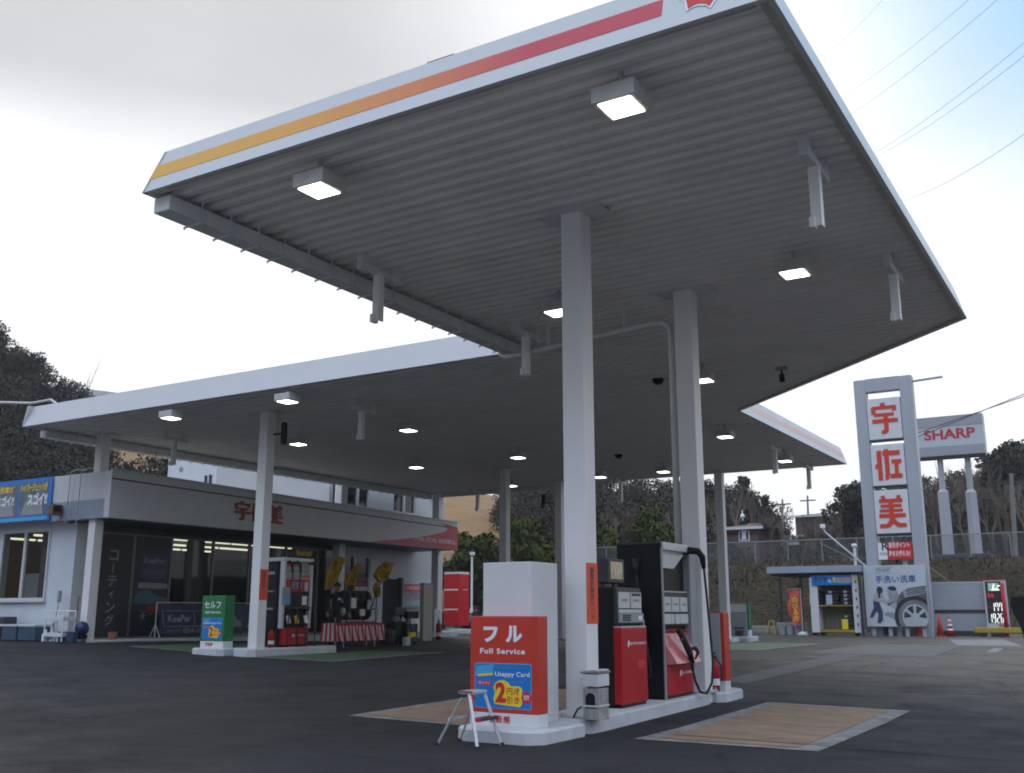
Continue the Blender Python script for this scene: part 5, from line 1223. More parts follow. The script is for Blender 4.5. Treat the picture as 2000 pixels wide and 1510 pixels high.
# yellow flags (cloth wrapped round leaning poles)
def flag(label, base, tip, outline, X_):
    p = atx(*base, X_); q = atx(*tip, X_)
    t = thing('yellow_flag', label, 'flag', p, 'yellow flags before the shop')
    b = MB(); b.tube([p, q], .018, 6); b.build('pole', M['dark'], t)
    pts = [atx(*o, X_) for o in outline]; c = sum(pts, Vector()) / len(pts)
    b = MB(); nn = len(pts); rr = random.Random(len(label))
    front = [v + X * (.05 + .05 * rr.random()) for v in pts]; backp = [v - X * (.03 + .05 * rr.random()) for v in pts]
    mid = [c + (v - c) * .5 + X * (.10 * math.sin(i * 2.2)) for i, v in enumerate(pts)]
    b.add(front + mid + [c + X * .12] + backp + [c - X * .08],
          [(i, (i + 1) % nn, nn + (i + 1) % nn, nn + i) for i in range(nn)] + [(nn + i, nn + (i + 1) % nn, 2 * nn) for i in range(nn)]
          + [(2 * nn + 1 + (i + 1) % nn, 2 * nn + 1 + i, 3 * nn + 1) for i in range(nn)] + [(i, 2 * nn + 1 + i, 2 * nn + 1 + (i + 1) % nn, (i + 1) % nn) for i in range(nn)])
    b.build('cloth', M['flagyellow'], t, smooth=False)
flag('tall leaning yellow flag left, above the dark clad attendant', (637, 1240), (668, 1090), [(637, 1152), (641, 1118), (652, 1092), (664, 1088), (672, 1092), (664, 1112), (655, 1132), (645, 1150)], -19.6)
flag('drooping yellow flag above the tyre rack', (676, 1205), (700, 1102), [(672, 1140), (678, 1124), (690, 1112), (700, 1100), (702, 1106), (694, 1122), (693, 1138), (690, 1152), (684, 1140), (676, 1144)], -19.75)
flag('broad orange yellow flag right, beside the black door', (724, 1188), (758, 1098), [(731, 1124), (740, 1106), (752, 1098), (765, 1100), (760, 1115), (752, 1132), (742, 1138), (736, 1133)], -19.7)
flag('small wrapped yellow flag low between the tyre rack and the black door', (727, 1186), (738, 1135), [(731, 1150), (735, 1138), (739, 1148), (741, 1160), (737, 1166), (732, 1160)], -19.65)
t = thing('yellow_crest', 'small yellow paper crown topping the rear pump display', 'decoration', atx(592, 1085, -18.6))
b = MB(); p = atx(592, 1086, -18.6); b.prism([(-.22, 0), (.22, 0), (.30, .14), (.12, .09), (0, .12), (-.14, .09), (-.26, .14)], p, Y_, Z, X * .05); b.build('paper', M['flagyellow'], t)

# service station attendant in dark clothes
def person_at(px, Y0, label):
    p = aty(px, 1255, Y0); gx_, gy_ = p.x, Y0; g0 = gz(gx_, gy_)
    t = thing('person', label, 'person', (gx_, gy_, g0))
    H = 1.70
    o = Vector((gx_, gy_, g0))
    rgt = Vector((.72, .69, 0)); fw = Vector((.69, -.72, 0))              # faces us
    def P(a, f_, z): return o + rgt * a + fw * f_ + Z * z
    J = {'pel': P(0, 0, .92), 'wai': P(0, .01, 1.08), 'che': P(.01, .03, 1.30), 'neck': P(.015, .04, 1.46), 'head0': P(.02, .06, 1.54),
         'shL': P(-.19, .03, 1.40), 'elL': P(-.27, .05, 1.13), 'wrL': P(-.24, .18, .92), 'haL': P(-.23, .22, .86),
         'shR': P(.20, .03, 1.40), 'elR': P(.30, .04, 1.14), 'wrR': P(.38, .10, .90), 'haR': P(.40, .12, .83),
         'hipL': P(-.09, 0, .88), 'knL': P(-.11, .04, .49), 'anL': P(-.12, 0, .09), 'toL': P(-.13, .15, .045),
         'hipR': P(.09, 0, .88), 'knR': P(.11, .05, .49), 'anR': P(.13, .01, .09), 'toR': P(.14, .16, .045)}
    Rr = {'pel': .13, 'wai': .125, 'che': .15, 'neck': .058, 'head0': .05, 'shL': .075, 'elL': .052, 'wrL': .036, 'haL': .03, 'shR': .075, 'elR': .052, 'wrR': .036, 'haR': .03,
          'hipL': .10, 'knL': .068, 'anL': .05, 'toL': .045, 'hipR': .10, 'knR': .068, 'anR': .05, 'toR': .045}
    E = [('pel', 'wai'), ('wai', 'che'), ('che', 'neck'), ('neck', 'head0'), ('che', 'shL'), ('shL', 'elL'), ('elL', 'wrL'), ('wrL', 'haL'), ('che', 'shR'), ('shR', 'elR'), ('elR', 'wrR'), ('wrR', 'haR'),
         ('pel', 'hipL'), ('hipL', 'knL'), ('knL', 'anL'), ('anL', 'toL'), ('pel', 'hipR'), ('hipR', 'knR'), ('knR', 'anR'), ('anR', 'toR')]
    ks = list(J); me = bpy.data.meshes.new('body'); me.from_pydata([J[k] - o for k in ks], [(ks.index(a), ks.index(c)) for a, c in E], [])
    ob = bpy.data.objects.new('body_tmp', me); col.objects.link(ob)
    md = ob.modifiers.new('skin', 'SKIN'); md.use_smooth_shade = True; md.branch_smoothing = .4
    for v, k in zip(me.skin_vertices[0].data, ks): v.radius = (Rr[k], Rr[k] * (.8 if k in ('che', 'wai', 'pel') else 1)); v.use_root = (k == 'pel')
    ob.modifiers.new('sub', 'SUBSURF').levels = 1
    dg = bpy.context.evaluated_depsgraph_get(); m2 = bpy.data.meshes.new_from_object(ob.evaluated_get(dg)); bpy.data.objects.remove(ob)
    m2.materials.clear(); m2.materials.append(M['navycloth']); m2.materials.append(M['skin'])
    # head and fingers go into the same surface object
    ext = MB(); c = P(.025, .07, 1.60) - o
    ext.ball(c, .095, .92, 1.0, 1.28, 14, 10)
    ext.ball(c + fw * .095 - Z * .015, .016, 1, 1, 1.4, 8, 6)                       # nose
    for s_ in (-1, 1): ext.ball(c + rgt * s_ * .088, .018, .6, .8, 1.3, 8, 6)        # ears
    for s_, hk_ in ((-1, 'haL'), (1, 'haR')):
        h0 = J[hk_] - o; d0 = (J[hk_] - J['wrL' if s_ < 0 else 'wrR']).normalized()
        for i, (ln, of) in enumerate(((.060, -.027), (.072, -.009), (.070, .009), (.055, .026))):
            a0 = h0 + rgt * of; ext.tube([a0, a0 + d0 * ln * .55 + fw * .008, a0 + d0 * ln + fw * .022], [.009, .0085, .006], 6)
        a0 = h0 - d0 * .03 + rgt * (-s_) * .026; ext.tube([a0, a0 + d0 * .03 + rgt * (-s_) * .02, a0 + d0 * .055 + rgt * (-s_) * .022 + fw * .01], [.011, .010, .007], 6)
    bm = bmesh.new(); bm.from_mesh(m2); nv = len(bm.verts)
    vs2 = [bm.verts.new(v) for v in ext.v]
    for f in ext.f:
        try: fc = bm.faces.new([vs2[i] for i in f]); fc.material_index = 1; fc.smooth = True
        except ValueError: pass
    bm.faces.ensure_lookup_table()
    hz_ = [J['wrL'] - o, J['wrR'] - o]
    for fc in bm.faces:
        if fc.material_index == 0:
            ce = fc.calc_center_median()
            if ce.z > 1.47 or any((ce - w__).length < .05 and ce.z < w__.z + .01 for w__ in hz_) or (ce.z < .95 and min((ce - (J['haL'] - o)).length, (ce - (J['haR'] - o)).length) < .06): fc.material_index = 1
    bm.to_mesh(m2); bm.free()
    body = bpy.data.objects.new('body', m2); col.objects.link(body); body.parent = t; BASE[body.name] = BASE[t.name]
    cc = c + o
    b = MB(); b.ball(cc + Z * .045, .105, 1, 1.06, .95, 14, 8); b.v = [v if v.z > cc.z + .03 else Vector((v.x, v.y, cc.z + .03)) for v in b.v]; b.obox(cc + Z * .035 + fw * .07 - rgt * .07, rgt * .14, fw * .11, Z * .012, .005); b.build('cap', M['navycloth'], t, smooth=True)
    b = MB(); b.obox(P(.05, .155, 1.26), rgt * .07, Z * .05, fw * .008); b.build('name_badge', M['printwhite'], t)
    b = MB(); b.obox(P(-.055, .158, 1.50), rgt * .09, Z * .012, fw * .004); b.build('mouth', M['printdark'], t) if False else None
    b = MB(); 
    for s_ in (-1, 1): b.ball(cc + fw * .088 + rgt * s_ * .035 + Z * .02, .011, 1, 1, .7, 8, 6)
    b.obox(cc + fw * .088 - rgt * .022 - Z * .06, rgt * .044, Z * .007, fw * .006); b.build('face_features', M['printdark'], t)
    return t
person_at(653, 22.35, 'attendant in dark uniform and cap with white chest badge, standing behind the striped table')

# group of black air and oil machines left of the beige cabinet
mx = -18.9
def machine(label, px0, px1, py0, py1, X_, m, d=.35, top=None):
    a, c = atx(px0, py1, X_), atx(px1, py0, X_); g0 = gz(X_, a.y)
    t = thing('service_machine', label, 'machine', (X_ - d / 2, (a.y + c.y) / 2, g0), 'machines beside the shop door')
    w_ = c.y - a.y
    b = MB(); b.box(X_ - d, X_, a.y, c.y, g0 + .08, g0 + (c.z - g0) * .62, .02); b.build('body', m, t)
    b = MB(); b.box(X_ - d * .8, X_ + .02, a.y - .02, c.y + .02, g0 + (c.z - g0) * .78, c.z, .02); b.build('control_head', M['dark'] if m is M['black'] else M['black'], t)
    b = MB(); b.box(X_ - d * .6, X_ - d * .3, a.y + w_ * .3, a.y + w_ * .5, g0 + (c.z - g0) * .6, g0 + (c.z - g0) * .8); b.build('neck', M['grey'], t)
    b = MB()
    for y in (a.y + .06, c.y - .06):
        for x in (X_ - d + .06, X_ - .06): b.lathe((x, y - .02, g0 + .04), [(.04, 0), (.04, .04)], 10, (0, 1, 0))
    b.build('castor', M['rubber'], t)
    b = MB(); b.tube([(X_ + .01, a.y + w_ * .2, g0 + (c.z - g0) * .75), (X_ + .06, a.y + w_ * .15, g0 + .5), (X_ + .06, a.y + w_ * .5, g0 + .2), (X_ + .03, a.y + w_ * .8, g0 + .6)], .018, 6); b.build('hose', M['rubber'], t)
    for k in range(2):
        b = MB(); b.box(X_, X_ + .01, a.y + w_ * (.2 + .4 * k), a.y + w_ * (.36 + .4 * k), g0 + (c.z - g0) * .64, g0 + (c.z - g0) * .74); b.build('gauge', M['lgrey'], t)
    return t
machine('black wheeled machine nearest the shop door', 771, 793, 1186, 1260, -19.0, M['black'])
machine('black wheeled machine with a dark blue head beside the beige cabinet', 795, 817, 1194, 1258, -18.9, M['dark'])
a = atx(757, 1255, -19.2); b = MB(); b.lathe((-19.2, a.y, gz(-19.2, a.y)), [(.2, 0), (.24, .1), (.26, .35), (.24, .42), (.1, .46)], 16); tag(b.build('waste_drum', M['dark']), 'low dark grey drum right of the striped table', 'drum')
a = atx(795, 1262, -18.5); b = MB(); b.box(-18.6, -18.45, a.y - .1, a.y + .1, gz(-18.5, a.y), gz(-18.5, a.y) + .24, .015); tag(b.build('small_box', M['lgrey']), 'small pale box on the ground before the black machines', 'box')
a = atx(808, 1243, -18.6); b = MB(); b.box(-18.7, -18.62, a.y - .14, a.y + .14, a.z - .02, a.z + .12, .004); tag(b.build('notice_card', M['printyellow']), 'yellow and white card at the foot of the black machines', 'card')
# notice posters on the wall, beige cabinet
t = thing('price_poster', 'white wall poster with a red Japanese heading beside the black door', 'poster', (xw + .02, 33.1, 2))
a, c = atx(790, 1196, xw + .02), atx(823, 1142, xw + .02)
b = MB(); b.box(xw + .008, xw + .02, a.y, c.y, c.z - .28, c.z); h = b.build('heading', M['printred'], t); letters(h, 'lettering', 'ひる間洗車割引', M['printwhite'], (xw + .02, a.y + .06, c.z - .22), Y_, Z, w=c.y - a.y - .12, h=.16, off=.01)
b = MB(); b.box(xw + .008, xw + .018, a.y + .02, c.y, a.z, c.z - .29); sh_ = b.build('sheet', M['printgrey'], t)
b = MB(); b.box(xw + .019, xw + .022, a.y + .06, c.y - .06, a.z + .25, c.z - .62); b.build('picture', mat('print_pale_blue', (.35, .42, .48), .5, var=.15, scale=6), sh_)
letters(sh_, 'lettering', 'お得です 洗車', M['printred'], (xw + .02, a.y + .3, c.z - .42), Y_, Z, w=.5, h=.08)
letters(sh_, 'lettering', '500円引', M['printnavy'], (xw + .02, a.y + .15, a.z + .08), Y_, Z, w=.8, h=.12)
xc = -20.9
a, c = atx(826, 1254, xc), atx(846, 1142, xc)
t = thing('equipment_cabinet', 'tall beige cabinet with a blue top edge in front of the shop end', 'cabinet', (xc - .3, (a.y + c.y) / 2, a.z), )
b = MB(); b.box(xc - .16, xc, a.y, c.y, a.z, c.z, .015); b.build('body', M['cream'], t)
b = MB(); b.box(xc - .17, xc + .01, a.y - .01, c.y + .01, c.z, c.z + .04, .005); b.build('top_edge', M['printcyan'], t)
b = MB(); b.box(xc - .14, xc - .02, a.y - .004, a.y + .001, a.z + .1, c.z - .1); b.build('door_panel', M['cream'], t)
island('cabinet_plinth', 'low concrete base under the beige cabinet', xc - .35, xc + .12, a.y - .1, c.y + .2, .05, .05, zs=a.z)
extinguisher((xc + .02, c.y + .32, gz(xc, c.y) + .02), 'tall red extinguisher case beside the beige cabinet', .62, .09)
# pale block at the foot of the rear shop column
a, c = atx(848, 1238, -23.3), atx(861, 1190, -23.3); b = MB(); b.box(-23.52, -23.3, a.y, c.y, gz(-23, 33), c.z, .02); tag(b.build('block', M['lgrey']), 'pale box guarding the foot of the shop end column', 'post guard')
# red cabinet behind the shop end
Yr = 39.5
a, c = aty(866, 1222, Yr), aty(902, 1121, Yr)
t = thing('red_cabinet', 'tall bright red cabinet with two white lines behind the shop end', 'cabinet', ((a.x + c.x) / 2, Yr, .36))
b = MB(); b.box(a.x, c.x - .12, Yr, Yr + .8, a.z, c.z, .02); b.build('body', mat('vending_red', (.52, .012, .02), .35, var=.05), t)
for py in (1152, 1190.5):
    z = aty(880, py, Yr).z; b = MB(); b.box(a.x + .02, c.x - .2, Yr - .008, Yr, z - .03, z + .03); b.build('white_line', M['printwhite'], t)
b = MB(); b.box(a.x, c.x - .12, Yr + .002, Yr + .8, c.z, c.z + .1, .01); b.build('top_cap', M['white2'], t)
b = MB(); b.box(a.x + .05, aty(884, 1222, Yr).x, Yr + .1, Yr + .7, .36, a.z, .01); b.build('base', M['lgrey'], t)
b = MB(); b.tube([(c.x - .12, Yr + .3, aty(900, 1152, Yr).z), (c.x + .1, Yr + .3, aty(900, 1152, Yr).z)], .025, 6); b.build('side_lamp', M['lgrey'], t)
b = MB(); q0, q1 = aty(876, 1238, 39), aty(960, 1238, 39); b.box(q0.x, q1.x + 3, 39.0, 39.25, .34, .56, .02); tag(b.build('kerb', M['white']), 'white kerb stretch behind the shop end', 'kerb')
# scooters / clutter behind, grey car, lamp post, pink banner
def scooter(px, Y0, label, m):
    p = aty(px, 1200, Y0); o = Vector((p.x, Y0, gz(p.x, Y0)))
    t = thing('scooter', label, 'scooter', o, 'parked scooters')
    for dx in (-.6, .6): 
        b = MB(); b.lathe(o + X * dx + Z * .25 - Y_ * .05, [(.12, 0), (.24, 0), (.25, .03), (.25, .07), (.24, .1), (.12, .1)], 16, (0, 1, 0)); b.build('wheel', M['tyre'], t)
    b = MB(); b.prism([(-.75, .35), (-.1, .3), (.2, .28), (.42, .5), (.5, .95), (.38, .95), (.25, .45), (-.1, .42), (-.2, .78), (-.8, .82)], o - Y_ * .15, X, Z, Y_ * .3); b.build('body', m, t)
    b = MB(); b.obox(o + Vector((-.8, -.14, .82)), X * .6, Y_ * .28, Z * .08, .03); b.build('seat', M['black'], t)
    b = MB(); b.tube([o + Vector((.45, -.3, 1.02)), o + Vector((.42, 0, .98)), o + Vector((.45, .3, 1.02))], .02, 6); b.tube([o + Vector((.45, 0, .95)), o + Vector((.6, 0, .25))], .03, 6); b.build('handlebar', M['dark'], t)
    b = MB(); b.box(o.x - .95, o.x - .6, Y0 - .2, Y0 + .2, o.z + .9, o.z + 1.25, .03); b.build('carrier_box', M['black'], t)
scooter(913, 42.5, 'parked scooter with a black carrier box beside the red cabinet', M['printdark'])
scooter(933, 42.8, 'parked scooter with pale blue body left of the white cabinet', mat('scooter_blue', (.20, .25, .30), .35))
p = aty(921, 1190, 44); t = thing('lamp_post', 'thin white lamp post behind the red cabinet', 'lamp post', (p.x, 44, .36))
b = MB(); b.tube([(p.x, 44, .36), (p.x, 44, 1.4), (p.x, 44, 1.45), (p.x, 44, aty(921, 1087, 44).z)], [.12, .10, .06, .05], 8); b.build('post', M['white'], t)
zz = aty(921, 1083, 44).z; b = MB(); b.box(p.x - .08, p.x + .12, 43.9, 44.1, zz - .05, zz + .12, .02); b.build('lamp_head', M['white2'], t)
# grey car, seen between the white cabinet and the column
p = aty(1110, 1240, 33.2); cx, cy = p.x + .8, 34.0; g0 = gz(cx, cy)
t = thing('parked_car', 'grey hatchback partly hidden behind the nearest column', 'car', (cx, cy, g0))
prof = [(-1.75, .32), (1.75, .32), (1.8, .6), (1.72, .82), (1.0, .92), (.35, 1.42), (-1.1, 1.47), (-1.55, 1.2), (-1.72, .85), (-1.8, .6)]
b = MB()
def ring(y, k): return [Vector((cx + px * (1 if pz < 1 else k), cy + y * (1 if pz < 1 else k * .86), g0 + pz)) for px, pz in prof]
ys_ = [(-.80, .96), (-.72, 1.0), (.72, 1.0), (.80, .96)]; rg = [ring(y, k) for y, k in ys_]; n = len(prof)
b.add([v for r_ in rg for v in r_], [(i * n + j, i * n + (j + 1) % n, (i + 1) * n + (j + 1) % n, (i + 1) * n + j) for i in range(3) for j in range(n)] + [list(range(n)), list(range(4 * n - 1, 3 * n - 1, -1))])
b.build('body', mat('car_grey', (.16, .165, .17), .3, metal=.4, var=.03), t)
b = MB(); b.prism([(-1.45, 1.0), (.75, 1.0), (.32, 1.36), (-1.05, 1.40)], (cx, cy - .79, g0), X, Z, Vector((0, -.012, 0))); b.build('side_window', M['darkglass'], t)
b = MB(); b.obox((cx - 1.76, cy - .62, g0 + .95), (0, 1.24, 0), (.28, 0, .42), (-.02, 0, .012)); b.build('rear_window', M['darkglass'], t)
for dx in (-1.1, 1.1):
    for sy in (-1, 1):
        w_ = MB(); w_.lathe((cx + dx, cy + sy * .80 - .09, g0 + .30), [(.18, 0), (.28, 0), (.30, .04), (.30, .14), (.28, .18), (.18, .18)], 18, (0, 1, 0)); o_ = w_.build('wheel', M['tyre'], t)
        w_ = MB(); w_.lathe((cx + dx, cy + sy * .83 - .07, g0 + .30), [(.17, 0), (.17, .14), (.05, .15)], 14, (0, 1, 0)); w_.build('rim', M['rim'], o_)
b = MB(); b.box(cx - 1.80, cx - 1.72, cy - .7, cy - .5, g0 + .75, g0 + .9, .01); b.build('tail_lamp', M['red'], t)
b = MB(); b.box(cx - .05, cx + .3, cy - .90, cy - .78, g0 + .98, g0 + 1.1, .03); b.build('mirror', M['dark'], t)
def nobori(label, px0, px1, py0, py1, Y0, m, txt, tm):
    a, c = aty(px0, py1, Y0), aty(px1, py0, Y0); g0 = gz(a.x, Y0)
    t = thing('banner_flag', label, 'flag', (c.x, Y0, g0), 'upright advertising flags')
    b = MB(); b.tube([(c.x + .03, Y0, g0), (c.x + .03, Y0, c.z + .08)], .018, 6); b.tube([(a.x, Y0, c.z + .04), (c.x + .03, Y0, c.z + .06)], .012, 6); b.build('pole', M['lgrey'], t)
    b = MB(); nn = 12; w_ = c.x - a.x
    vs = [(a.x + w_ * i / 4 + (.06 * math.sin(j * .7) if i == 0 else 0) + (.18 * w_ * (1 - i / 4) * j / nn), Y0 + .05 * math.sin(j * .8 + i), c.z - (c.z - a.z) * j / nn) for j in range(nn + 1) for i in range(5)]
    b.add(vs, [(j * 5 + i, (j + 1) * 5 + i, (j + 1) * 5 + i + 1, j * 5 + i + 1) for j in range(nn) for i in range(4)])
    f_ = b.build('cloth', m, t)
    for k, chv in enumerate(txt):
        letters(f_, 'lettering', chv, tm, (a.x + w_ * .62, Y0 - .07, c.z - (c.z - a.z) * (.2 + .72 * (k + .5) / len(txt))), X, Z, h=w_ * .42, off=.03, center=True, lift=.01)
    b = MB(); b.lathe((c.x + .03, Y0, g0), [(.22, 0), (.22, .06), (.1, .14)], 14); b.build('foot', M['lgrey'], t)
nobori('pink flag glimpsed just left of the nearest column', 1100, 1110, 1146, 1200, 36.5, M['printpink'], 'タイヤ', M['printwhite'])

# ------------------------------------------------------------------ far side of the forecourt: pylon sign, tyre shed, panels
YP = 44.0
def pz(py, Y=YP, px=1740): return aty(px, py, Y).z
t = thing('pylon_sign', 'tall grey twin-post sign tower with three white panels of red characters', 'sign tower', (-8.5, YP, .36))
xa, xb = aty(1666, 745, YP).x, aty(1779, 735, YP).x
M['steel'] = mat('painted_steel', (.39, .41, .45), .45, var=.12, scale=.8, streak=1)
pl = [(xa, xa + .48), (xb - .50, xb)]
for a, c in pl:
    b = MB(); b.box(a, c, YP, YP + .5, .3, 11.0, .02); b.build('post', M['steel'], t)
b = MB(); b.box(xa + .48, xb - .50, YP + .02, YP + .48, 10.45, 11.02, .01); b.build('top_beam', M['steel'], t)
b = MB(); b.tube([(xb - .1, YP + .2, 10.74), (xb + 1.2, YP + .2, 10.80)], .05, 8); b.build('lamp_arm', M['steel'], t)
pa, pb = xa + .50, xb - .52
PAN = [(776, 857, 'u'), (867, 948, 'sa'), (957, 1042, 'mi')]
for (p0, p1, k) in PAN:
    z1, z0 = pz(p0), pz(p1)
    b = MB(); b.box(pa, pb, YP - .04, YP + .4, z0, z1, .02); pn = b.build('panel', mat('panel_acrylic', (.66, .67, .68), .3, var=.03), t)
    b = MB(); b.box(pa + .02, pb - .02, YP - .02, YP + .38, z0 - .06, z0); b.build('panel_frame', M['dark'], pn)
    w_ = pb - pa; glyph(pn, 'character', (k,), mat('character_red', (.62, .045, .02), .4, var=0), (pa + w_ * .12, YP - .04, z0 + (z1 - z0) * .13), X, Z, w_ * .78, (z1 - z0) * .75, 0, depth=.02)
z1, z0 = pz(1060), pz(1093)
xm = pa + (pb - pa) * .27
b = MB(); b.box(pa, pb, YP - .04, YP + .2, z0, z1, .01); pn = b.build('small_panel', M['printred'], t)
b = MB(); b.box(pa + .003, xm, YP - .05, YP - .041, z0 + .003, z1 - .003); b.build('white_field', M['printwhite'], pn)
letters(pn, 'lettering', 'R', M['printdark'], (pa + .16, YP - .05, z0 + .38), X, Z, h=.34, off=.02)
letters(pn, 'lettering', 'POINT', M['printdark'], (pa + .07, YP - .05, z0 + .16), X, Z, w=.36, h=.13)
letters(pn, 'lettering', '楽天ポイント', M['printwhite'], (xm + .07, YP - .04, z0 + .46), X, Z, w=pb - xm - .16, h=.24, off=.02)
letters(pn, 'lettering', '貯まる!使える!!', M['printwhite'], (xm + .07, YP - .04, z0 + .12), X, Z, w=pb - xm - .16, h=.24, off=.02)
b = MB(); b.box(pb - .42, pb - .26, YP + .1, YP + .2, 3.0, z0); b.build('conduit', M['steel'], t)
# hand-wash billboard
YB_ = 43.6
def bxx(px, py=1170, Y=YB_): return aty(px, py, Y).x
a0, a1 = aty(1683, 1106, YB_), aty(1806, 1101, YB_); c0 = aty(1693, 1226, YB_)
x0, x1, z0, z1 = bxx(1690), bxx(1811), aty(1750, 1224, YB_).z, aty(1750, 1104, YB_).z
t = thing('car_wash_billboard', 'white billboard with blue Japanese lettering and a grey car wheel picture', 'billboard', ((x0 + x1) / 2, YB_, .36))
b = MB(); b.box(x0, x1, YB_, YB_ + .12, z0, z1, .01); bd = b.build('board', mat('board_white', (.50, .54, .58), .5, var=.05), t)
b = MB()
for k in range(4): b.box(x0 + .15 + k * (x1 - x0 - .45) / 3, x0 + .3 + k * (x1 - x0 - .45) / 3, YB_ + .13, YB_ + .2, .3, z1 - .1)
b.build('leg', M['steel'], t)
W, H = x1 - x0, z1 - z0; yf = YB_ - .002
def PB(u, v): return (u * W, v * H)
def pic(name, pts, m, lift, par=bd):
    b = MB(); b.prism([PB(*p) for p in pts], (x0, yf - lift, z0), X, Z, Vector((0, -.003, 0))); return b.build(name, m, par)
letters(bd, 'lettering', 'プロの技', M['printdark'], (x0 + W * .20, yf, z0 + H * .895), X, Z, w=W * .25, h=H * .06, off=.01)
b = MB(); b.box(x0 + W * .18, x0 + W * .49, yf - .006, yf - .002, z0 + H * .97, z0 + H * .973); b.box(x0 + W * .18, x0 + W * .49, yf - .006, yf - .002, z0 + H * .872, z0 + H * .875); b.build('rule', M['printdark'], bd)
letters(bd, 'lettering', '手洗い洗車', M['printnavy'] if False else mat('print_blue_dark', (.015, .06, .25), .5, var=.2), (x0 + W * .19, yf, z0 + H * .71), X, Z, w=W * .66, h=H * .125, off=.015)
pg1, pg2 = mat('print_car_grey', (.13, .135, .15), .5, var=.35, scale=3), mat('print_foam', (.33, .36, .39), .5, var=.3, scale=4)
ptyre = mat('print_tyre', (.17, .175, .185), .5, var=.3, scale=5)
pic('car_rear', [(.36, .33), (.40, .50), (.36, .58), (.40, .66), (.45, .63), (.50, .62), (.54, .56), (.56, .46), (.60, .36), (.56, .22), (.36, .36)], pg2, .001)
pic('car_flank', [(.50, .30), (.56, .22), (.64, .16), (1, .02), (1, .66), (.70, .62), (.60, .56), (.52, .46)], pg1, .003)
pic('rear_lamp', [(.37, .52), (.52, .53), (.55, .47), (.50, .42), (.40, .45)], M['printgrey'], .005)
pic('window_dark', [(.37, .63), (.42, .655), (.48, .66), (.53, .62), (.50, .58), (.42, .59)], M['printdark'], .006)
pic('foam', [(.62, .56), (.72, .63), (.99, .66), (.99, .55), (.80, .50), (.66, .46)], pg2, .005)
for k in range(4): pic('foam_streak', [(.68, .50 + k * .03), (.98, .56 + k * .028), (.98, .575 + k * .028), (.68, .515 + k * .03)], M['printdark'], .008)
cx_, cy_ = .79, .15; rr_ = lambda r_, n=28, a0=0, a1=360: [(cx_ + r_ * math.cos(R(a0 + (a1 - a0) * k / n)), cy_ + r_ * 1.04 * math.sin(R(a0 + (a1 - a0) * k / n))) for k in range(n + 1)]
def clip(pts): return [(min(.995, max(.005, p[0])), max(.008, p[1])) for p in pts]
pic('wheel_arch', clip(rr_(.33, 28, -28, 208)), M['printblack'], .008)
pic('picture_tyre', clip(rr_(.27, 28, -34, 214)), ptyre, .010)
pic('picture_rim', clip(rr_(.205, 28, -44, 224)), M['printwhite'] if False else mat('print_rim', (.42, .45, .48), .5, var=.1), .012)
for k in range(7):
    a = R(12 + k * 51.4); da = .30
    pts = [(cx_ + r_ * math.cos(a + d), cy_ + r_ * 1.04 * math.sin(a + d)) for r_, d in ((.07, -.18), (.185, -da), (.185, da), (.07, .18))]
    if min(p[1] for p in pts) > .01: pic('rim_gap', pts, M['printdark'], .014)
pic('shadow', [(.28, .20), (.40, .14), (.62, .05), (.66, .16), (.52, .20), (.36, .24)], M['printgrey'], .002)
pic('man_legs', [(.13, .42), (.22, .42), (.25, .33), (.275, .24), (.265, .10), (.225, .06), (.18, .06), (.19, .14), (.20, .22), (.17, .25), (.10, .14), (.06, .15), (.085, .22), (.13, .30)], M['printnavy'] if False else mat('print_jeans', (.03, .045, .12), .5, var=.15), .016)
pic('man_shirt', [(.13, .42), (.15, .52), (.20, .58), (.28, .57), (.31, .48), (.38, .40), (.36, .37), (.27, .42), (.22, .40)], mat('print_shirt', (.36, .38, .42), .5, var=.2), .018)
pic('man_head', [(.215, .54), (.20, .60), (.215, .645), (.26, .655), (.295, .63), (.30, .58), (.28, .545), (.245, .53)], M['printdark'], .020)
pic('man_apron', [(.22, .54), (.25, .53), (.26, .47), (.22, .46)], M['printdark'], .019)
b = MB(); b.box(x0, x1, YB_ + .75, YB_ + .95, .3, z0 - .02, .02); tag(b.build('low_wall', M['dirty']), 'stained low wall showing under the car wash billboard', 'wall')
for k, (px, m, h_, lb) in enumerate(((1733, M['dark'], .5, 'dark can under the car wash billboard'), (1757, M['grey'], .5, 'white canister under the car wash billboard'), (1797, M['conered'], .5, 'small orange cone under the right end of the billboard'))):
    q = aty(px, 1240, 44.0); b = MB(); b.lathe((q.x, 44.0, gz(q.x, 44.0)), [(.13, 0), (.12, h_ * .8), (.04, h_)], 12); tag(b.build('canister' if k < 2 else 'traffic_cone', m), lb, 'canister' if k < 2 else 'traffic cone')

# tyre shed with flat roof
YS = 43.4
sx0, sx1 = bxx(1583, 1180, YS), bxx(1681, 1180, YS); zr1, zr0 = aty(1590, 1106, YS).z, aty(1590, 1119, YS).z
t = thing('tyre_shed', 'open white tyre display shed with a blue sign band and shelf', 'shed', ((sx0 + sx1) / 2, YS, .36))
b = MB(); b.box(sx0, sx0 + .32, YS, YS + .72, .48, zr0 - .18, .01); b.build('side_wall', M['white2'], t); b = MB(); b.box(sx1 - .30, sx1, YS, YS + .72, .48, zr0 - .05, .01); b.build('side_wall', M['white2'], t)
b = MB(); b.box(sx0 + .32, sx1 - .3, YS + .62, YS + .72, .55, zr0 - .2)
for k in range(13): b.box(sx0 + .4 + k * .18, sx0 + .43 + k * .18, YS + .60, YS + .62, .6, zr0 - .2)
b.build('back_wall', mat('shed_back', (.17, .16, .12), .7, var=.15), t)
zbt, zbb = aty(1630, 1124, YS).z, aty(1630, 1143, YS).z
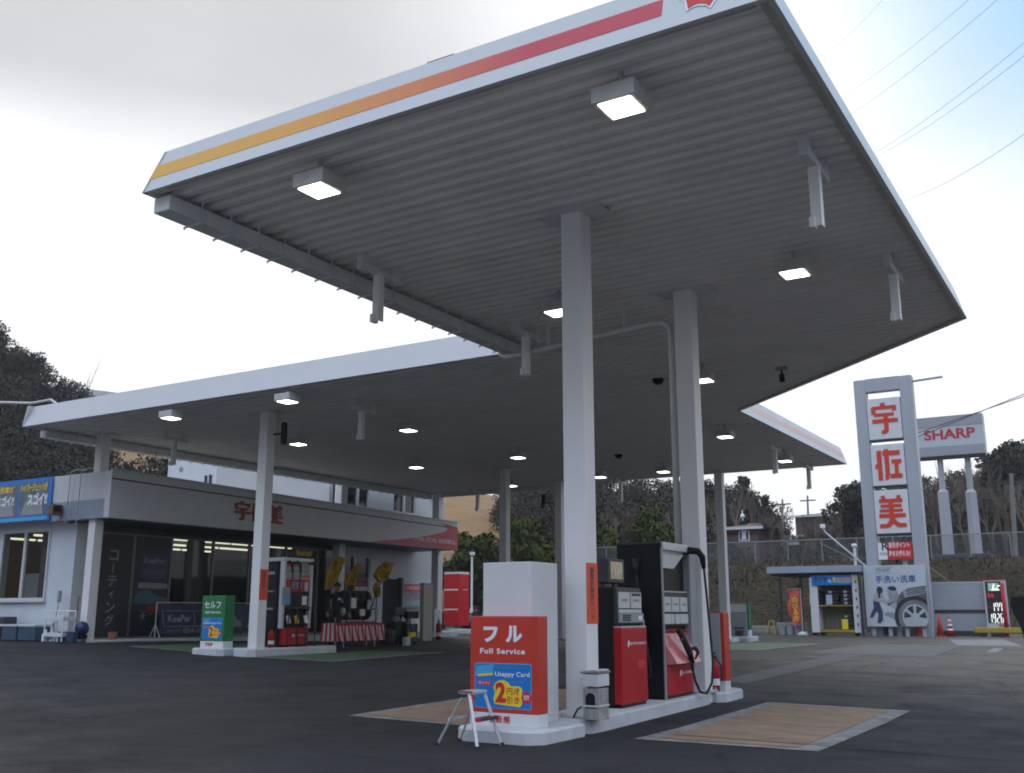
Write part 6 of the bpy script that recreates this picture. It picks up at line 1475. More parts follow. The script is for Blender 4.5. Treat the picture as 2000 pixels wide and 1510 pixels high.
b = MB(); b.box(sx0 + .12, sx1 - .28, YS - .06, YS + .05, zbb, zbt, .01); sb = b.build('sign_band', M['printblue'], t)
letters(sb, 'lettering', 'タイヤ', M['printblack'], (sx0 + .2, YS - .06, zbb + .10), X, Z, w=.56, h=.28, off=.03)
letters(sb, 'lettering', 'も', M['printwhite'], (sx0 + .80, YS - .06, zbb + .10), X, Z, h=.14, off=.02)
letters(sb, 'lettering', '安心', M['printyellow'], (sx0 + .98, YS - .06, zbb + .10), X, Z, w=.34, h=.23, off=.03)
letters(sb, 'lettering', '価格', M['printred'], (sx0 + 1.36, YS - .06, zbb + .10), X, Z, w=.4, h=.25, off=.035)
letters(sb, 'lettering', 'で交換', M['printyellow'], (sx0 + 1.8, YS - .06, zbb + .10), X, Z, w=.36, h=.2, off=.03)
b = MB(); b.box(sx1 - .74, sx1 - .30, YS - .066, YS - .06, zbb + .08, zbt - .10); b.build('white_stripes', M['printgrey'], sb)
zsh, zfl = aty(1630, 1182, YS).z, aty(1630, 1230, YS).z
b = MB(); b.box(sx0 + .32, sx1 - .3, YS + .03, YS + .6, zsh - .04, zsh); b.build('shelf', M['yellowpaint'], t)
b = MB(); b.box(sx0 + .32, sx1 - .3, YS + .02, YS + .6, zfl - .10, zfl); b.build('floor_board', M['yellowpaint'], t)
b = MB()
for k in range(7): b.box(sx1 - .18, sx1 - .12, YS - .004, YS, .75 + k * .34, .86 + k * .34)
b.build('side_slot', M['dark'], t)
b = MB(); b.box(sx0 + .3, sx1 - .3, YS + .1, YS + .6, .46, .56); b.build('chassis', M['dark'], t)
for x in (sx0 + .1, sx0 + .42, sx1 - .25):
    w_ = MB(); w_.lathe((x, YS + .12, gz(x, YS) + .13), [(.06, 0), (.13, .02), (.13, .10), (.06, .12)], 14, (0, 1, 0)); w_.build('wheel', M['tyre'], t)
tyr = []
for px, py, lb, k, tagm in ((1596, 1182, 'stacked black tyres with a yellow card at the left of the shed shelf', 4, M['printyellow']), (1628, 1182, 'stacked black tyres with a pale blue card in the middle of the shed shelf', 4, mat('card_pale', (.40, .46, .56), .5, var=.1)), (1656, 1182, 'four tyres with bright rims at the right of the shed shelf', 4, None), (1659, 1226, 'black tyres with a yellow card on the shed floor', 4, M['printyellow'])):
    q = aty(px, py, YS + .3); z = zsh if py < 1200 else zfl
    tt = thing('tyre_stack', lb, 'tyres', (q.x, YS + .32, z), 'tyre stacks in the shed')
    for j in range(k):
        b = MB(); b.lathe((q.x, YS + .32, z + .005 + j * .15), [(.15, 0), (.24, .0), (.27, .03), (.27, .11), (.24, .145), (.15, .145)], 18); ty = b.build('tyre', M['tyre'], tt, smooth=True)
        if tagm is None: b = MB(); b.box(q.x - .08, q.x + .05, YS + .035, YS + .055, z + .03 + j * .15, z + .12 + j * .15, .01); b.build('rim', M['rim'], ty)
    if tagm is not None:
        b = MB(); b.box(q.x - .22, q.x + .02, YS + .03, YS + .045, z + .02, z + .42, .004); b.build('price_card', tagm, tt)
        b = MB(); b.box(q.x - .12, q.x + .02, YS + .04, YS + .06, z + .48, z + .56, .004); b.build('rim', M['rim'], tt)
t = thing('carport_roof', 'flat grey blue roof on posts over the tyre shed', 'carport', (-11.5, YS, .36))
rx0, rx1 = aty(1497, 1115, YS - .2).x, aty(1680, 1115, YS - .2).x
b = MB(); b.box(rx0, rx1, YS - .2, YS + 3.2, zr0, zr1, .01); b.build('roof', mat('roof_bluegrey', (.30, .35, .42), .45, var=.06), t)
b = MB(); b.box(rx0 + .1, rx1 - .1, YS + .0, YS + 3.1, zr0 - .1, zr0 - .002); b.build('roof_beam', M['dark'], t)
for x, y in ((aty(1566, 1180, YS + .3).x, YS + .3), (rx1 - .08, YS - .1), (aty(1522, 1180, YS + 2.5).x, YS + 2.8)):
    b = MB(); b.box(x - .05, x + .05, y - .05, y + .05, .3, zr0 - .05); b.build('post', M['dark'], t)
nobori('pink and orange flag left of the tyre shed', 1541, 1562, 1153, 1219, YS + .2, mat('flag_pink_orange', (.60, .10, .07), .7, var=.25, scale=1.5), 'のびるカ', M['printyellow'])
for k, px in enumerate((1529, 1545, 1560)):
    q = aty(px, 1240, YS + .6); b = MB(); b.lathe((q.x, YS + .6, gz(q.x, YS)), [(.14, 0), (.17, .36), (.18, .38), (.15, .38)], 14); tag(b.build('bucket', M['grey']), ['grey bucket leftmost in the row by the tyre shed', 'grey bucket in the middle of the row by the tyre shed', 'grey bucket nearest the tyre shed'][k], 'bucket', 'grey buckets by the shed')
q0, q1 = aty(1520, 1240, YS + 1.4), aty(1578, 1240, YS + 1.4); b = MB(); b.box(q0.x, q1.x, YS + 1.2, YS + 1.5, .36, .86, .02); tag(b.build('low_wall', M['grey']), 'low grey wall behind the row of buckets left of the tyre shed', 'wall')
t = thing('safety_barrier', 'small yellow folding A-frame barrier left of the tyre shed', 'barrier', (aty(1508, 1236, YS).x, YS + 1, .36))
q = aty(1508, 1236, YS + 1); b = MB()
for dx in (-.2, .2):
    for dy in (-.2, .2): b.tube([(q.x + dx, YS + 1 + dy, .36), (q.x + dx * .4, YS + 1, .95)], .025, 6)
b.tube([(q.x - .1, YS + 1, .93), (q.x + .1, YS + 1, .93)], .03, 6); b.build('frame', M['yellowpaint'], t)
q0, q1 = aty(1465, 1230, 48.5), aty(1535, 1230, 48.5); b = MB(); b.box(q0.x - 8, q1.x + .6, 48.6, 49.3, .3, .66, .03); tag(b.build('kerb_wall', M['dirty']), 'long low concrete kerb at the foot of the bank', 'kerb')

# white panel wall, cones, LED price sign, barrier blocks
YW = 45.5
x0, x1 = aty(1815, 1190, YW).x, aty(1924, 1190, YW).x; z1, z0, zm = aty(1870, 1139, YW).z, aty(1870, 1238, YW).z, aty(1870, 1193, YW).z
t = thing('panel_wall', 'pale grey corrugated panel wall with a dark middle rail right of the billboard', 'wall', ((x0 + x1) / 2, YW, .36))
b = MB(); b.box(x0, x1, YW, YW + .12, .36, z1)
for k in range(15): b.box(x0 + .05 + k * (x1 - x0) / 15, x0 + .10 + k * (x1 - x0) / 15, YW - .012, YW, .5, z1 - .02)
b.build('sheet', mat('sheet_pale', (.36, .39, .43), .5, var=.08), t)
b = MB(); b.box(x0 + .2, x1, YW - .03, YW - .013, zm - .09, zm + .04); b.build('rail', M['dark'], t)
b = MB(); b.box(x0, x1, YW - .02, YW + .13, z1, z1 + .05); b.build('cap', M['lgrey'], t)
b = MB(); b.box(x0 + .3, x1, YW - .05, YW - .014, .36, .56); b.build('base_rail', M['dark'], t)
def cone(px, Y0, h_, label, striped):
    q = aty(px, 1243, Y0); o = Vector((q.x, Y0, gz(q.x, Y0)))
    t = thing('traffic_cone', label, 'traffic cone', o, 'traffic cones')
    b = MB(); b.lathe(o + Z * .03, [(.15, 0), (.02, h_ - .03)], 16); b.build('cone', M['conered'], t, smooth=True)
    b = MB(); b.box(o.x - .2, o.x + .2, Y0 - .2, Y0 + .2, o.z, o.z + .035, .01); b.build('foot', M['black'] if striped else M['conered'], t)
    if striped:
        for k in range(3):
            z = h_ * (.3 + .22 * k); r0 = .15 - .13 * (z / h_) + .004; b = MB(); b.lathe(o + Z * z, [(r0 + .004, 0), (r0 - .012, .07)], 16); b.build('white_band', M['printwhite'], t)
cone(1837, 44.4, .90, 'plain red traffic cone, left one before the panel wall', False); cone(1857, 44.6, .80, 'red and white banded traffic cone, right one before the panel wall', True)
YL_ = 45.0
x0, x1 = aty(1925, 1190, YL_).x, aty(1968, 1190, YL_).x; z1 = aty(1940, 1133, YL_).z; z0 = aty(1950, 1229, YL_).z
t = thing('price_sign', 'black LED price sign with white figures 177 and 1926', 'price sign', ((x0 + x1) / 2, YL_, .36))
b = MB(); b.box(x0, x1, YL_, YL_ + .35, z0, z1, .02); cb = b.build('cabinet', M['lgrey'], t)
xr = x0 + (x1 - x0) * .80; xl = x0 + (x1 - x0) * .08
zk = aty(1945, 1154, YL_).z; zq = aty(1945, 1217, YL_).z
b = MB(); b.box(xl, xr, YL_ - .01, YL_ - .001, zq, z1 - .06); bf = b.build('black_field', M['printblack'], t)
b = MB(); b.box(xl + .10, xr - .08, YL_ - .02, YL_ - .011, zk, z1 - .12); gr = b.build('green_screen', M['ledgreen'], bf)
b = MB(); n_ = Vector((0, -.004, 0)); gx0, gz0 = xl + .1, zk
for pts in ([(.25, .15), (.32, .6), (.36, .7), (.38, .6), (.34, .3)], [(.5, .35), (.62, .5), (.75, .5), (.78, .42), (.65, .42), (.52, .3)], [(.15, .05), (.7, .05), (.6, .16), (.4, .22), (.22, .16)]):
    b.prism([(p[0] * .62, p[1] * .42) for p in pts], (gx0, YL_ - .021, gz0), X, Z, n_)
b.build('screen_marks', M['leddigit'], gr)
SEG = {'a': (0, 1, 1, 1), 'b': (1, .5, 1, 1), 'c': (1, 0, 1, .5), 'd': (0, 0, 1, 0), 'e': (0, 0, 0, .5), 'f': (0, .5, 0, 1), 'g': (0, .5, 1, .5)}
DIG = {'1': 'bc', '2': 'abged', '6': 'acdefg', '7': 'abcf', '9': 'abcdfg'}
def digits(par, txt, xr_, z, w_, h_, sp, name):
    b = MB(); th = .013
    for k, ch_ in enumerate(txt):
        ox = xr_ - (len(txt) - k) * sp
        for s_ in DIG[ch_]:
            u0, v0, u1, v1 = SEG[s_]; xx0, xx1, zz0, zz1 = ox + u0 * w_, ox + u1 * w_, z + v0 * h_, z + v1 * h_
            if u0 == u1: b.box(xx0 - th, xx0 + th, YL_ - .03, YL_ - .011, zz0 + th * .8, zz1 - th * .8)
            else: b.box(xx0 + th, xx1 - th, YL_ - .03, YL_ - .011, zz0 - th, zz0 + th)
    b.build(name, M['leddigit'], par)
hd = aty(1950, 1176, YL_).z - aty(1950, 1194, YL_).z
digits(bf, '177', xr + .02, aty(1950, 1194, YL_).z, .075, hd * .9, .135, 'figures'); digits(bf, '1926', xr + .03, aty(1955, 1216, YL_).z, .075, hd * .95, .135, 'figures')
letters(bf, 'lettering', '現金', M['ledred'], (xl + .05, YL_ - .011, aty(1930, 1168, YL_).z), X, Z, w=.25, h=.18, off=.02)
letters(bf, 'lettering', 'レギュラー', M['ledred'], (xl + .05, YL_ - .011, aty(1930, 1188, YL_).z), X, Z, w=.28, h=.10)
letters(bf, 'lettering', '灯油', mat('led_dim_green', (.02, .12, .04), .4, var=0, emit=(.05, .4, .1), estr=.2), (xl + .05, YL_ - .011, aty(1930, 1214, YL_).z), X, Z, w=.25, h=.18, off=.02)
letters(cb, 'lettering', '宇佐美', M['printred'], (x0 + .42, YL_ - .004, z0 + .08), X, Z, w=.4, h=.12, off=.02)
b = MB(); b.box(x0 - .02, x1 + .02, YL_ - .02, YL_ + .37, z1, z1 + .05); b.build('red_cap', M['red'], t)
b = MB(); b.tube([(x1 - .1, YL_ - .1, .36), (x1 - .1, YL_ - .1, aty(1965, 1139, YL_).z)], .07, 10); b.build('red_post', M['red'], t, smooth=True)
b = MB(); b.box(x0 + .1, x1 - .2, YL_ + .05, YL_ + .3, .3, z0); b.build('stand', M['dark'], t)
q0, q1 = aty(1904, 1235, 44.3), aty(2030, 1235, 44.3)
t = thing('barrier_beam', 'long worn yellow guard beam on short feet under the price sign', 'guard beam', ((q0.x + q1.x) / 2, 44.3, .35))
zz = aty(1930, 1232, 44.3).z
b = MB(); b.box(q0.x, q1.x, 44.1, 44.4, zz - .08, zz + .12, .03); b.build('beam', M['yellowpaint'], t)
for k in range(5):
    x = q0.x + .2 + k * .75; b = MB(); b.box(x, x + .14, 44.15, 44.35, gz(x, 44.3) - .02, zz - .08); b.build('foot', M['dark'], t)

# the dark mirror housing of a vehicle at the right edge of the view
# ------------------------------------------------------------------ advertising board beyond the bank
YA = 62.0
t = thing('advertising_board', 'large white advertising board with red lettering on two tapered poles', 'billboard', (-6, YA, 4))
ax0, ax1 = aty(1782, 850, YA).x, aty(1922, 850, YA).x; az0, az1 = aty(1850, 890, YA).z, aty(1850, 812, YA).z
b = MB(); b.box(ax0, ax1, YA, YA + .8, az0, az1, .03); bd = b.build('board', mat('board_pale', (.50, .54, .57), .5, var=.05), t)
b = MB(); b.box(ax0 + .01, ax1 - .01, YA - .02, YA - .003, az1 - .62, az1 - .02); b.box(ax0 + .01, ax1 - .01, YA - .02, YA - .003, az0 + .02, az0 + .55); b.build('band', mat('board_band', (.34, .35, .37), .5, var=.05), bd)
letters(bd, 'lettering', 'SHARP', mat('board_red', (.48, .03, .05), .4, var=0), (aty(1805, 858, YA).x, YA - .004, aty(1850, 858, YA).z), X, Z, w=aty(1906, 850, YA).x - aty(1805, 850, YA).x, h=.60, off=.035)
b = MB(); b.box(ax0 + .05, ax1 - .05, YA + .05, YA + .75, az0 - .12, az0 - .002); b.build('under_frame', M['dark'], bd)
for pt_, pb_ in ((1836, 1850), (1890, 1904)):
    px = aty(pt_ - 2, 900, YA).x; zj = aty(pt_, 955, YA).z; zb_ = bank_profile(px, YA) - .2
    b = MB(); b.tube([(px, YA + .4, zb_), (px, YA + .4, zj - .15), (px, YA + .4, zj), (px, YA + .4, az0 - .05)], [.32, .29, .17, .16], 4); b.build('pole', M['steel'], t)
    b = MB(); b.box(px - .8, px + .8, YA - .3, YA + 1.0, zb_ - .6, zb_ + .55, .05); b.build('footing', M['dark'], t)
# chain link fence along the top of the bank
YFN = 56.2
zf = bank_profile(-10, YFN)
def netting():
    m = bpy.data.materials.new('chain_link'); m.use_nodes = True; t = m.node_tree; t.nodes.clear()
    o = t.nodes.new('ShaderNodeOutputMaterial'); tr = t.nodes.new('ShaderNodeBsdfTransparent'); d = t.nodes.new('ShaderNodeBsdfDiffuse'); d.inputs[0].default_value = (.20, .21, .20, 1)
    mx = t.nodes.new('ShaderNodeMixShader'); c = t.nodes.new('ShaderNodeTexCoord'); s = t.nodes.new('ShaderNodeSeparateXYZ'); t.links.new(c.outputs['Object'], s.inputs[0])
    def mt(op, a, b_):
        n = t.nodes.new('ShaderNodeMath'); n.operation = op
        for i, q in enumerate((a, b_)):
            if isinstance(q, (int, float)): n.inputs[i].default_value = q
            else: t.links.new(q, n.inputs[i])
        return n.outputs[0]
    u = mt('MULTIPLY', mt('ADD', s.outputs['X'], s.outputs['Z']), 14.0); v = mt('MULTIPLY', mt('SUBTRACT', s.outputs['X'], s.outputs['Z']), 14.0)
    a = mt('LESS_THAN', mt('FRACT', u, 0), .11); b_ = mt('LESS_THAN', mt('FRACT', v, 0), .11)
    t.links.new(mt('MAXIMUM', a, b_), mx.inputs[0]); t.links.new(tr.outputs[0], mx.inputs[1]); t.links.new(d.outputs[0], mx.inputs[2]); t.links.new(mx.outputs[0], o.inputs[0])
    return m
M['net'] = netting()
t = thing('chain_link_fence', 'grey chain link fence on thin posts along the top of the bank', 'fence', (-10, YFN, zf))
M['fencepost'] = mat('fence_post', (.28, .29, .29), .5, metal=.4, var=.1)
fx = [-46 + k * 1.85 for k in range(32)]
for x in fx:
    z0 = bank_profile(x, YFN); b = MB(); b.tube([(x, YFN, z0 - .2), (x, YFN, z0 + 1.28)], .028, 6); b.build('post', M['fencepost'], t)
b = MB(); b.tube([(x, YFN, bank_profile(x, YFN) + 1.26) for x in fx], .025, 6); b.build('top_rail', M['fencepost'], t)
b = MB()
for xa_, xb_ in zip(fx, fx[1:]): b.box(xa_ + .02, xb_ - .02, YFN - .004, YFN + .004, bank_profile((xa_ + xb_) / 2, YFN) + .02, bank_profile((xa_ + xb_) / 2, YFN) + 1.25)
b.build('netting', M['net'], t)
# street lamp on a bent arm, guy wire, yellowish post
p = aty(1690, 1105, 46.5); q = aty(1612, 1040, 46.5); e = aty(1607, 1031, 46.5)
t = thing('arm_lamp', 'small white lamp on a long slanting grey arm above the shed roof', 'lamp', (p.x, 46.5, .36))
b = MB(); b.tube([(p.x + .1, 46.5, .36), (p.x + .1, 46.5, p.z - .1), p, q, e], .04, 8); b.build('arm', M['metal'], t)
b = MB(); b.box(e.x - .1, e.x + .1, 46.4, 46.6, e.z - .02, e.z + .16, .03); b.build('head', M['printwhite'], t)
p = aty(1671, 1100, 46.8); q = aty(1671, 1070, 46.8); b = MB(); b.tube([(p.x, 46.8, .36), (p.x, 46.8, q.z)], .06, 8); b.ball((p.x, 46.8, q.z + .1), .13, 1, 1, .7)
tag(b.build('bollard_lamp', M['white']), 'short white post lamp beside the left leg of the sign tower', 'lamp')
p, q = aty(1600, 1060, 46.5), aty(1682, 1100, 46.5); b = MB(); b.tube([p, q], .014, 6); tag(b.build('stay_wire', M['fencepost']), 'thin slanting stay wire above the shed roof', 'wire')
p, q = aty(1808, 1102, 44.6), aty(1862, 1142, 44.6); b = MB(); b.tube([p, q], .014, 6); tag(b.build('stay_wire', M['fencepost']), 'thin slanting stay wire right of the billboard', 'wire')

# ------------------------------------------------------------------ far houses
def gabled(name, label, px0, px1, py_e, py_r, py_b, Y0, wallm, roofm, win=None, hip=True):
    a, c = aty(px0, py_e, Y0), aty(px1, py_e, Y0); zr = aty((px0 + px1) / 2, py_r, Y0).z; zb_ = aty(px0, py_b, Y0).z
    t = thing(name, label, 'house', ((a.x + c.x) / 2, Y0 + 3, zb_ - 3))
    b = MB(); b.box(a.x + .5, c.x - .5, Y0 + .4, Y0 + 6.5, zb_ - 4, a.z, .02); b.build('wall', wallm, t)
    b = MB(); x0, x1, y0, y1, i_ = a.x, c.x, Y0, Y0 + 7, (1.5 if hip else .0)
    b.add([(x0, y0, a.z), (x1, y0, a.z), (x1, y1, a.z), (x0, y1, a.z), (x0 + i_ * 1.6, Y0 + 3.5, zr), (x1 - i_ * 1.6, Y0 + 3.5, zr)], [(0, 1, 5, 4), (1, 2, 5), (2, 3, 4, 5), (3, 0, 4), (3, 2, 1, 0)]); b.build('roof', roofm, t)
    b = MB(); b.box(x0 - .02, x1 + .02, y0 - .06, y0 - .002, a.z - .16, a.z + .02); b.build('eaves_board', M['white2'], t)
    return t, a, c, zb_
M['roofgrey'] = mat('roof_tiles', (.09, .08, .08), .7, var=.15, scale=3)
M['maroon'] = mat('maroon_wall', (.075, .018, .022), .7, var=.1)
t, a, c, zb_ = gabled('house', 'small house with grey hip roof, maroon wall and a white framed window beyond the fence', 1398, 1490, 1032, 1015, 1100, 74.0, M['maroon'], M['roofgrey'])
w0, w1 = aty(1443, 1055, 74.3), aty(1463, 1034, 74.3)
b = MB(); b.box(w0.x, w1.x, 74.32, 74.398, w0.z - .1, w1.z - .1, .01); w_ = b.build('window', M['printwhite'], t)
b = MB(); b.box(w0.x + .08, w1.x - .08, 74.29, 74.318, w0.z - .02, w1.z - .18); b.build('pane', M['printnavy'], w_)
b = MB(); b.prism([(-.2, 0), (.2, 0), (.13, .38), (.2, .72), (-.2, .72), (-.13, .38)], ((w0.x + w1.x) / 2, 74.288, w0.z + .02), X, Z, Vector((0, -.02, 0))); b.build('curtain', M['printwhite'], w_)
b = MB(); b.box(a.x + .5, c.x - .5, 74.36, 74.40, aty(1430, 1046, 74.3).z - 3, aty(1430, 1046, 74.3).z); b.build('lower_wall', mat('wall_brown', (.10, .085, .075), .8, var=.1), t)
b = MB(); q = aty(1438, 1014, 76); b.tube([(q.x, 77.5, q.z), (q.x, 77.5, q.z + .8)], .05, 6); b.ball((q.x, 77.5, q.z + .35), .18); b.build('roof_aerial', M['printwhite'], t)
t, a, c, zb_ = gabled('house', 'dark roofed house on the skyline between bare trees', 1540, 1640, 1008, 996, 1040, 96.0, M['roofgrey'], mat('roof_dark', (.05, .045, .055), .8, var=.1))
t, a, c, zb_ = gabled('house', 'low house with a pale eaves line behind the fence left of the sign tower', 1500, 1560, 1062, 1040, 1100, 80.0, mat('wall_dim', (.08, .07, .065), .8, var=.1), M['roofgrey'])
# mobile phone mast on the hillside
p = aty(1176, 1020, 92); t = thing('antenna_mast', 'pale cluster of thin aerials on a platform in front of dark trees', 'antenna', (p.x, 92, p.z - 9))
b = MB(); b.tube([(p.x, 92, p.z - 9), (p.x, 92, aty(1176, 985, 92).z)], .09, 8); b.build('mast', M['metal'], t)
b = MB(); q0, q1 = aty(1160, 1008, 92), aty(1199, 1006, 92)
for yy in (91.2, 92.8): b.tube([(q0.x, yy, q0.z), (q1.x, yy, q1.z)], .045, 6); b.tube([(q0.x, yy, q0.z - .55), (q1.x, yy, q1.z - .55)], .03, 6)
b.build('platform', M['metal'], t)
for k, (px, y0, y1) in enumerate(((1164, 990, 1008), (1171, 985, 1005), (1176, 986, 1003), (1189, 985, 1003), (1198, 981, 1010))):
    u, v = aty(px, y1, 91.2), aty(px, y0, 91.2); b = MB(); b.tube([u, v], .07, 6); b.build('aerial', M['printgrey'], t)
# utility poles
for px, py0, py1, Y0, lb in ((1528, 975, 1040, 98, 'thin pole on the skyline left of the dark roofed house'), (1577, 968, 1000, 104, 'thin pole with crossarm on the skyline above the dark roofed house'), (1981, 925, 1105, 66, 'leaning concrete utility pole at the right edge before dark trees')):
    u, v = aty(px, py1, Y0), aty(px - (6 if Y0 < 70 else 0), py0, Y0)
    t = thing('utility_pole', lb, 'pole', (u.x, Y0, u.z - 2), 'utility poles')
    b = MB(); b.tube([u - Z * 2, v], [.16, .11] if Y0 < 70 else [.12, .09], 8); b.build('pole', mat('pole_concrete', (.20, .19, .18), .8, var=.1), t)
    b = MB(); z = v.z - .5; b.box(v.x - .8, v.x + .8, Y0 - .05, Y0 + .05, z - .06, z + .06); b.build('crossarm', M['dark'], t)
# power lines across the sky
WIRES = [((1612, 112), (1728, -3), 70, 'first high power line from the left, crossing the canopy corner'), ((1655, 190), (1897, -3), 70, 'second high power line from the left'), ((1675, 222), (1953, -3), 70, 'third high power line from the left'),
         ((1718, 302), (2010, 78), 64, 'upper line of the right pair of power lines'), ((1735, 302), (2010, 104), 64, 'lower line of the right pair of power lines'), ((1790, 392), (2010, 258), 60, 'lowest single power line at the right')]
for (a, c, Y0, lb) in WIRES:
    u, v = aty(*a, Y0 + 25), aty(*c, Y0); d = (v - u); u2, v2 = u - d * .35, v + d * .6
    b = MB(); n = 14; pts = [u2 + (v2 - u2) * (k / n) - Z * (1.2 * 4 * (k / n) * (1 - k / n) - 1.1) for k in range(n + 1)]
    b.tube(pts, .020, 5); tag(b.build('power_line', M['grey']), lb, 'power line', 'power lines over the canopy')
for (a, c, Y0, lb) in (((1786, 848), (1925, 800), 58, 'upper sagging cable in front of the advertising board'), ((1786, 856), (1910, 806), 58, 'lower sagging cable in front of the advertising board')):
    u, v = aty(*a, Y0), aty(*c, Y0); d = v - u; b = MB(); n = 12; u2, v2 = u - d * .1, v + d * 1.0
    b.tube([u2 + (v2 - u2) * (k / n) for k in range(n + 1)], .022, 5); tag(b.build('cable', M['dark']), lb, 'cable', 'cables before the advertising board')
p, q = aty(-40, 785, 26), aty(62, 786, 26); e = aty(112, 790, 26)
b = MB(); b.tube([p, (q.x, q.y, q.z - .04), aty(100, 781, 26), e], .06, 8); tag(b.build('light_pipe', M['lgrey']), 'pale horizontal pipe at the left edge meeting the canopy corner', 'pipe')
# black mirror housing of a vehicle at the right edge of the photo
p = aty(1983, 1166, 3.2)
t = thing('vehicle_mirror', 'black blurred wing mirror cut off by the right edge of the photo', 'mirror', (p.x, 3.2, p.z - .2))
pts = [(1979, 1167), (2030, 1164), (2060, 1250), (2003, 1236), (1995, 1215), (1986, 1200), (1980, 1186)]
pp = [aty(u, v, 3.2) for u, v in pts]; o = pp[0]
b = MB(); b.prism([(v.x - o.x, v.z - o.z) for v in pp][::-1], o, X, Z, Vector((0, -.08, 0))) ; b.build('housing', M['black'], t)
# ------------------------------------------------------------------ trees
import numpy as np
def foliage(name, a, b_, c_):
    m = bpy.data.materials.new(name); m.use_nodes = True; t = m.node_tree; bs = t.nodes['Principled BSDF']; bs.inputs['Roughness'].default_value = .75
    bs.inputs['Specular IOR Level'].default_value = .0
    g_ = t.nodes.new('ShaderNodeNewGeometry'); c = t.nodes.new('ShaderNodeTexCoord')
    n = t.nodes.new('ShaderNodeTexNoise'); n.inputs['Scale'].default_value = .45; n.inputs['Detail'].default_value = 3; t.links.new(c.outputs['Object'], n.inputs['Vector'])
    ad = t.nodes.new('ShaderNodeMath'); ad.operation = 'MULTIPLY_ADD'; ad.inputs[1].default_value = .22; t.links.new(g_.outputs['Random Per Island'], ad.inputs[0])
    mr = t.nodes.new('ShaderNodeMapRange'); mr.inputs[1].default_value = .3; mr.inputs[2].default_value = .7; mr.inputs[4].default_value = .65; t.links.new(n.outputs['Fac'], mr.inputs[0]); t.links.new(mr.outputs[0], ad.inputs[2])
    r = t.nodes.new('ShaderNodeValToRGB'); e = r.color_ramp.elements; e[0].color = (*a, 1); e[1].color = (*c_, 1); k = e.new(.5); k.color = (*b_, 1)
    t.links.new(ad.outputs[0], r.inputs[0]); t.links.new(r.outputs[0], bs.inputs['Base Color'])
    return m
M['leaf_dark'] = foliage('dark_evergreen_leaves', (.036, .036, .029), (.056, .054, .042), (.088, .080, .062))
M['leaf_olive'] = foliage('olive_leaves', (.040, .052, .016), (.075, .085, .028), (.125, .125, .042))
M['leaf_brown'] = foliage('brown_thicket', (.045, .036, .028), (.065, .052, .040), (.09, .07, .05))
M['leaf_mixed'] = foliage('winter_wood_leaves', (.040, .036, .028), (.066, .057, .044), (.105, .088, .066))
M['bark'] = mat('bark', (.055, .045, .038), .9, var=.2, scale=4)
M['twig'] = mat('pale_twigs', (.13, .10, .08), .9, var=.2, scale=2)
def crown(rng, h, w, n, leaf, blobs=14, conic=0.0, droop=0.0):
    """leaf-sized quads spread in clumps through a crown of height h and width w (base at 0)"""
    cs, rs = [], []
    for k in range(blobs):
        z = rng.uniform(.12, .92); prof = math.sin(math.pi * min(1, z * .92 + .1)) ** .6 if conic == 0 else (1 - z) ** .8 + .08
        a = rng.uniform(0, 2 * math.pi); q = rng.uniform(.25, .72) * prof * w / 2
        cs.append((math.cos(a) * q, math.sin(a) * q, z * h)); rs.append(rng.uniform(.16, .30) * w * (.55 + .6 * prof) * (1 if conic == 0 else .7))
    cs.append((0, 0, h * .9)); rs.append(w * (.16 if conic == 0 else .08))
    cs, rs = np.array(cs), np.array(rs)
    pick = rng.choice(len(rs), n, p=rs ** 2 / (rs ** 2).sum())
    d = rng.normal(size=(n, 3)); d /= np.linalg.norm(d, axis=1)[:, None]
    rad = rs[pick] * (1 - .55 * rng.random(n) ** 2.2)
    p = cs[pick] + d * rad[:, None] * np.array([1, 1, .8]) + rng.normal(size=(n, 3)) * leaf * .6
    p[:, 2] -= droop * np.abs(d[:, 0]) * rad
    u = rng.normal(size=(n, 3)); u /= np.linalg.norm(u, axis=1)[:, None]
    v = np.cross(u, rng.normal(size=(n, 3))); v /= np.linalg.norm(v, axis=1)[:, None]
    s = leaf * rng.uniform(.5, 1.25, n)[:, None]
    nn = d * .75 + (p - np.array([0, 0, h * .45])) / np.array([w * .6, w * .6, h * .6]) * .5 + np.array([0, 0, .15]); nn /= np.linalg.norm(nn, axis=1)[:, None]
    v[(np.cross(u, v) * nn).sum(1) < 0] *= -1                       # leaves face outwards
    q = np.stack([p - u * s - v * s * .55, p + u * s - v * s * .55, p + u * s + v * s * .55, p - u * s + v * s * .55], axis=1)    # n,4,3
    return np.concatenate([q, nn[:, None, :]], axis=1)               # the fifth row carries the soft shading normal
def quads_obj(name, q, m, parent=None, base=(0, 0, 0)):
    nn = q[:, 4, :]; q = np.ascontiguousarray(q[:, :4, :] - np.array(base)); n = len(q)
    me = bpy.data.meshes.new(name); me.vertices.add(n * 4); me.vertices.foreach_set('co', q.reshape(-1).astype('f'))
    me.loops.add(n * 4); me.loops.foreach_set('vertex_index', np.arange(n * 4, dtype='i'))
    me.polygons.add(n); me.polygons.foreach_set('loop_start', np.arange(0, n * 4, 4, dtype='i')); me.polygons.foreach_set('loop_total', np.full(n, 4, dtype='i'))
    me.polygons.foreach_set('use_smooth', np.ones(n, dtype=bool)); me.update(calc_edges=True); me.materials.append(m)
    me.normals_split_custom_set_from_vertices(np.repeat(nn, 4, axis=0).tolist())
    o = bpy.data.objects.new(name, me); col.objects.link(o)
    if parent: o.parent = parent
    else: o.location = base
    BASE[o.name] = Vector(base); return o
def top_point(px, py, dist):
    d = ray(px, py); return CAM + d * (dist / math.hypot(d.x, d.y))
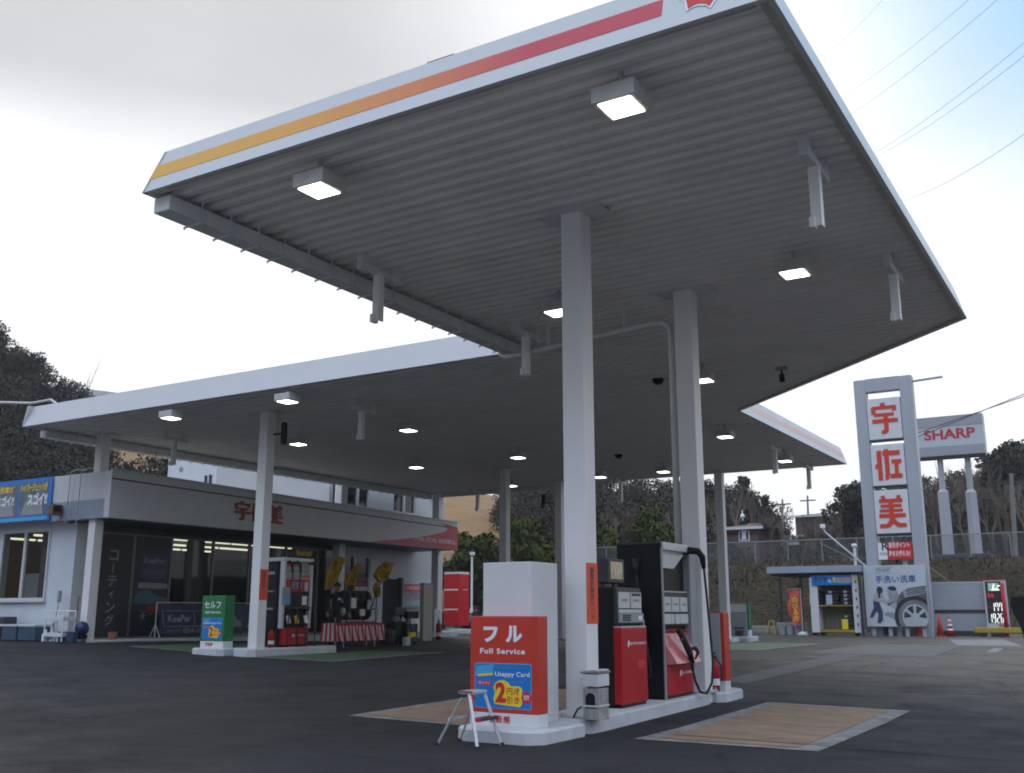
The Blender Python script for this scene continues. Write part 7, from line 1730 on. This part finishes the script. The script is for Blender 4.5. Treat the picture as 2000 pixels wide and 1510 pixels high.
def land(p):
    hd = math.degrees(math.atan2(-p.x, p.y)); r_ = math.hypot(p.x, p.y)
    z = hill_z(hd, r_) if r_ > 63 else -9
    if 50 < p.y < 75 and -60 < p.x < 70: z = max(z, bank_profile(p.x, p.y))
    return max(z, gz(p.x, p.y))
def wood(name, label, spots, m, leaf, seed, density=1.0):
    rng = np.random.default_rng(seed); out_ = []; tr = MB()
    for (px, py, dist, w) in spots:
        t_ = top_point(px, py, dist); g0 = land(t_); h = max(3.0, min(w * 2.2, t_.z - g0))
        n = int(1500 * density * (h * w) / 40) + 400
        q = crown(rng, h, w, n, leaf, blobs=int(9 + h)); a = rng.uniform(0, 6.28)
        c, s = math.cos(a), math.sin(a); rot = np.array([[c, -s, 0], [s, c, 0], [0, 0, 1]])
        q = q @ rot.T; q[:, :4, :] += np.array([t_.x, t_.y, t_.z - h]); out_.append(q)
        tr.tube([(t_.x, t_.y, g0 - 1), (t_.x + .2, t_.y, (g0 + t_.z) / 2), (t_.x, t_.y, t_.z - h * .15)], [.25, .16, .04], 5)
    q = np.concatenate(out_)
    o = quads_obj(name, q, m, base=tuple(q[:, :4].reshape(-1, 3).min(0) * .5 + q[:, :4].reshape(-1, 3).max(0) * .5))
    tag(o, label, 'wood', kind='stuff')
    tag(tr.build('woodland_trunks', M['bark']), 'dim trunks inside the ' + label.split(' on ')[0], 'trunks', kind='stuff')
rr = random.Random(11)
LEFT = [(-80, 560), (-40, 590), (0, 622), (20, 630), (45, 648), (62, 652), (80, 672), (100, 692), (118, 715), (135, 738), (150, 722), (165, 738), (185, 752), (200, 762), (210, 790), (240, 850), (300, 885)]
sp = []
for px in range(-70, 205, 24): sp.append((px + rr.uniform(-5, 5), interp(px, LEFT) + rr.uniform(0, 22), 88, rr.uniform(3.4, 5.2)))
for px in range(-80, 190, 34): sp.append((px, interp(px, LEFT) + 90 + rr.uniform(-12, 25), 80, rr.uniform(5, 6.5)))
for px in range(-80, 200, 36): sp.append((px, max(interp(px, LEFT) + 170, 780) + rr.uniform(-12, 25), 72, rr.uniform(5, 6.5)))
for px in range(-80, 330, 40): sp.append((px, 870 + rr.uniform(-10, 25) if px < 240 else 890 + rr.uniform(0, 15), 66, rr.uniform(4, 6)))
wood('woodland', 'dark evergreen wood on the hill at the left edge', sp, M['leaf_dark'], .085, 5, 4.0)
PROF = [(960, 930), (1040, 915), (1150, 915), (1230, 922), (1320, 918), (1380, 928), (1420, 938), (1450, 930), (1480, 948), (1500, 978), (1520, 988), (1545, 1002), (1600, 1008), (1625, 1000), (1650, 985), (1680, 952), (1740, 935), (1800, 925), (1850, 912), (1900, 915), (1925, 905), (1945, 868), (1975, 862), (2005, 880), (2080, 880)]
sp = []
for px in range(985, 2060, 17):
    if px < 1510 or px > 1625: sp.append((px + rr.uniform(-5, 5), interp(px, PROF) + rr.uniform(-3, 14), 112 + rr.uniform(-4, 4), rr.uniform(3.2, 5.0)))
for px in range(1010, 2060, 30): 
    if not 1400 < px < 1630: sp.append((px, interp(px, PROF) + 34 + rr.uniform(-10, 14), 100, rr.uniform(4, 6)))
for px in range(1030, 2060, 30):
    if not 1380 < px < 1500: sp.append((px, max(interp(px, PROF) + 62, 1005 if 1500 < px < 1640 else 0) + rr.uniform(-10, 14), 88, rr.uniform(4, 6)))
for px in range(1100, 2060, 34):
    if not 1340 < px < 1630: sp.append((px, interp(px, PROF) + 95 + rr.uniform(-10, 14), 78, rr.uniform(4, 5.5)))
for px in (1500, 1515, 1490): sp.append((px, 985 + (px - 1490) * .8, 108, 3.0))
wood('woodland', 'dark mixed wood on the slope behind the fence', sp, M['leaf_mixed'], .105, 6, 2.3)
sp = []
for px in range(1180, 1270, 16): sp.append((px, 1000 + rr.uniform(-8, 20), 74, 3.0))
for px in range(1490, 1660, 17): sp.append((px, 1040 + rr.uniform(-12, 18), 84, 3.4))
for px in range(1385, 1960, 24): sp.append((px, 1078 + rr.uniform(-8, 14), 66, 2.6))
for px in range(1020, 1100, 16): sp.append((px, 1000 + rr.uniform(-10, 14), 84, 3.2))
wood('thicket', 'brown leafless thicket on the slope behind the fence', sp, M['leaf_brown'], .10, 8, 1.3)

def tree(name, label, px, py, dist, w, m, leaf, n, group=None, h=None, seed=1, conic=0.0):
    t_ = top_point(px, py, dist); g0 = land(t_); hh = t_.z - g0; h = h or hh * .85
    t = thing(name, label, 'tree', (t_.x, t_.y, g0), group); rng = np.random.default_rng(seed)
    q = crown(rng, h, w, n, leaf, blobs=16, conic=conic); q[:, :4, :] += np.array([t_.x, t_.y, t_.z - h]); quads_obj('crown', q, m, t, base=(t_.x, t_.y, g0))
    b = MB(); b.tube([(t_.x, t_.y, g0 - .3), (t_.x + .1, t_.y, g0 + hh * .4), (t_.x, t_.y, t_.z - h * .2)], [.18, .13, .04], 7)
    for k in range(5):
        a = k * 1.3 + seed; z = g0 + hh * (.35 + .09 * k); b.tube([(t_.x, t_.y, z), (t_.x + math.cos(a) * w * .3, t_.y + math.sin(a) * w * .3, z + h * .2)], [.07, .025], 5)
    b.build('trunk', M['bark'], t); return t
tree('evergreen_tree', 'rounded olive green tree right of the shop fascia end', 905, 1036, 61, 2.6, M['leaf_olive'], .11, 3600, 'olive trees behind the fence', seed=2)
tree('evergreen_tree', 'darker olive tree between the shop fascia end and the thin rear column', 955, 1040, 62, 2.9, M['leaf_olive'], .11, 3600, 'olive trees behind the fence', seed=3)
tree('evergreen_tree', 'bright olive tree just right of the thin rear column', 1030, 1014, 62, 3.2, M['leaf_olive'], .11, 4200, 'olive trees behind the fence', seed=4)
tree('evergreen_tree', 'olive tree left of the second thin rear column, lower one', 1062, 1046, 60, 2.8, M['leaf_olive'], .11, 3400, 'olive trees behind the fence', seed=5)
tree('evergreen_tree', 'olive tree just right of the nearest column', 1180, 1032, 64, 2.6, M['leaf_olive'], .11, 3000, 'olive trees behind the fence', seed=6)
tree('evergreen_tree', 'wide dark olive tree above the tall black pump', 1272, 1000, 66, 3.6, M['leaf_olive'], .11, 3800, 'olive trees behind the fence', seed=7)
tree('evergreen_tree', 'large dark rounded tree right of the advertising board', 1972, 862, 84, 5.6, M['leaf_dark'], .16, 7000, seed=9)
tree('conifer_tree', 'dark pointed conifer on the skyline right of the far right column', 1452, 928, 92, 3.4, M['leaf_dark'], .14, 4200, seed=10, conic=1)
tree('conifer_tree', 'small pointed conifer on the skyline between the far right column and the utility pole', 1492, 962, 96, 2.2, M['leaf_dark'], .13, 2200, seed=11, conic=1)
tree('evergreen_tree', 'dark round tree leaning against the left post of the sign tower', 1672, 950, 80, 4.6, M['leaf_dark'], .15, 5000, seed=12)
# bare winter trees
def bare_tree(label, px, py, dist, spread, seed, m=None):
    t_ = top_point(px, py, dist); g0 = land(t_); H = t_.z - g0; rg = random.Random(seed)
    t = thing('bare_tree', label, 'tree', (t_.x, t_.y, g0), 'bare winter trees')
    tk, br = MB(), MB()
    def grow(b, p, d, ln, r_, lev):
        q = p + d * ln * .5 + Vector((rg.uniform(-1, 1), rg.uniform(-1, 1), rg.uniform(-.3, .6))) * ln * .06; e = p + d * ln
        b.tube([p, q, e], [r_, r_ * .85, r_ * .65], 4 if lev < 2 else 3, cap=False)
        if lev >= 5: return
        for k in range(3 if lev < 4 else 2):
            a = rg.uniform(0, 6.28); s_ = rg.uniform(.28, .62) * spread
            nd = (d + Vector((math.cos(a) * s_, math.sin(a) * s_, rg.uniform(0, .3)))).normalized()
            grow(br, p + d * ln * rg.uniform(.55, 1.0), nd, ln * rg.uniform(.55, .8), r_ * .6, lev + 1)
    grow(tk, Vector((t_.x, t_.y, g0 - .3)), Vector((rg.uniform(-.05, .05), 0, 1)).normalized(), H * .34, .16, 0)
    tk.build('trunk', M['bark'], t); o = br.build('crown', m or M['twig'], t)
    # bring the top of the crown to the height seen
    zt = max(v.co.z for v in o.data.vertices); k = H / zt if zt > 0 else 1
    for ch in t.children:
        for v in ch.data.vertices: v.co.z *= k
    return t
for i, (px, py, d_, lb) in enumerate([(1432, 940, 84, 'bare tree beside the far right column, pale twigs against the sky'), (1468, 950, 90, 'bare tree right of the pointed conifer on the skyline'), (1565, 1000, 82, 'grey bare tree in front of the dark roofed house'),
        (1605, 990, 88, 'bare tree at the right end of the dark roof'), (1640, 950, 84, 'fan shaped bare tree left of the sign tower'), (1662, 935, 88, 'tallest bare tree touching the left post of the sign tower'),
        (1805, 905, 78, 'bare tree directly right of the sign tower post'), (1838, 900, 82, 'bare tree behind the left pole of the advertising board'), (1868, 896, 80, 'bare tree between the poles of the advertising board'),
        (1905, 900, 82, 'bare tree behind the right pole of the advertising board'), (1930, 880, 84, 'bare tree right of the advertising board, against the sky'), (1395, 948, 86, 'bare tree seen left of the far right column'),
        (1215, 985, 76, 'brown bare tree above the amber lamp box of the small pump'), (1240, 990, 74, 'brown bare tree left of the wide olive tree over the tall pump'), (1500, 1000, 80, 'low bare tree right of the maroon walled house'), (1530, 1012, 78, 'brushy bare tree under the thin skyline pole'),
        (1585, 1020, 76, 'short bare tree below the slanting arm lamp'), (1630, 1000, 78, 'bare tree just left of the round dark tree by the sign tower'), (1822, 960, 72, 'lower bare tree left of the first pole of the advertising board'),
        (1880, 965, 72, 'lower bare tree between the two poles of the advertising board'), (1925, 940, 74, 'lower bare tree right of the second pole of the advertising board'), (1955, 960, 70, 'bare tree left of the leaning utility pole'),
        (1994, 930, 72, 'bare tree right of the leaning utility pole'), (1310, 985, 74, 'bare tree seen just left of the second front column'), (1195, 1000, 70, 'thin bare tree in front of the pale aerials'), (1085, 985, 76, 'bare tree left of the second thin rear column, above the olive trees')]):
    bare_tree(lb, px, py, d_, .9, 20 + i)
# the straggly leafless top standing clear of the left wood
bare_tree('thin straggling treetop standing clear of the right end of the left wood', 152, 700, 86, .7, 77, M['bark'])

# dry grass tufts over the bank
rng = np.random.default_rng(4); n = 16000
x = rng.uniform(-34, 14, n); y = rng.uniform(50.8, 56.6, n)
z = np.array([bank_profile(a, b_) for a, b_ in zip(x, y)])
hh = rng.uniform(.04, .15, n) * (1 + .8 * (np.sin(x * 1.3) * np.sin(y * 1.9) > .3)); a = rng.uniform(0, 6.28, n); wv = rng.uniform(.012, .035, n)
dx, dy = np.cos(a) * wv, np.sin(a) * wv; lx, ly = rng.normal(size=n) * .08, rng.normal(size=n) * .08
q = np.stack([np.stack([x - dx, y - dy, z - .02], 1), np.stack([x + dx, y + dy, z - .02], 1), np.stack([x + dx * .3 + lx, y + dy * .3 + ly, z + hh], 1), np.stack([x - dx * .3 + lx, y - dy * .3 + ly, z + hh], 1),
              np.stack([lx, ly - .5, np.full(n, .8)], 1)], axis=1)
tag(quads_obj('dry_grass', q, foliage('dry_grass_blades', (.07, .055, .03), (.11, .085, .05), (.17, .13, .075)), base=(-10, 53, 2)), 'dry brown grass growing on the bank below the fence', 'grass', kind='stuff')

# thin winter air round the whole place
hm = bpy.data.materials.new('haze'); hm.use_nodes = True; t = hm.node_tree; t.nodes.clear()
o = t.nodes.new('ShaderNodeOutputMaterial'); pv = t.nodes.new('ShaderNodeVolumePrincipled')
pv.inputs['Color'].default_value = (.93, .95, 1.0, 1); pv.inputs['Density'].default_value = 0.0006; pv.inputs['Anisotropy'].default_value = .2
t.links.new(pv.outputs[0], o.inputs['Volume'])
b = MB(); b.box(-620, 620, -420, 720, -4, 120)
tag(b.build('haze', hm, base=(0, 0, 0)), kind='stuff')
